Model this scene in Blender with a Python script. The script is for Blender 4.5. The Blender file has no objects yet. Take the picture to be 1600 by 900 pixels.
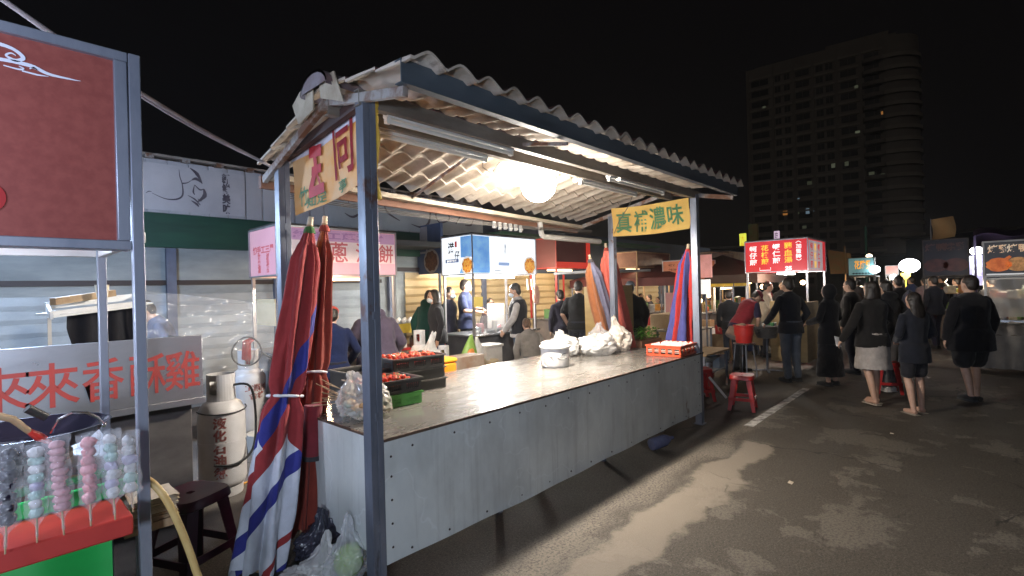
import bpy, bmesh, math, random
from mathutils import Vector, Matrix, Euler, noise as mnoise
rnd = random.Random(7)
C = bpy.context.scene.collection
scene = bpy.context.scene
V = Vector
PI = math.pi
R = math.radians

# ------------------------------------------------------------------ camera
CF, CYAW, CPIT, CROL, CH = 777.93, R(43.109), R(0.0744), R(-1.4698), 1.65
_F = V((math.cos(CYAW)*math.cos(CPIT), math.sin(CYAW)*math.cos(CPIT), math.sin(CPIT)))
_R0 = V((math.sin(CYAW), -math.cos(CYAW), 0))
_U0 = _R0.cross(_F)
_R = _R0*math.cos(CROL) + _U0*math.sin(CROL)
_U = _U0*math.cos(CROL) - _R0*math.sin(CROL)
cam = bpy.data.cameras.new('camera')
cam.sensor_width = 36.0
cam.lens = CF/1600*36.0
cam.clip_start = 0.05
cam.clip_end = 2000
camo = bpy.data.objects.new('camera', cam)
C.objects.link(camo)
m = Matrix.Identity(4)
for i in range(3):
    m[i][0], m[i][1], m[i][2] = _R[i], _U[i], -_F[i]
m[0][3], m[1][3], m[2][3] = 0, 0, CH
camo.matrix_world = m
scene.camera = camo

def at(px, py, X=None, Y=None, Z=None, D=None):
    """where the sight line through a photo pixel meets a known plane of the place"""
    d = _F + _R*((px-800)/CF) + _U*((450-py)/CF)
    if X is not None: t = X/d.x
    elif Y is not None: t = Y/d.y
    elif Z is not None: t = (Z-CH)/d.z
    else: t = D
    return V((0, 0, CH)) + d*t

# ------------------------------------------------------------------ materials
_mats = {}
def mat(name, c, c2=None, rough=.6, metal=0., scale=6., detail=6., bump=0., bscale=None, lo=.35, hi=.65,
        stretch=(1, 1, 1), emit=0., ecol=None, trans=0., alpha=1., coat=0., rvar=0., sheen=0., spec=None):
    if name in _mats: return _mats[name]
    M = bpy.data.materials.new(name); M.use_nodes = True
    nt = M.node_tree; N = nt.nodes; L = nt.links
    b = N['Principled BSDF']
    b.inputs['Roughness'].default_value = rough
    b.inputs['Metallic'].default_value = metal
    b.inputs['Base Color'].default_value = (*c, 1)
    if trans: b.inputs['Transmission Weight'].default_value = trans
    if alpha < 1: b.inputs['Alpha'].default_value = alpha
    if coat: b.inputs['Coat Weight'].default_value = coat
    if sheen: b.inputs['Sheen Weight'].default_value = sheen
    if spec is not None: b.inputs['Specular IOR Level'].default_value = spec
    if emit:
        b.inputs['Emission Color'].default_value = (*(ecol or c), 1)
        b.inputs['Emission Strength'].default_value = emit
    if c2 is not None or bump or rvar:
        tc = N.new('ShaderNodeTexCoord'); mp = N.new('ShaderNodeMapping')
        mp.inputs['Scale'].default_value = stretch
        L.new(tc.outputs['Object'], mp.inputs['Vector'])
        nz = N.new('ShaderNodeTexNoise'); nz.inputs['Scale'].default_value = scale
        nz.inputs['Detail'].default_value = detail; nz.inputs['Roughness'].default_value = .62
        L.new(mp.outputs['Vector'], nz.inputs['Vector'])
        if c2 is not None:
            mr = N.new('ShaderNodeMapRange'); mr.inputs['From Min'].default_value = lo; mr.inputs['From Max'].default_value = hi
            L.new(nz.outputs['Fac'], mr.inputs['Value'])
            mx = N.new('ShaderNodeMix'); mx.data_type = 'RGBA'
            mx.inputs['A'].default_value = (*c, 1); mx.inputs['B'].default_value = (*c2, 1)
            L.new(mr.outputs['Result'], mx.inputs['Factor'])
            L.new(mx.outputs['Result'], b.inputs['Base Color'])
            if emit: L.new(mx.outputs['Result'], b.inputs['Emission Color'])
        if rvar:
            r2 = N.new('ShaderNodeMapRange'); r2.inputs['To Min'].default_value = max(.02, rough-rvar); r2.inputs['To Max'].default_value = min(1, rough+rvar)
            r2.inputs['From Min'].default_value = .3; r2.inputs['From Max'].default_value = .7
            L.new(nz.outputs['Fac'], r2.inputs['Value']); L.new(r2.outputs['Result'], b.inputs['Roughness'])
        if bump:
            n2 = N.new('ShaderNodeTexNoise'); n2.inputs['Scale'].default_value = bscale or scale*3; n2.inputs['Detail'].default_value = 5
            L.new(mp.outputs['Vector'], n2.inputs['Vector'])
            bp = N.new('ShaderNodeBump'); bp.inputs['Strength'].default_value = bump; bp.inputs['Distance'].default_value = .01
            L.new(n2.outputs['Fac'], bp.inputs['Height']); L.new(bp.outputs['Normal'], b.inputs['Normal'])
    _mats[name] = M
    return M

def layer(M, c, scale=4., lo=.6, hi=.66, stretch=(1, 1, 1), amount=1., detail=8, rough=None):
    """one more coat over a material: stains, rust, dirt with an outline of their own"""
    nt = M.node_tree; N = nt.nodes; L = nt.links; b = N['Principled BSDF']; inp = b.inputs['Base Color']
    tc = N.new('ShaderNodeTexCoord'); mp = N.new('ShaderNodeMapping'); mp.inputs['Scale'].default_value = stretch; mp.inputs['Location'].default_value = (scale, lo*9, hi*7); L.new(tc.outputs['Object'], mp.inputs['Vector'])
    n = N.new('ShaderNodeTexNoise'); n.inputs['Scale'].default_value = scale; n.inputs['Detail'].default_value = detail; n.inputs['Roughness'].default_value = .65; L.new(mp.outputs['Vector'], n.inputs['Vector'])
    r = N.new('ShaderNodeMapRange'); r.inputs['From Min'].default_value = lo; r.inputs['From Max'].default_value = hi; r.inputs['To Max'].default_value = amount; L.new(n.outputs['Fac'], r.inputs['Value'])
    mx = N.new('ShaderNodeMix'); mx.data_type = 'RGBA'; L.new(r.outputs['Result'], mx.inputs['Factor'])
    if inp.is_linked: L.new(inp.links[0].from_socket, mx.inputs['A'])
    else: mx.inputs['A'].default_value = inp.default_value
    mx.inputs['B'].default_value = (*c, 1); L.new(mx.outputs['Result'], inp)
    return M

def cloth(c, k=''):
    nm = 'cloth_%d_%d_%d%s' % (c[0]*999, c[1]*999, c[2]*999, k)
    return mat(nm, c, tuple(x*.7 for x in c), rough=.88, scale=9, bump=.5, bscale=14, sheen=.15, spec=.2)

def glow(name, c, s): return mat(name, c, emit=s, rough=.5)

steel = mat('galvanised_steel', (.205, .225, .275), (.12, .135, .17), rough=.5, metal=.4, scale=5, stretch=(1, 1, .35), bump=.15, bscale=30, rvar=.12)
layer(steel, (.34, .36, .42), 3, .58, .70, (1, 1, .12), .5); layer(steel, (.13, .055, .03), 4, .585, .64, (1, 1, .6), .85); layer(steel, (.06, .05, .05), 9, .64, .70, (1, 1, .25), .7)
rusty = mat('rusty_steel', (.33, .31, .29), (.16, .075, .04), rough=.75, metal=.15, scale=5, lo=.42, hi=.56, bump=.3, bscale=25)
purlin_m = mat('purlin_grey', (.26, .235, .20), (.14, .115, .09), rough=.6, metal=.2, scale=6, stretch=(.3, 1, 1), bump=.2)
dark_steel = mat('dark_steel', (.10, .095, .09), (.05, .04, .035), rough=.6, metal=.3, scale=8, bump=.2)
stainless = mat('stainless', (.45, .46, .48), (.30, .31, .33), rough=.32, metal=.85, scale=3, stretch=(1, 1, 4), rvar=.12)
black_pl = mat('black_plastic', (.016, .016, .017), (.03, .028, .026), rough=.45, scale=12)
white_pl = mat('white_plastic', (.72, .72, .70), (.6, .59, .56), rough=.4, scale=5)
skin = mat('skin', (.52, .33, .24), (.46, .27, .19), rough=.55, scale=14, bump=.1)
hairm = mat('dark_hair', (.012, .010, .009), (.03, .022, .017), rough=.5, scale=40, stretch=(1, 1, .2), bump=.6, bscale=60)
wood = mat('raw_wood', (.42, .30, .17), (.30, .19, .10), rough=.7, scale=8, stretch=(1, 1, .2), bump=.2)
chrome = mat('chrome', (.7, .7, .72), rough=.15, metal=1)
red_pl = mat('red_plastic', (.42, .022, .02), (.30, .014, .014), rough=.38, scale=5)
card = mat('cardboard', (.38, .26, .15), (.30, .20, .11), rough=.85, scale=8)
bagm = mat('clear_bag', (.85, .86, .88), (.65, .66, .68), rough=.12, scale=5, alpha=.34, bump=.9, bscale=18, spec=.8)
bagw = mat('white_bag', (.80, .79, .77), (.62, .61, .59), rough=.22, scale=5, alpha=.66, bump=1., bscale=22, spec=.7)

# ------------------------------------------------------------------ mesh builder
def world_of(o):
    mt = Matrix.LocRotScale(o.location, o.rotation_euler, None)
    return world_of(o.parent) @ mt if o.parent else mt

class MB:
    def __init__(s): s.v = []; s.f = []; s.m = []
    def add(s, vs, fs, mi=0):
        n = len(s.v); s.v += [tuple(v) for v in vs]
        for f in fs: s.f.append([i+n for i in f]); s.m.append(mi)
        return s
    def box(s, c, d, mi=0, rot=None):
        x, y, z = d[0]/2, d[1]/2, d[2]/2
        vs = [V((a*x, b*y, e*z)) for a in (-1, 1) for b in (-1, 1) for e in (-1, 1)]
        if rot is not None: vs = [rot @ v for v in vs]
        vs = [v+V(c) for v in vs]
        return s.add(vs, [(0, 1, 3, 2), (4, 6, 7, 5), (0, 4, 5, 1), (2, 3, 7, 6), (0, 2, 6, 4), (1, 5, 7, 3)], mi)
    def bb(s, x0, x1, y0, y1, z0, z1, mi=0):
        return s.box(((x0+x1)/2, (y0+y1)/2, (z0+z1)/2), (x1-x0, y1-y0, z1-z0), mi)
    def bar(s, p0, p1, w, h, mi=0, up=(0, 0, 1)):
        p0, p1 = V(p0), V(p1); d = (p1-p0); l = d.length; d.normalize()
        u = V(up); r = d.cross(u)
        if r.length < 1e-4: r = d.cross(V((1, 0, 0)))
        r.normalize(); u = r.cross(d)
        M3 = Matrix((r, d, u)).transposed()
        return s.box((p0+p1)/2, (w, l, h), mi, M3)
    def tube(s, path, r, n=10, mi=0, cap=True, sq=None):
        P = [V(p) for p in path]; k = len(P)
        rr = r if isinstance(r, (list, tuple)) else [r]*k
        t0 = (P[1]-P[0]).normalized()
        a = V((0, 0, 1)) if abs(t0.z) < .9 else V((1, 0, 0))
        nx = t0.cross(a).normalized(); vs = []; fs = []
        for i in range(k):
            t = (P[min(i+1, k-1)]-P[max(i-1, 0)]).normalized()
            nx = (nx - t*nx.dot(t)).normalized(); ny = t.cross(nx)
            for j in range(n):
                g = 2*PI*j/n
                vs.append(P[i]+(nx*math.cos(g)+ny*math.sin(g))*rr[i])
        for i in range(k-1):
            for j in range(n):
                j2 = (j+1) % n
                fs.append((i*n+j, i*n+j2, (i+1)*n+j2, (i+1)*n+j))
        if cap:
            fs.append(tuple(range(n))[::-1]); fs.append(tuple((k-1)*n+j for j in range(n)))
        return s.add(vs, fs, mi)
    def cyl(s, p0, p1, r, n=16, mi=0): return s.tube([p0, p1], r, n, mi)
    def lathe(s, prof, c=(0, 0, 0), n=28, mi=0, rot=None, mfun=None):
        vs = []; k = len(prof); c = V(c)
        for r, z in prof:
            for j in range(n):
                g = 2*PI*j/n; v = V((r*math.cos(g), r*math.sin(g), z))
                vs.append((rot @ v if rot is not None else v)+c)
        n0 = len(s.v); s.v += [tuple(v) for v in vs]
        for i in range(k-1):
            for j in range(n):
                j2 = (j+1) % n
                s.f.append([n0+i*n+j, n0+i*n+j2, n0+(i+1)*n+j2, n0+(i+1)*n+j]); s.m.append(mfun(i) if mfun else mi)
        if prof[0][0] > 1e-5: s.f.append([n0+j for j in range(n)][::-1]); s.m.append(mi)
        if prof[-1][0] > 1e-5: s.f.append([n0+(k-1)*n+j for j in range(n)]); s.m.append(mi)
        return s
    def sph(s, c, r, nu=14, nv=9, mi=0, rot=None, wob=0., seed=0):
        if not isinstance(r, (list, tuple, Vector)): r = (r, r, r)
        c = V(c); vs = [V((0, 0, -1))]; fs = []
        for i in range(1, nv):
            p = -PI/2+PI*i/nv
            for j in range(nu):
                g = 2*PI*j/nu
                vs.append(V((math.cos(p)*math.cos(g), math.cos(p)*math.sin(g), math.sin(p))))
        vs.append(V((0, 0, 1))); o = []
        for v in vs:
            k = 1+(wob*mnoise.noise(v*1.7+V((seed*3.1, seed*1.7, 0))) if wob else 0)
            w = V((v.x*r[0]*k, v.y*r[1]*k, v.z*r[2]*k))
            o.append((rot @ w if rot is not None else w)+c)
        for j in range(nu): fs.append((0, 1+(j+1) % nu, 1+j))
        for i in range(nv-2):
            for j in range(nu):
                a = 1+i*nu+j; b = 1+i*nu+(j+1) % nu
                fs.append((a, b, b+nu, a+nu))
        l = len(vs)-1; a = 1+(nv-2)*nu
        for j in range(nu): fs.append((a+j, a+(j+1) % nu, l))
        return s.add(o, fs, mi)
    def loft(s, rings, n=18, mi=0):
        """rings: (centre, rx, ry, axis matrix or None)"""
        vs = []; fs = []; k = len(rings)
        for c, rx, ry, ro in rings:
            for j in range(n):
                g = 2*PI*j/n; w = V((rx*math.cos(g), ry*math.sin(g), 0))
                vs.append((ro @ w if ro is not None else w)+V(c))
        for i in range(k-1):
            for j in range(n):
                j2 = (j+1) % n; fs.append((i*n+j, i*n+j2, (i+1)*n+j2, (i+1)*n+j))
        fs.append(tuple(range(n))[::-1]); fs.append(tuple((k-1)*n+j for j in range(n)))
        return s.add(vs, fs, mi)
    def grid(s, fun, nu, nv, mi=0, mfun=None, closeu=False):
        n0 = len(s.v)
        for i in range(nu+1):
            for j in range(nv+1): s.v.append(tuple(fun(i/nu, j/nv)))
        for i in range(nu):
            for j in range(nv):
                a = n0+i*(nv+1)+j
                s.f.append([a, a+nv+1, a+nv+2, a+1]); s.m.append(mfun(i/nu, j/nv) if mfun else mi)
        return s
    def prism(s, pts, o, u, w, th, mi=0):
        """flat outline pts (2D) in frame o,u,w given thickness th along u x w"""
        o, u, w = V(o), V(u), V(w); nn = u.cross(w).normalized(); k = len(pts)
        a = [o+u*p[0]+w*p[1]+nn*th for p in pts]; b = [o+u*p[0]+w*p[1] for p in pts]
        fs = [tuple(range(k)), tuple(range(2*k-1, k-1, -1))]
        for i in range(k): fs.append((i, i+k, (i+1) % k+k, (i+1) % k))
        return s.add(a+b, fs, mi)
    def ribbon(s, pts, ws, o, u, w, th=.002, mi=0):
        """brush stroke: 2D path with widths in frame o,u,w"""
        k = len(pts); L_ = []; R_ = []
        for i in range(k):
            a = V(pts[max(i-1, 0)]); b = V(pts[min(i+1, k-1)]); d = (b-a).normalized(); n = V((-d.y, d.x)); p = V(pts[i])
            h = (ws[i] if isinstance(ws, (list, tuple)) else ws)/2
            L_.append(p+n*h); R_.append(p-n*h)
        o, u, w = V(o), V(u), V(w); nn = u.cross(w).normalized()
        vs = []
        for q in (0, th):
            for p in L_+R_: vs.append(o+u*p.x+w*p.y+nn*q)
        fs = []
        for i in range(k-1):
            fs.append((2*k+i, 3*k+i, 3*k+i+1, 2*k+i+1))
        return s.add(vs, fs, mi)
    def build(s, name, mats, parent=None, smooth=40, bevel=0., world=True):
        me = bpy.data.meshes.new(name)
        vs = s.v
        if parent is not None and world:
            inv = world_of(parent).inverted(); vs = [inv @ V(v) for v in s.v]
        me.from_pydata([tuple(v) for v in vs], [], s.f)
        ml = mats if isinstance(mats, (list, tuple)) else [mats]
        for q in ml: me.materials.append(q)
        if len(ml) > 1: me.polygons.foreach_set('material_index', s.m)
        bm = bmesh.new(); bm.from_mesh(me); bmesh.ops.recalc_face_normals(bm, faces=bm.faces); bm.to_mesh(me); bm.free()
        if smooth:
            me.polygons.foreach_set('use_smooth', [True]*len(me.polygons)); me.set_sharp_from_angle(angle=R(smooth))
        o = bpy.data.objects.new(name, me); C.objects.link(o)
        if parent is not None: o.parent = parent
        if bevel:
            bv = o.modifiers.new('bevel', 'BEVEL'); bv.width = bevel; bv.segments = 2; bv.limit_method = 'ANGLE'; bv.angle_limit = R(50)
        return o

def tag(o, label=None, cat=None, group=None, kind=None):
    if label: o['label'] = label
    if cat: o['category'] = cat
    if group: o['group'] = group
    if kind: o['kind'] = kind
    return o
def thing(name, label, cat, loc=(0, 0, 0), rz=0., group=None):
    o = bpy.data.objects.new(name, None); C.objects.link(o)
    o.location = loc; o.rotation_euler = (0, 0, rz); o.empty_display_size = .1
    return tag(o, label, cat, group)
def dup(root, loc, rz, label=None):
    r = root.copy(); C.objects.link(r); r.location = loc; r.rotation_euler = (0, 0, rz)
    if label: r['label'] = label
    for ch in list(root.children):
        c = ch.copy(); C.objects.link(c); c.parent = r
        for g in ch.children:
            d = g.copy(); C.objects.link(d); d.parent = c
    return r
def solo(mb, name, mats, label, cat, loc, group=None, **k):
    """a thing that is one mesh, with its origin at its base"""
    l = V(loc); mb.v = [tuple(V(v)-l) for v in mb.v]
    o = mb.build(name, mats, None, **k); o.location = l
    return tag(o, label, cat, group)

workshop = bpy.data.scenes.new('workshop')   # shapes are worked out here, then linked into the real scene
def _dg():
    with bpy.context.temp_override(scene=workshop, view_layer=workshop.view_layers[0]):
        d = bpy.context.evaluated_depsgraph_get(); d.update()
        return d
def text_mesh(s, size, offset=0., extrude=.0008, spacing=1., line=1.):
    cu = bpy.data.curves.new('t', 'FONT'); cu.body = s; cu.size = size; cu.offset = offset; cu.extrude = extrude
    cu.align_x = 'CENTER'; cu.align_y = 'CENTER'; cu.space_character = spacing; cu.space_line = line; cu.resolution_u = 3
    o = bpy.data.objects.new('t', cu); workshop.collection.objects.link(o)
    dg = _dg()
    me = bpy.data.meshes.new_from_object(o.evaluated_get(dg))
    vs = [v.co.copy() for v in me.vertices]; fs = [tuple(p.vertices) for p in me.polygons]
    bpy.data.objects.remove(o); bpy.data.curves.remove(cu); bpy.data.meshes.remove(me)
    return vs, fs
def text(mb, s, o, u, w, size, offset=0., mi=0, extrude=.0008, spacing=1., line=1., fit=None, shear=0., hand=0.):
    """lettering s centred at o in the plane of u (right) and w (up); fit=(width,height) stretches it to that size"""
    vs, fs = text_mesh(s, size, offset, extrude, spacing, line)
    if not vs: return mb
    x0 = min(v.x for v in vs); x1 = max(v.x for v in vs); y0 = min(v.y for v in vs); y1 = max(v.y for v in vs)
    sx = sy = 1.
    if fit:
        sx = fit[0]/(x1-x0); sy = fit[1]/(y1-y0)
    o, u, w = V(o), V(u).normalized(), V(w).normalized(); nn = u.cross(w)
    out = []
    for v in vs:
        x = (v.x-(x0+x1)/2)*sx; y = (v.y-(y0+y1)/2)*sy
        if hand:
            q = mnoise.noise_vector(V((x*9/size*.1, y*9/size*.1, 3.3)))
            x += q.x*hand; y += q.y*hand
        out.append(o+u*(x+shear*y)+w*y+nn*v.z)
    return mb.add(out, fs, mi)

def lamp(name, loc, power, col=(1, 1, 1), r=.06, label='lamp'):
    l = bpy.data.lights.new(name, 'POINT'); l.energy = power; l.color = col; l.shadow_soft_size = r
    o = bpy.data.objects.new(name, l); C.objects.link(o); o.location = loc
    return o
VOX = 1.
# ------------------------------------------------------------------ people
def remesh_obj(mb, name, m_, parent, vox, smooth_it=3, disp=0.):
    me = bpy.data.meshes.new(name); me.from_pydata(mb.v, [], mb.f)
    bm = bmesh.new(); bm.from_mesh(me); bmesh.ops.recalc_face_normals(bm, faces=bm.faces); bm.to_mesh(me); bm.free()
    o = bpy.data.objects.new(name, me); workshop.collection.objects.link(o)
    rm = o.modifiers.new('r', 'REMESH'); rm.mode = 'VOXEL'; rm.voxel_size = vox; rm.use_smooth_shade = True
    if smooth_it:
        sm = o.modifiers.new('s', 'SMOOTH'); sm.factor = .5; sm.iterations = smooth_it
    dg = _dg()
    m2 = bpy.data.meshes.new_from_object(o.evaluated_get(dg)); m2.name = name
    o.modifiers.clear(); o.data = m2; workshop.collection.objects.unlink(o); C.objects.link(o); bpy.data.meshes.remove(me)
    m2.materials.clear(); m2.materials.append(m_)
    if disp:
        for v in m2.vertices:
            q = mnoise.noise(v.co*9)*disp + mnoise.noise(v.co*23)*disp*.5
            v.co += v.normal*q
    m2.polygons.foreach_set('use_smooth', [True]*len(m2.polygons))
    o.name = name
    o.parent = parent
    return o

def limb(mb, pts, rs, n=12):
    """tapered limb with round ends, subdivided smoothly"""
    P = [V(p) for p in pts]; out = []; ro = []
    for i in range(len(P)-1):
        for k in range(4):
            t = k/4; out.append(P[i].lerp(P[i+1], t)); ro.append(rs[i]*(1-t)+rs[i+1]*t)
    out.append(P[-1]); ro.append(rs[-1])
    mb.tube(out, ro, n)
    for p, r in zip(P, rs): mb.sph(p, r*.995, 10, 7)

def hand(mb, wr, d, side, up, s=1., curl=.5):
    """palm, four unequal bent fingers and a thumb; wr wrist, d pointing direction, side = thumb side, up = back of hand"""
    d = V(d).normalized(); side = V(side); side = (side-d*side.dot(d)).normalized(); up = d.cross(side)
    Mx = Matrix((side, d, up)).transposed()
    mb.sph(V(wr)+d*.045*s, (.040*s, .052*s, .017*s), 12, 8, rot=Mx)
    for k, (o, l) in enumerate(((.030, .072), (.011, .080), (-.010, .074), (-.029, .058))):
        b = V(wr)+d*.082*s+side*o*s
        a1 = (d*math.cos(curl*.6)-up*math.sin(curl*.6)); a2 = (d*math.cos(curl*1.5)-up*math.sin(curl*1.5))
        p1 = b+a1*l*.5*s; p2 = p1+a2*l*.5*s
        mb.tube([b-d*.02*s, b, p1, p2], [.0095*s, .0095*s, .009*s, .0075*s], 7)
    b = V(wr)+d*.03*s+side*.034*s
    p1 = b+(side*.75+d*.65)*.034*s; p2 = p1+(d*.95-up*.35)*.032*s
    mb.tube([b-side*.02*s, b, p1, p2], [.012*s, .012*s, .010*s, .008*s], 7)

def person(label, x, y, H=1.7, face=90, lean=0., girth=1., top=(.02, .02, .022), sleeve='long', hem=.80, bottom=('trousers', (.03, .035, .05)),
           hair='short', hairc=None, cap=None, hood=False, mask=False, vest=None, apron=None, arms=None, stride=.0, seated=None, z=0., fine=False,
           shoes=(.03, .03, .03), headpitch=0., headyaw=0., group=None, bare_feet=False, puffy=0.):
    root = thing('person', label, 'person', (x, y, z), R(face-90), group)
    S = H/1.7; vox = (.0115 if fine else .020)*VOX
    hipz = .91
    lr = R(lean)
    dz = 0.
    if seated is not None: dz = seated/S+.09-hipz
    Rl = Matrix.Rotation(-lr, 3, 'X')
    def T(p):   # torso frame -> local
        p = V(p); q = Rl @ (p-V((0, 0, .92)))+V((0, 0, .92))
        return (q+V((0, 0, dz)))*S
    def Lg(p): return (V(p)+V((0, 0, dz)))*S
    hp = Matrix.Rotation(R(headyaw), 3, 'Z') @ Matrix.Rotation(-R(headpitch), 3, 'X')
    nk = V((0, -.005, 1.47))
    def Hd(p): return T(hp @ (V(p)-nk)+nk)
    RH = Rl @ hp
    g = girth
    rings = [(.84, .125, .095, 0), (.91, .165, .118, -.01), (.99, .155, .108, 0), (1.08, .142, .10, .005), (1.2, .158, .113, .005), (1.31, .176, .113, 0), (1.385, .165, .092, -.01), (1.435, .105, .07, -.01), (1.465, .058, .056, -.008)]
    def gz(zz): return g if zz < 1.1 else 1+(g-1)*max(.35, 1-(zz-1.1)*2.4)
    ga = 1+(g-1)*.55
    def torso(mb, inf, z0=.8, z1=2.):
        rr = [(T((0, yo, zz)), (rx*gz(zz)+inf)*S, (ry*g+inf)*S, Rl) for zz, rx, ry, yo in rings if z0 <= zz <= z1]
        mb.loft(rr, 20)
    if arms is None: arms = [((-.25, -.04, 1.13), (-.25, .05, .88)), ((.25, -.04, 1.13), (.25, .05, .88))]
    AR = []
    for sgn, (e, w) in zip((-1, 1), arms):
        sh = V((sgn*.172*(1+(g-1)*.45), -.01, 1.365))
        e, w = V(e), V(w)
        if abs(e.x) < .3: e.x *= (1+(g-1)*.62)
        AR.append((T(sh), T(e), T(w), sgn))
    if seated is None:
        LG = []
        for sgn in (-1, 1):
            s_ = stride*sgn
            LG.append((Lg((sgn*.088*g, 0, .90)), Lg((sgn*.092, .02+s_*.55+(.03 if s_ < 0 else 0), .49)), Lg((sgn*.095, -.02+s_, .085+(.03 if s_ < -.05 else 0))), sgn, s_))
    else:
        LG = [(Lg((s*.09, 0, .90)), Lg((s*.13, .42, .88)), Lg((s*.13, .40, .90-seated/S-.02+.0)), s, 0) for s in (-1, 1)]
    # body: one continuous surface
    b = MB(); torso(b, 0)
    b.tube([T((0, -.012, 1.40)), Hd((0, 0, 1.54))], .056*S, 12)
    b.sph(Hd((0, .012, 1.595)), (.074*S, .094*S, .108*S), 18, 12, rot=RH)
    b.sph(Hd((0, .040, 1.535)), (.054*S, .062*S, .058*S), 14, 9, rot=RH)
    b.sph(Hd((0, .108, 1.572)), (.014*S, .018*S, .022*S), 8, 6, rot=RH)
    b.sph(Hd((0, .096, 1.533)), (.024*S, .012*S, .009*S), 8, 6, rot=RH)
    for s in (-1, 1): b.sph(Hd((s*.076, -.002, 1.58)), (.010*S, .020*S, .032*S), 8, 6, rot=RH)
    for sh, e, w, sgn in AR:
        limb(b, [sh, e, w], [.046*S*ga, .040*S*ga, .028*S])
        d = (w-e).normalized()
        tside = V((-sgn*.5, .86, 0)) if abs(d.z) > .6 else V((-sgn, 0, .4))
        if (d.cross((tside-d*tside.dot(d)))).dot(V((sgn, 0, 0)) if abs(d.z) > .6 else V((0, 0, 1))) < 0: cu = -.55
        else: cu = .55
        hand(b, w, d, tside, None, S*1.0, cu)
    for h_, k_, a_, sgn, s_ in LG:
        limb(b, [h_, k_, k_.lerp(a_, .3)+V((0, -.012*S, 0)), a_], [.078*S*g, .050*S, .051*S, .034*S])
        toe = a_+V((0, .155*S, -.052*S)); heel = a_+V((0, -.045*S, -.045*S))
        b.tube([heel, a_+V((0, .03*S, -.04*S)), a_+V((0, .10*S, -.052*S)), toe], [.030*S, .036*S, .036*S, .026*S], 10)
    remesh_obj(b, 'body', skin, root, vox*S, 2)
    if not mask:
        pass
    for s in (-1, 1):
        em = MB(); em.sph(Hd((s*.031, .092, 1.597)), .0115*S, 8, 6)
        em.build('eye', mat('eye_dark', (.02, .015, .012), rough=.2), root, world=False)
    # top
    tp = MB(); inf = .018+.03*puffy
    rr = [(T((0, yo, zz)), (rx*gz(zz)+inf)*S, (ry*g+inf)*S, Rl) for zz, rx, ry, yo in rings if zz >= .99]
    lowr = []
    if hem < .99:
        for zz in (hem, (hem+.97)/2, .95):
            q = .175+(.97-zz)*.06
            lowr.append((Lg((0, 0, zz)) if lean < 25 else T((0, 0, zz)), (q*g+inf)*S, (.125*g+.0+inf+(.97-zz)*.05)*S, Rl if lean >= 25 else None))
    tp.loft(lowr+rr, 22)
    tp.tube([T((0, -.012, 1.42)), T((0, -.008, 1.485))], [.085*S, .068*S], 14)
    for sh, e, w, sgn in AR:
        if sleeve == 'long': limb(tp, [sh, e, w+(e-w)*.06], [(.048*ga+inf*.5)*S, (.046*ga+inf*.6)*S, (.038+inf*.5)*S])
        elif sleeve == 'short': limb(tp, [sh, sh.lerp(e, .75)], [(.052*ga+inf*.5)*S, (.055*ga+inf*.6)*S])
        else: tp.sph(sh, (.06*g+inf*.5)*S)
    if hood: tp.sph(Hd((0, -.02, 1.59)) if hood == 'up' else T((0, -.095, 1.47)), ((.105*S, .115*S, .135*S) if hood == 'up' else (.12*S, .07*S, .075*S)), 16, 10, rot=RH)
    garment = 'jacket' if sleeve == 'long' else 'shirt'
    remesh_obj(tp, garment, cloth(top), root, vox*1.15*S, 3, .006+.006*puffy)
    if vest:
        vm = MB(); vm.loft([(T((0, yo, zz)), (rx*g+.036)*S, (ry*g+.036)*S, Rl) for zz, rx, ry, yo in [(.86, .17, .12, 0)]+rings[2:8]], 22)
        for sh, e, w, sgn in AR: vm.sph(sh+V((-sgn*.02*S, 0, 0)), (.07*g)*S)
        remesh_obj(vm, 'vest', cloth(vest), root, vox*1.15*S, 3, .006)
    if apron:
        am = MB(); am.loft([(T((0, .02, zz)), (rx)*S, (.115*g+.03)*S, Rl) for zz, rx in ((.62, .19), (.8, .195), (1.0, .18), (1.12, .17))], 20)
        remesh_obj(am, 'apron', cloth(apron), root, vox*1.15*S, 3, .005)
    # bottom
    kind, bc = bottom
    bt = MB()
    if kind in ('trousers', 'shorts', 'jeans'):
        bt.loft([(Lg((0, -.005, zz)), (rx*g+.014)*S, (ry*g+.014)*S, None) for zz, rx, ry in ((.82, .13, .10), (.88, .165, .12), (.95, .162, .115), (1.01, .150, .108))], 20)
        for h_, k_, a_, sgn, s_ in LG:
            if kind == 'shorts': limb(bt, [h_, h_.lerp(k_, .8)], [.098*S*g, .085*S*g])
            else: limb(bt, [h_, k_, a_+V((0, 0, .01*S))], [.095*S*g, .070*S*g, .058*S])
        remesh_obj(bt, 'trousers' if kind != 'shorts' else 'shorts', cloth(bc), root, vox*1.15*S, 3, .008)
    elif kind in ('skirt', 'coat'):
        hz = .50 if kind == 'skirt' else .16
        rr = []
        for t in (0, .2, .4, .6, .8, 1):
            zz = hz+(1.0-hz)*t; q = .165+(1-t)*(.03 if kind == 'skirt' else .07)
            rr.append((Lg((0, 0, zz)), q*g*S, (.125+(1-t)*.06)*g*S, None))
        bt.loft(rr, 24); remesh_obj(bt, 'skirt' if kind == 'skirt' else 'long_coat', cloth(bc), root, vox*1.15*S, 3, .012)
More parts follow.
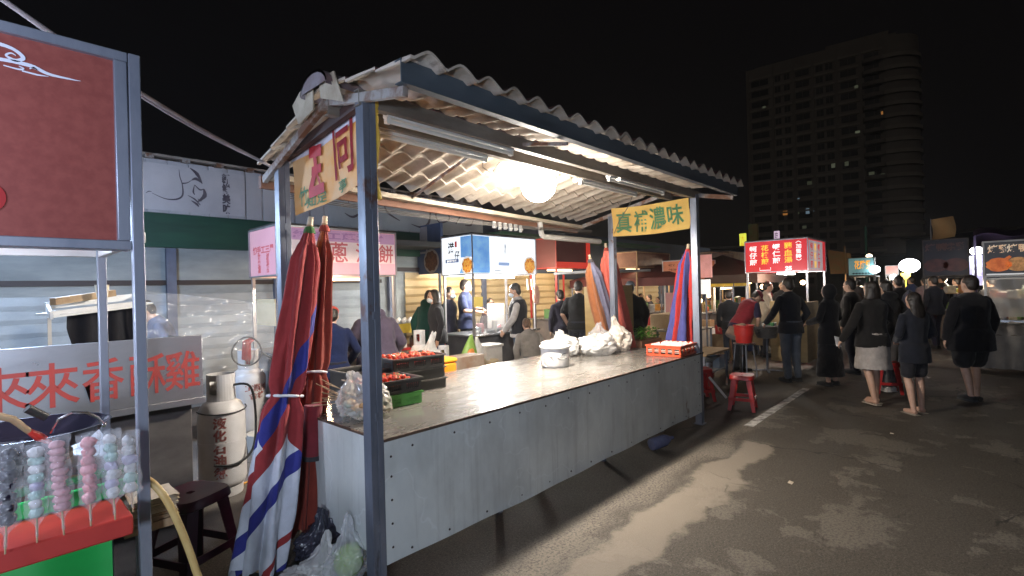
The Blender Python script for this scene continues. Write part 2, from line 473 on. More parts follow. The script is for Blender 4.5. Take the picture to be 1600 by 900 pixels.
    if shoes is not None and not bare_feet:
        for h_, k_, a_, sgn, s_ in LG:
            sm_ = MB(); sm_.tube([a_+V((0, -.06*S, -.05*S)), a_+V((0, .03*S, -.042*S)), a_+V((0, .10*S, -.052*S)), a_+V((0, .185*S, -.060*S))], [.034*S, .045*S, .044*S, .028*S], 12)
            sm_.box(a_+V((0, .062*S, -.083*S)), (.085*S, .26*S, .014*S))
            sm_.build('shoe', cloth(shoes, 'shoe'), root, world=False, bevel=.004)
    elif bare_feet:
        for h_, k_, a_, sgn, s_ in LG:
            sm_ = MB(); sm_.box(a_+V((0, .055*S, -.082*S)), (.085*S, .25*S, .016*S))
            sm_.build('sandal', cloth((.35, .30, .24), 'shoe'), root, world=False, bevel=.006)
    # hair
    hm = MB(); hc = hairc or hairm
    if hair:
        hm.sph(Hd((0, -.016, 1.622)), (.083*S, .094*S, .098*S), 18, 12, rot=RH)
        hm.sph(Hd((0, -.045, 1.575)), (.076*S, .062*S, .075*S), 14, 9, rot=RH)
        if hair == 'long':
            hm.loft([(Hd((0, -.03, 1.60)), .09*S, .075*S, RH), (Hd((0, -.055, 1.50)), .098*S, .058*S, RH), (Hd((0, -.085, 1.38)), .10*S, .042*S, RH), (Hd((0, -.10, 1.27)), .075*S, .03*S, RH)], 16)
        if hair == 'bob':
            hm.loft([(Hd((0, -.02, 1.62)), .092*S, .085*S, RH), (Hd((0, -.03, 1.55)), .104*S, .080*S, RH), (Hd((0, -.035, 1.46)), .11*S, .075*S, RH)], 16)
        if hair == 'bun': hm.sph(Hd((0, -.135, 1.60)), (.036*S, .036*S, .036*S), 10, 7); hm.tube([Hd((0, -.10, 1.60)), Hd((0, -.13, 1.53)), Hd((0, -.12, 1.44))], [.035*S, .033*S, .012*S], 10)
        remesh_obj(hm, 'hair', hc, root, (.010 if fine else .016)*VOX*S, 2, .009)
    if cap:
        cm = MB(); cm.sph(Hd((0, -.004, 1.645)), (.090*S, .103*S, .078*S), 18, 12, rot=RH)
        cm.box(Hd((0, .125, 1.632)), (.13*S, .09*S, .012*S), rot=RH)
        remesh_obj(cm, 'cap', cloth(cap), root, .010*VOX*S, 2, .002)
    if mask:
        km = MB(); km.sph(Hd((0, .062, 1.540)), (.062*S, .064*S, .052*S), 16, 10, rot=RH)
        km.tube([Hd((-.07, .03, 1.56)), Hd((-.078, .0, 1.59))], .004*S, 6); km.tube([Hd((.07, .03, 1.56)), Hd((.078, .0, 1.59))], .004*S, 6)
        km.build('face_mask', mat('mask_blue_white', (.62, .72, .80), rough=.8), root, world=False)
    return root
# ------------------------------------------------------------------ setting
def ground_material():
    M = bpy.data.materials.new('asphalt'); M.use_nodes = True
    nt = M.node_tree; N = nt.nodes; L = nt.links; b = N['Principled BSDF']
    tc = N.new('ShaderNodeTexCoord')
    def noise(sc, det=6, ro=.6, vec=None):
        n = N.new('ShaderNodeTexNoise'); n.inputs['Scale'].default_value = sc; n.inputs['Detail'].default_value = det; n.inputs['Roughness'].default_value = ro
        L.new(vec or tc.outputs['Object'], n.inputs['Vector']); return n.outputs['Fac']
    def mth(op, a, b_=None, c=None):
        n = N.new('ShaderNodeMath'); n.operation = op
        for i, q in enumerate((a, b_, c)):
            if q is None: continue
            if isinstance(q, (int, float)): n.inputs[i].default_value = q
            else: L.new(q, n.inputs[i])
        return n.outputs[0]
    def step(v, lo, hi):
        n = N.new('ShaderNodeMapRange'); n.interpolation_type = 'SMOOTHSTEP'
        n.inputs['From Min'].default_value = lo; n.inputs['From Max'].default_value = hi; L.new(v, n.inputs['Value']); return n.outputs['Result']
    def mix(f, a, c2):
        n = N.new('ShaderNodeMix'); n.data_type = 'RGBA'; L.new(f, n.inputs['Factor'])
        for k, q in (('A', a), ('B', c2)):
            if isinstance(q, tuple): n.inputs[k].default_value = (*q, 1)
            else: L.new(q, n.inputs[k])
        return n.outputs['Result']
    sep = N.new('ShaderNodeSeparateXYZ'); L.new(tc.outputs['Object'], sep.inputs[0])
    X, Y = sep.outputs['X'], sep.outputs['Y']
    fine = noise(55, 4); grain = noise(110, 3)
    base = mix(step(fine, .3, .7), (.040, .034, .027), (.080, .067, .052))
    base = mix(step(grain, .57, .66), base, (.135, .118, .10)); base = mix(step(noise(75, 2), .60, .68), base, (.016, .015, .014))
    # worn lighter patches of thin mortar on the asphalt
    n1 = noise(.85, 9, .58); n3 = noise(2.3, 7, .6)
    inroad = mth('MULTIPLY', step(Y, -3.2, -2.2), mth('SUBTRACT', 1.0, step(Y, 1.9, 2.2)))
    pm = mth('MULTIPLY', step(mth('ADD', mth('ADD', mth('MULTIPLY', n1, .55), mth('MULTIPLY', n3, .45)), mth('MULTIPLY', mth('SUBTRACT', noise(14, 6), .5), .10)), .522, .556), inroad)
    base = mix(mth('MULTIPLY', mth('MULTIPLY', pm, step(fine, .2, .6)), .50), base, (.185, .163, .135))
    # concrete gutter strip along the stall row
    wob = mth('MULTIPLY', mth('SUBTRACT', noise(1.7, 8, .62), .5), .55)
    dy = mth('ABSOLUTE', mth('ADD', mth('SUBTRACT', Y, 1.64), wob))
    strip = mth('MULTIPLY', mth('SUBTRACT', 1.0, step(dy, .12, .19)), mth('SUBTRACT', 1.0, step(mth('ADD', X, wob), 5.35, 5.45)))
    base = mix(mth('MULTIPLY', strip, .75), base, (.235, .20, .16))
    dy2 = mth('ABSOLUTE', mth('ADD', mth('SUBTRACT', Y, 1.98), wob))
    strip2 = mth('MULTIPLY', mth('SUBTRACT', 1.0, step(dy2, .03, .16)), step(fine, .38, .55))
    base = mix(mth('MULTIPLY', strip2, .5), base, (.19, .16, .13))
    conc = mth('MULTIPLY', step(mth('ADD', Y, mth('MULTIPLY', n3, .5)), 3.9, 4.1), mth('SUBTRACT', 1.0, step(Y, 8.2, 8.4)))
    base = mix(mth('MULTIPLY', conc, .7), base, mix(step(n3, .35, .65), (.10, .09, .085), (.19, .175, .16)))
    oil = step(noise(1.1, 5), .60, .70)
    base = mix(mth('MULTIPLY', oil, .55), base, (.018, .016, .015))
    L.new(base, b.inputs['Base Color'])
    rn = N.new('ShaderNodeMapRange'); rn.inputs['To Min'].default_value = .55; rn.inputs['To Max'].default_value = .9; L.new(n3, rn.inputs['Value'])
    L.new(rn.outputs['Result'], b.inputs['Roughness'])
    vor = N.new('ShaderNodeTexVoronoi'); vor.feature = 'DISTANCE_TO_EDGE'; vor.inputs['Scale'].default_value = .55; vor.inputs['Randomness'].default_value = 1
    wv_ = N.new('ShaderNodeVectorMath'); wv_.operation = 'MULTIPLY_ADD'; nv_ = N.new('ShaderNodeTexNoise'); nv_.inputs['Scale'].default_value = 3; nv_.inputs['Detail'].default_value = 6
    L.new(tc.outputs['Object'], nv_.inputs['Vector']); L.new(nv_.outputs['Color'], wv_.inputs[0]); wv_.inputs[1].default_value = (.5, .5, .5); L.new(tc.outputs['Object'], wv_.inputs[2]); L.new(wv_.outputs[0], vor.inputs['Vector'])
    crack = mth('MULTIPLY', mth('SUBTRACT', 1.0, step(vor.outputs['Distance'], .002, .010)), step(noise(.6, 3), .48, .56))
    base = mix(mth('MULTIPLY', crack, .8), base, (.010, .009, .008)); L.new(base, b.inputs['Base Color'])
    hgt = mth('ADD', mth('MULTIPLY', grain, .6), mth('ADD', mth('MULTIPLY', pm, .5), mth('MULTIPLY', strip, .8)))
    bp = N.new('ShaderNodeBump'); bp.inputs['Strength'].default_value = 1.; bp.inputs['Distance'].default_value = .010
    L.new(hgt, bp.inputs['Height']); L.new(bp.outputs['Normal'], b.inputs['Normal'])
    return M
g = MB(); g.add([(-55, -150, 0), (320, -150, 0), (320, 170, 0), (-55, 170, 0)], [(0, 1, 2, 3)])
tag(g.build('ground', ground_material(), smooth=0), kind='structure')
rl = MB()
for i in range(22):
    a = 6.0+i*.12
    rl.add([(a, 1.90+.012*rnd.random(), .004), (a+.121, 1.90+.012*rnd.random(), .004), (a+.121, 2.01-.012*rnd.random(), .004), (a, 2.01-.012*rnd.random(), .004)], [(0, 1, 2, 3)])
rl.add([(14, -4.2, .004), (13.2, -2.6, .004), (13.32, -2.6, .004), (14.12, -4.2, .004)], [(0, 1, 2, 3)])
tag(rl.build('road_markings', mat('worn_white_paint', (.55, .53, .50), (.16, .15, .14), rough=.7, scale=9, lo=.4, hi=.6), smooth=0), kind='structure')

# ------------------------------------------------------------------ the empty food stall
SX0, SX1, SY0, SY1 = 1.50, 5.80, 2.40, 3.55
stall = thing('food_stall', 'unmanned food stall with tiled gable roof on steel posts and long pale counter', 'stall', (3.65, 3.0, 0))
def post(x, y, top):
    p = MB(); w = .038
    for s in (-1, 1):
        p.bb(x+s*.0205-.0185, x+s*.0205+.0185, y-w, y+w, 0, top+.004*s)
    p.bb(x-.034, x+.034, y-.034, y+.034, .002, top-.006)
    for z in (.35, .95, 1.5, 2.1): p.bb(x-.010, x+.010, y-w-.0015, y-w+.002, z, z+.045); p.bb(x-w-.0015, x-w+.002, y-.008, y+.012, z+.1, z+.13)
    p.bb(x-.055, x+.055, y-.055, y+.055, 0.0, .012)
    return p.build('post', steel, stall, bevel=.004)
for x, y, t in ((1.455, 2.425, 2.72), (1.465, 3.56, 2.60), (5.775, 2.425, 2.70), (5.775, 3.55, 2.58)): post(x, y, t)
# counter
ct = MB(); ct.bb(1.50, 5.83, 2.395, 3.86, .812, .84)
ctm = mat('worn_stainless_top', (.36, .345, .32), (.21, .195, .178), rough=.24, metal=.5, scale=2.2, stretch=(1, 2.2, 1), rvar=.14, bump=.12, bscale=5)
ct.build('counter_top', ctm, stall, bevel=.004)
eg = MB(); eg.bb(1.497, 5.835, 2.384, 2.393, .827, .843); eg.bb(1.490, 1.4985, 2.47, 3.86, .827, .842)
eg.build('edge_trim', mat('rust_brown_edge', (.12, .07, .045), (.055, .035, .025), rough=.7, scale=10), stall)
def panel_material():
    M = mat('weathered_panel', (.70, .73, .70), (.54, .57, .56), rough=.42, scale=1.6, stretch=(1, 1, .55), detail=9, lo=.38, hi=.66, rvar=.14, bump=.55, bscale=1.8)
    nt = M.node_tree; N = nt.nodes; L = nt.links; b = N['Principled BSDF']
    src = b.inputs['Base Color'].links[0].from_socket
    tc = N.new('ShaderNodeTexCoord')
    mp = N.new('ShaderNodeMapping'); mp.inputs['Scale'].default_value = (7, 7, .5); L.new(tc.outputs['Object'], mp.inputs['Vector'])
    n = N.new('ShaderNodeTexNoise'); n.inputs['Scale'].default_value = 3; n.inputs['Detail'].default_value = 7; L.new(mp.outputs['Vector'], n.inputs['Vector'])
    r = N.new('ShaderNodeMapRange'); r.inputs['From Min'].default_value = .56; r.inputs['From Max'].default_value = .72; r.inputs['To Max'].default_value = .28; L.new(n.outputs['Fac'], r.inputs['Value'])
    mx = N.new('ShaderNodeMix'); mx.data_type = 'RGBA'; L.new(r.outputs['Result'], mx.inputs['Factor']); L.new(src, mx.inputs['A']); mx.inputs['B'].default_value = (.30, .30, .29, 1)
    # wiped chalk-like rings: thin contour lines of a soft noise
    n2 = N.new('ShaderNodeTexNoise'); n2.inputs['Scale'].default_value = 1.9; n2.inputs['Detail'].default_value = 3.5; L.new(tc.outputs['Object'], n2.inputs['Vector'])
    a = N.new('ShaderNodeMath'); a.operation = 'SUBTRACT'; L.new(n2.outputs['Fac'], a.inputs[0]); a.inputs[1].default_value = .5
    ab = N.new('ShaderNodeMath'); ab.operation = 'ABSOLUTE'; L.new(a.outputs[0], ab.inputs[0])
    r2 = N.new('ShaderNodeMapRange'); r2.inputs['From Min'].default_value = 0; r2.inputs['From Max'].default_value = .007; r2.inputs['To Min'].default_value = .5; r2.inputs['To Max'].default_value = 0
    L.new(ab.outputs[0], r2.inputs['Value'])
    m2 = N.new('ShaderNodeMix'); m2.data_type = 'RGBA'; L.new(r2.outputs['Result'], m2.inputs['Factor']); L.new(mx.outputs['Result'], m2.inputs['A']); m2.inputs['B'].default_value = (.80, .84, .84, 1)
    L.new(m2.outputs['Result'], b.inputs['Base Color'])
    return M
pmat = panel_material(); layer(pmat, (.30, .31, .29), 1.1, .48, .70, (1, 1, .7), .6); layer(pmat, (.22, .21, .19), 1.6, .55, .72, (6, 6, .32), .28); layer(pmat, (.16, .11, .07), 3.5, .66, .70, (1, 1, .5), .7); bolt_m = mat('rusty_bolt', (.045, .03, .025), rough=.7)
fp = MB(); nx_ = 60
for i in range(nx_):   # front sheet, its lower edge cut unevenly
    a = 1.496+(5.735-1.496)*i/nx_; b_ = 1.496+(5.735-1.496)*(i+1)/nx_
    za = .15+.006*math.sin(a*1.7)+.003*math.sin(a*9); zb = .15+.006*math.sin(b_*1.7)+.003*math.sin(b_*9)
    wa = .004*math.sin(a*4); wb = .004*math.sin(b_*4)
    fp.add([(a, 2.386+wa, za), (b_, 2.386+wb, zb), (b_, 2.386, .8265), (a, 2.386, .8265), (a, 2.392+wa, za), (b_, 2.392+wb, zb), (b_, 2.392, .8265), (a, 2.392, .8265)],
           [(0, 1, 2, 3), (4, 7, 6, 5), (0, 4, 5, 1), (3, 2, 6, 7)])
def rivet(x, z, r=.0075): fp.lathe([(r, 0), (r*.8, .004), (0, .006)], (x, 2.3865, z), 8, 1, Matrix.Rotation(PI/2, 3, 'X'))
for i in range(14): rivet(1.68+i*.30+.02*math.sin(i*7), .768+.008*math.sin(i*3)); rivet(1.66+i*.305+.03*math.sin(i*5), .19)
for z in (.24, .37, .50, .63, .74): rivet(1.535, z); rivet(5.68, z)
fp.build('front_panel', [pmat, bolt_m], stall, smooth=30)
ep = MB()
ep.prism([(0, .30), (.06, .285), (.16, .27), (.26, .245), (.38, .19), (.50, .165), (1.39, .165), (1.39, .8265), (0, .8265)][::-1], (1.500, 3.86, 0), (0, -1, 0), (0, 0, 1), .006)
ep.build('end_panel', pmat, stall, smooth=30)
e2 = MB(); e2.bb(5.80, 5.806, 2.48, 3.86, .16, .80); e2.build('end_panel', pmat, stall)
un = MB()
for x in (2.6, 4.0, 5.2):
    for y in (2.62, 3.7): un.bb(x-.02, x+.02, y-.02, y+.02, 0, .81)
un.bb(1.55, 5.75, 2.60, 2.64, .30, .34); un.bb(1.55, 5.75, 3.68, 3.72, .30, .34)
un.build('support_frame', steel, stall)
# roof: rafters, purlins, corrugated tile sheets
def ridge_z(x): return 2.815
YF, YR, YB = 1.98, 2.80, 3.96
ZF, ZR, ZB = 2.635, 2.80, 2.50
def skew(x): return (x-3.65)*.094   # the rear eave runs slightly out of true
for x in (1.42, 2.72, 5.84):
    e = .035 if x != 2.72 else .018
    rb = MB(); rb.bar((x, YF+.02, ZF-.02), (x, YR, ZR-.02), e, e*1.4); rb.bar((x, YR, ZR-.02), (x, YB+skew(x), ZB-.02), e, e*1.4)
    rb.build('rafter', rusty, stall, bevel=.003)
def cch(y, z, x0, x1, h=.10, mi=0, flip=1):
    p = MB(); p.bb(x0, x1, y-.003, y+.003, z-h/2, z+h/2); p.bb(x0, x1, min(y+.003*flip, y+.05*flip), max(y+.003*flip, y+.05*flip), z+h/2-.005, z+h/2); p.bb(x0, x1, min(y+.003*flip, y+.05*flip), max(y+.003*flip, y+.05*flip), z-h/2, z-h/2+.005)
    return p
b_ = cch(1.985, 2.705, 1.385, 5.93, .115); b_.build('eave_beam', mat('blue_grey_steel', (.10, .125, .15), (.065, .08, .095), rough=.55, metal=.35, scale=3, stretch=(.4, 1, 2), bump=.15), stall)
for y, z in ((2.40, 2.70), (2.74, 2.735)):
    p = cch(y, z, 1.40, 5.87, .085); p.build('purlin', purlin_m, stall)
eb = MB(); eb.bar((1.40, 4.0+skew(1.4), 2.47), (5.90, 4.0+skew(5.9), 2.47), .035, .09); eb.build('eave_beam', mat('rust_red_eave', (.26, .12, .07), (.16, .07, .04), rough=.7, scale=4, stretch=(.5, 1, 1)), stall)
gut = MB(); gut.bar((1.45, 3.90+skew(1.45), 2.495), (5.85, 3.90+skew(5.85), 2.495), .09, .04); gut.build('light_batten', mat('cream_batten', (.60, .52, .40), (.42, .35, .26), rough=.6, scale=3), stall)
tie = MB(); tie.bar((1.49, 2.47, 2.735), (1.49, 3.56, 2.615), .04, .06); tie.build('tie_beam', mat('brown_beam', (.07, .035, .03), (.04, .022, .02), rough=.7, scale=5), stall)
tie = MB(); tie.bar((5.77, 2.45, 2.52), (5.77, 3.58, 2.52), .04, .04); tie.build('tie_beam', rusty, stall)
tile_under = mat('tile_underside', (.58, .51, .43), (.34, .275, .21), rough=.75, scale=2.2, stretch=(1.6, .8, 1), detail=9, lo=.36, hi=.7, bump=.15, bscale=20)
layer(tile_under, (.17, .115, .07), 2.6, .50, .72, (1, .7, 1), .75); layer(tile_under, (.10, .07, .05), 7, .62, .70, (1, .5, 1), .6)
tile_top = mat('tile_top', (.14, .055, .05), (.085, .04, .04), rough=.7, scale=5, bump=.2)
def tiles(y0, z0, y1, z1, x0, x1, nc, name, off=.012):
    """wavy tile sheet from ridge (y0,z0) to eave (y1,z1) in nc stepped courses; under and upper skin"""
    t = MB(); per = .205; nseg = int((x1-x0)/per*10); rows = []
    for c in range(nc):
        for k in (0, .25, .5, .75, .999): rows.append((c, k))
    nr = len(rows); n = nseg+1
    def pt(i, j, up):
        x = x0+(x1-x0)*j/nseg; c, k = rows[i]; s = (c+k)/nc
        ph = (x-x0)/per*2*PI+PI*.9
        w = math.cos(ph); prof = (abs((w+1)/2)**.6)*.046
        sag = -.012*abs(math.sin(ph/2))*k
        stp = .028*(k-1)+.012
        jx = .010*mnoise.noise(V((x*1.3, s*4, up*2.)))
        e = 0
        if i == nr-1: e = .012*mnoise.noise(V((x*7, 2.2, 0)))
        sk = skew(x)*s if y1 > y0 else 0
        return (x+jx*.4, y0+(y1-y0)*s+sk+(e if y1 > y0 else -e), z0+(z1-z0)*s+prof+stp+sag+off+up*.014+jx)
    for up in (0, 1):
        base = len(t.v)
        for i in range(nr):
            for j in range(n): t.v.append(pt(i, j, up))
        for i in range(nr-1):
            for j in range(nseg):
                a = base+i*n+j; t.f.append([a, a+1, a+n+1, a+n]); t.m.append(up)
    top = nr*n
    for j in range(nseg):
        a = (nr-1)*n+j; t.f.append([a, a+1, a+1+top, a+top]); t.m.append(0); t.f.append([j, j+1, j+1+top, j+top]); t.m.append(0)
    for i in range(nr-1):
        for j in (0, n-1):
            a = i*n+j; t.f.append([a, a+n, a+n+top, a+top]); t.m.append(0)
    return t.build(name, [tile_under, tile_top], stall, smooth=55)
tiles(2.82, 2.835, 1.91, 2.705, 1.39, 5.93, 3, 'roof_tiles', .03)
tiles(2.78, 2.845, 4.02, 2.565, 1.39, 5.93, 4, 'roof_tiles', .03)
rc = MB()
for i in range(15):   # ridge caps laid one over the next
    x = 1.34+i*.31; z = 2.905+.006*math.sin(i*5)
    pr = []
    for k in range(9):
        a = PI*k/8; pr.append((2.80+.17*math.cos(a), z-.075+.10*math.sin(a)))
    n0 = len(rc.v); tl = .008*(i % 2)
    for xx, dz in ((x, .012), (x+.33, 0)):
        for y, zz in pr: rc.v.append((xx, y, zz+dz))
        for y, zz in pr: rc.v.append((xx, 2.80+(y-2.80)*.93, zz+dz-.014))
    for k in range(8):
        rc.f.append([n0+k, n0+k+1, n0+18+k+1, n0+18+k]); rc.m.append(0)
        rc.f.append([n0+9+k, n0+27+k, n0+27+k+1, n0+9+k+1]); rc.m.append(0)
        rc.f.append([n0+k, n0+9+k, n0+9+k+1, n0+k+1]); rc.m.append(0)
rc.f.append([len(rc.v)-36+k for k in range(9)]+[len(rc.v)-36+17-k for k in range(9)]); rc.m.append(0)
rc.f.append(list(range(0, 9))); rc.m.append(0)
rc.build('ridge_cap', mat('ridge_cap_grey', (.25, .22, .24), (.15, .09, .09), rough=.7, scale=5), stall, smooth=40)
fl = MB()   # broken gable flashing boards at the near end
fl.prism([(2.52, 2.70), (2.78, 2.79), (2.80, 2.90), (2.62, 2.90)], (1.385, 0, 0), (0, 1, 0), (0, 0, 1), -.008)
fl.prism([(2.86, 2.74), (3.06, 2.70), (3.14, 2.84), (2.98, 2.92), (2.86, 2.90)], (1.375, 0, 0), (0, 1, 0), (0, 0, 1), -.008)
fl.build('gable_flashing', mat('flashing_cream', (.50, .44, .34), (.30, .24, .17), rough=.7, scale=5), stall, smooth=0)
# tube lights under the purlins (switched off)
tubem = mat('unlit_tube', (.72, .70, .64), rough=.3)
for (x0, y, z), (x1, _, _) in (((1.60, 2.455, 2.648), (2.66, 0, 0)), ((1.66, 2.79, 2.675), (2.72, 0, 0)), ((3.95, 2.455, 2.648), (5.05, 0, 0)), ((3.98, 2.79, 2.675), (5.05, 0, 0))):
    f_ = MB(); f_.bb(x0, x1, y-.024, y+.024, z, z+.022); fx = f_.build('light_fixture', white_pl, stall)
    tb = MB(); tb.cyl((x0+.03, y, z-.018), (x1-.03, y, z-.018), .013, 12); tb.bb(x0, x0+.03, y-.014, y+.014, z-.034, z); tb.bb(x1-.03, x1, y-.014, y+.014, z-.034, z)
    tb.build('light_tube', tubem, fx)
pp = MB(); a0 = V((4.72, 3.92, 2.46)); a1 = V((4.74, 3.92, 2.33)); a2 = V((4.80, 3.92, 2.285)); a3 = V((5.78, 3.75, 2.26))
pp.tube([a0, a1, a1.lerp(a2, .5)+V((-.008, 0, -.012)), a2, a3], .034, 14)
pp.build('drain_pipe', mat('grey_pipe', (.42, .40, .37), (.34, .32, .29), rough=.5, scale=6), stall)
wr = MB()
for k in range(3):
    pts = [(1.55+t*4.2, 3.85+.01*k, 2.42-.05*math.sin(PI*t)-.012*k) for t in [i/14 for i in range(15)]]
    wr.tube(pts, .004, 5)
wr.tube([(5.0, 2.8, 2.66), (5.2, 2.95, 2.60), (5.45, 3.25, 2.45), (5.74, 3.5, 2.34)], .004, 5)
wr.tube([(2.7, 2.8, 2.7), (2.75, 2.86, 2.62), (2.82, 2.83, 2.58), (2.9, 2.82, 2.68)], .004, 5)
wr.build('wiring', mat('wire_grey', (.12, .11, .10), rough=.6), stall)

# glaring bulb hanging from the purlin
BULB = V((3.52, 2.93, 2.60))
bl = thing('hanging_bulb', 'white bulb enlarged to its glare, hanging from the roof of the tiled stall', 'lamp', BULB)
q = MB(); q.sph(BULB, (.16, .16, .16), 32, 20); q.build('globe', glow('bulb_glow', (1, .93, .82), 60.), bl)  # globe oversized, the glare round the bulb is built into its size
q = MB(); q.cyl(BULB+V((0, 0, .15)), BULB+V((0, 0, .18)), .045); q.cyl(BULB+V((0, 0, .18)), BULB+V((0, 0, .22)), .006, 8); q.build('socket', white_pl, bl)
for lx, ly, lz in ((3.86, 2.76, 2.66), (4.1, 2.44, 2.655)):
    q = MB(); q.sph((lx, ly, lz), .022, 10, 8); o = solo(q, 'fairy_bulb', glow('small_bulb', (1, .9, .75), 6.), 'tiny lit bulb beside the glaring bulb, %s' % ('on the rear dark purlin' if ly > 2.6 else 'on the front dark purlin'), 'lamp', (lx, ly, lz+.02))
for i in range(6):
    x = 4.00+i*.10; cl = MB(); yy = 4.0+skew(x)-.02
    cl.bb(x, x+.035, yy-.01, yy+.01, 2.345-.01*(i % 2), 2.42); cl.cyl((x+.017, yy, 2.40), (x+.05, yy, 2.36), .012, 8)
    solo(cl, 'hanging_clip', white_pl, 'white clip in the row hanging under the rust red rear eave', 'clip', (x, yy, 2.42), 'clips under the rear eave')

# banners
def banner(o, u, w, wd, hg, name, label, glyph, basec, basec2, wave=.02):
    t = thing(name, label, 'banner', V(o)-V((0, 0, hg/2)))
    u = V(u); w = V(w); nn = u.cross(w).normalized()
    def surf(a, b, off=0):
        x = (a-.5)*wd; z = (b-.5)*hg
        d = wave*math.sin(a*9+b*2)+wave*.6*math.sin(b*7-a*3)
        return V(o)+u*(x+.01*math.sin(b*5))+w*(z-.018*math.sin(PI*a))+nn*(d+off)
    c = MB(); c.grid(lambda a, b: surf(a, b), 36, 18); c.grid(lambda a, b: surf(a, b, -.003), 36, 18)
    c.build('cloth', mat(name+'_cloth_%d' % (basec[2]*99), basec, basec2, rough=.75, scale=3, detail=5, lo=.35, hi=.6), t, smooth=60)
    for st, (gx, gz), (gw, gh), col, off in [(gg[0], gg[1], gg[2], gg[3], gg[4]) for gg in glyph]:
        k = MB()
        if isinstance(st, str): text(k, st, (0, 0, 0), (1, 0, 0), (0, 1, 0), 1., offset=off, fit=(gw, gh))
        else:
            for s_, ww in st: k.ribbon([(p[0]*gw, p[1]*gh) for p in s_], ww, (0, 0, 0), (1, 0, 0), (0, 1, 0))
        k.v = [tuple(surf((x+gx)/wd+.5, (y+gz)/hg+.5, .009+abs(zz))) for x, y, zz in k.v]
        k.build('lettering', mat('paint_%d_%d' % (col[0]*99, col[1]*99), col, tuple(x*.8 for x in col), rough=.7, scale=10), t, smooth=0)
    tp = MB(); tp.grid(lambda a, b: surf(a, .90+.10*b, .002), 30, 2)
    if 'near' in name: pass
    return t, surf
RED = (.55, .035, .045); GRN = (.16, .40, .20); OUT = (.75, .72, .66)
wang = [([(-.45, .5), (.4, .42)], .075), ([(-.1, .45), (0, 0)], .045), ([(-.3, .02), (.35, .0)], .06), ([(-.05, 0), (-.35, -.42)], .055), ([(0, -.02), (.28, -.42)], .02), ([(-.45, -.5), (.5, -.48)], .065)]
t, sf = banner((1.53, 3.0, 2.475), V((0, -1, .10)), V((0, .0, 1)), 1.02, .44, 'hanging_banner', 'orange banner with red and green brushed characters hung at the near gable between two posts',
       [(wang, (-.17, .02), (.20, .28), RED, 0), ('同', (.20, .06), (.24, .36), RED, .014), ('竹', (-.34, -.12), (.12, .13), GRN, .012), ('知足', (-.17, -.175), (.26, .07), GRN, .014), ('亭', (.17, -.17), (.1, .08), GRN, .014)],
       (.80, .34, .05), (.76, .46, .22), .007)
hemt = MB(); hemt.grid(lambda a, b: sf(a, .86+.14*b, .004), 34, 3); hemt.build('hem', mat('pale_hem', (.58, .55, .62), rough=.8), t)
yb = MB()
for z0, r_ in ((2.68, .035), (2.60, .03), (2.45, .02), (2.22, .022)): yb.sph((1.505, 2.42, z0), (.012+r_*.4, r_, .06), 10, 8, wob=.3, seed=int(z0*10))
yb.tube([(1.50, 2.42, 2.70), (1.510, 2.41, 2.5), (1.500, 2.42, 2.3), (1.512, 2.41, 2.16)], [.01, .022, .014, .022], 8)
solo(yb, 'cloth_tie', mat('yellow_cloth', (.75, .50, .06), (.6, .36, .04), rough=.8, scale=12), 'yellow cloth strip tied down the inner side of the nearest steel post', 'cloth strip', (1.6, 2.4, 2.16))
t, sf = banner((5.73, 2.99, 2.49), (0, -1, 0), V((0, 0, 1)), 1.04, .37, 'hanging_banner', 'yellow banner with pale green brushed characters hung at the far end of the tiled stall',
       [('真', (-.35, -.01), (.22, .27), GRN, .016), ('補', (-.11, -.01), (.2, .27), GRN, .016), ('濃', (.12, .0), (.22, .28), GRN, .016), ('味', (.35, .01), (.2, .25), GRN, .016)],
       (.72, .48, .12), (.66, .40, .10), .009)

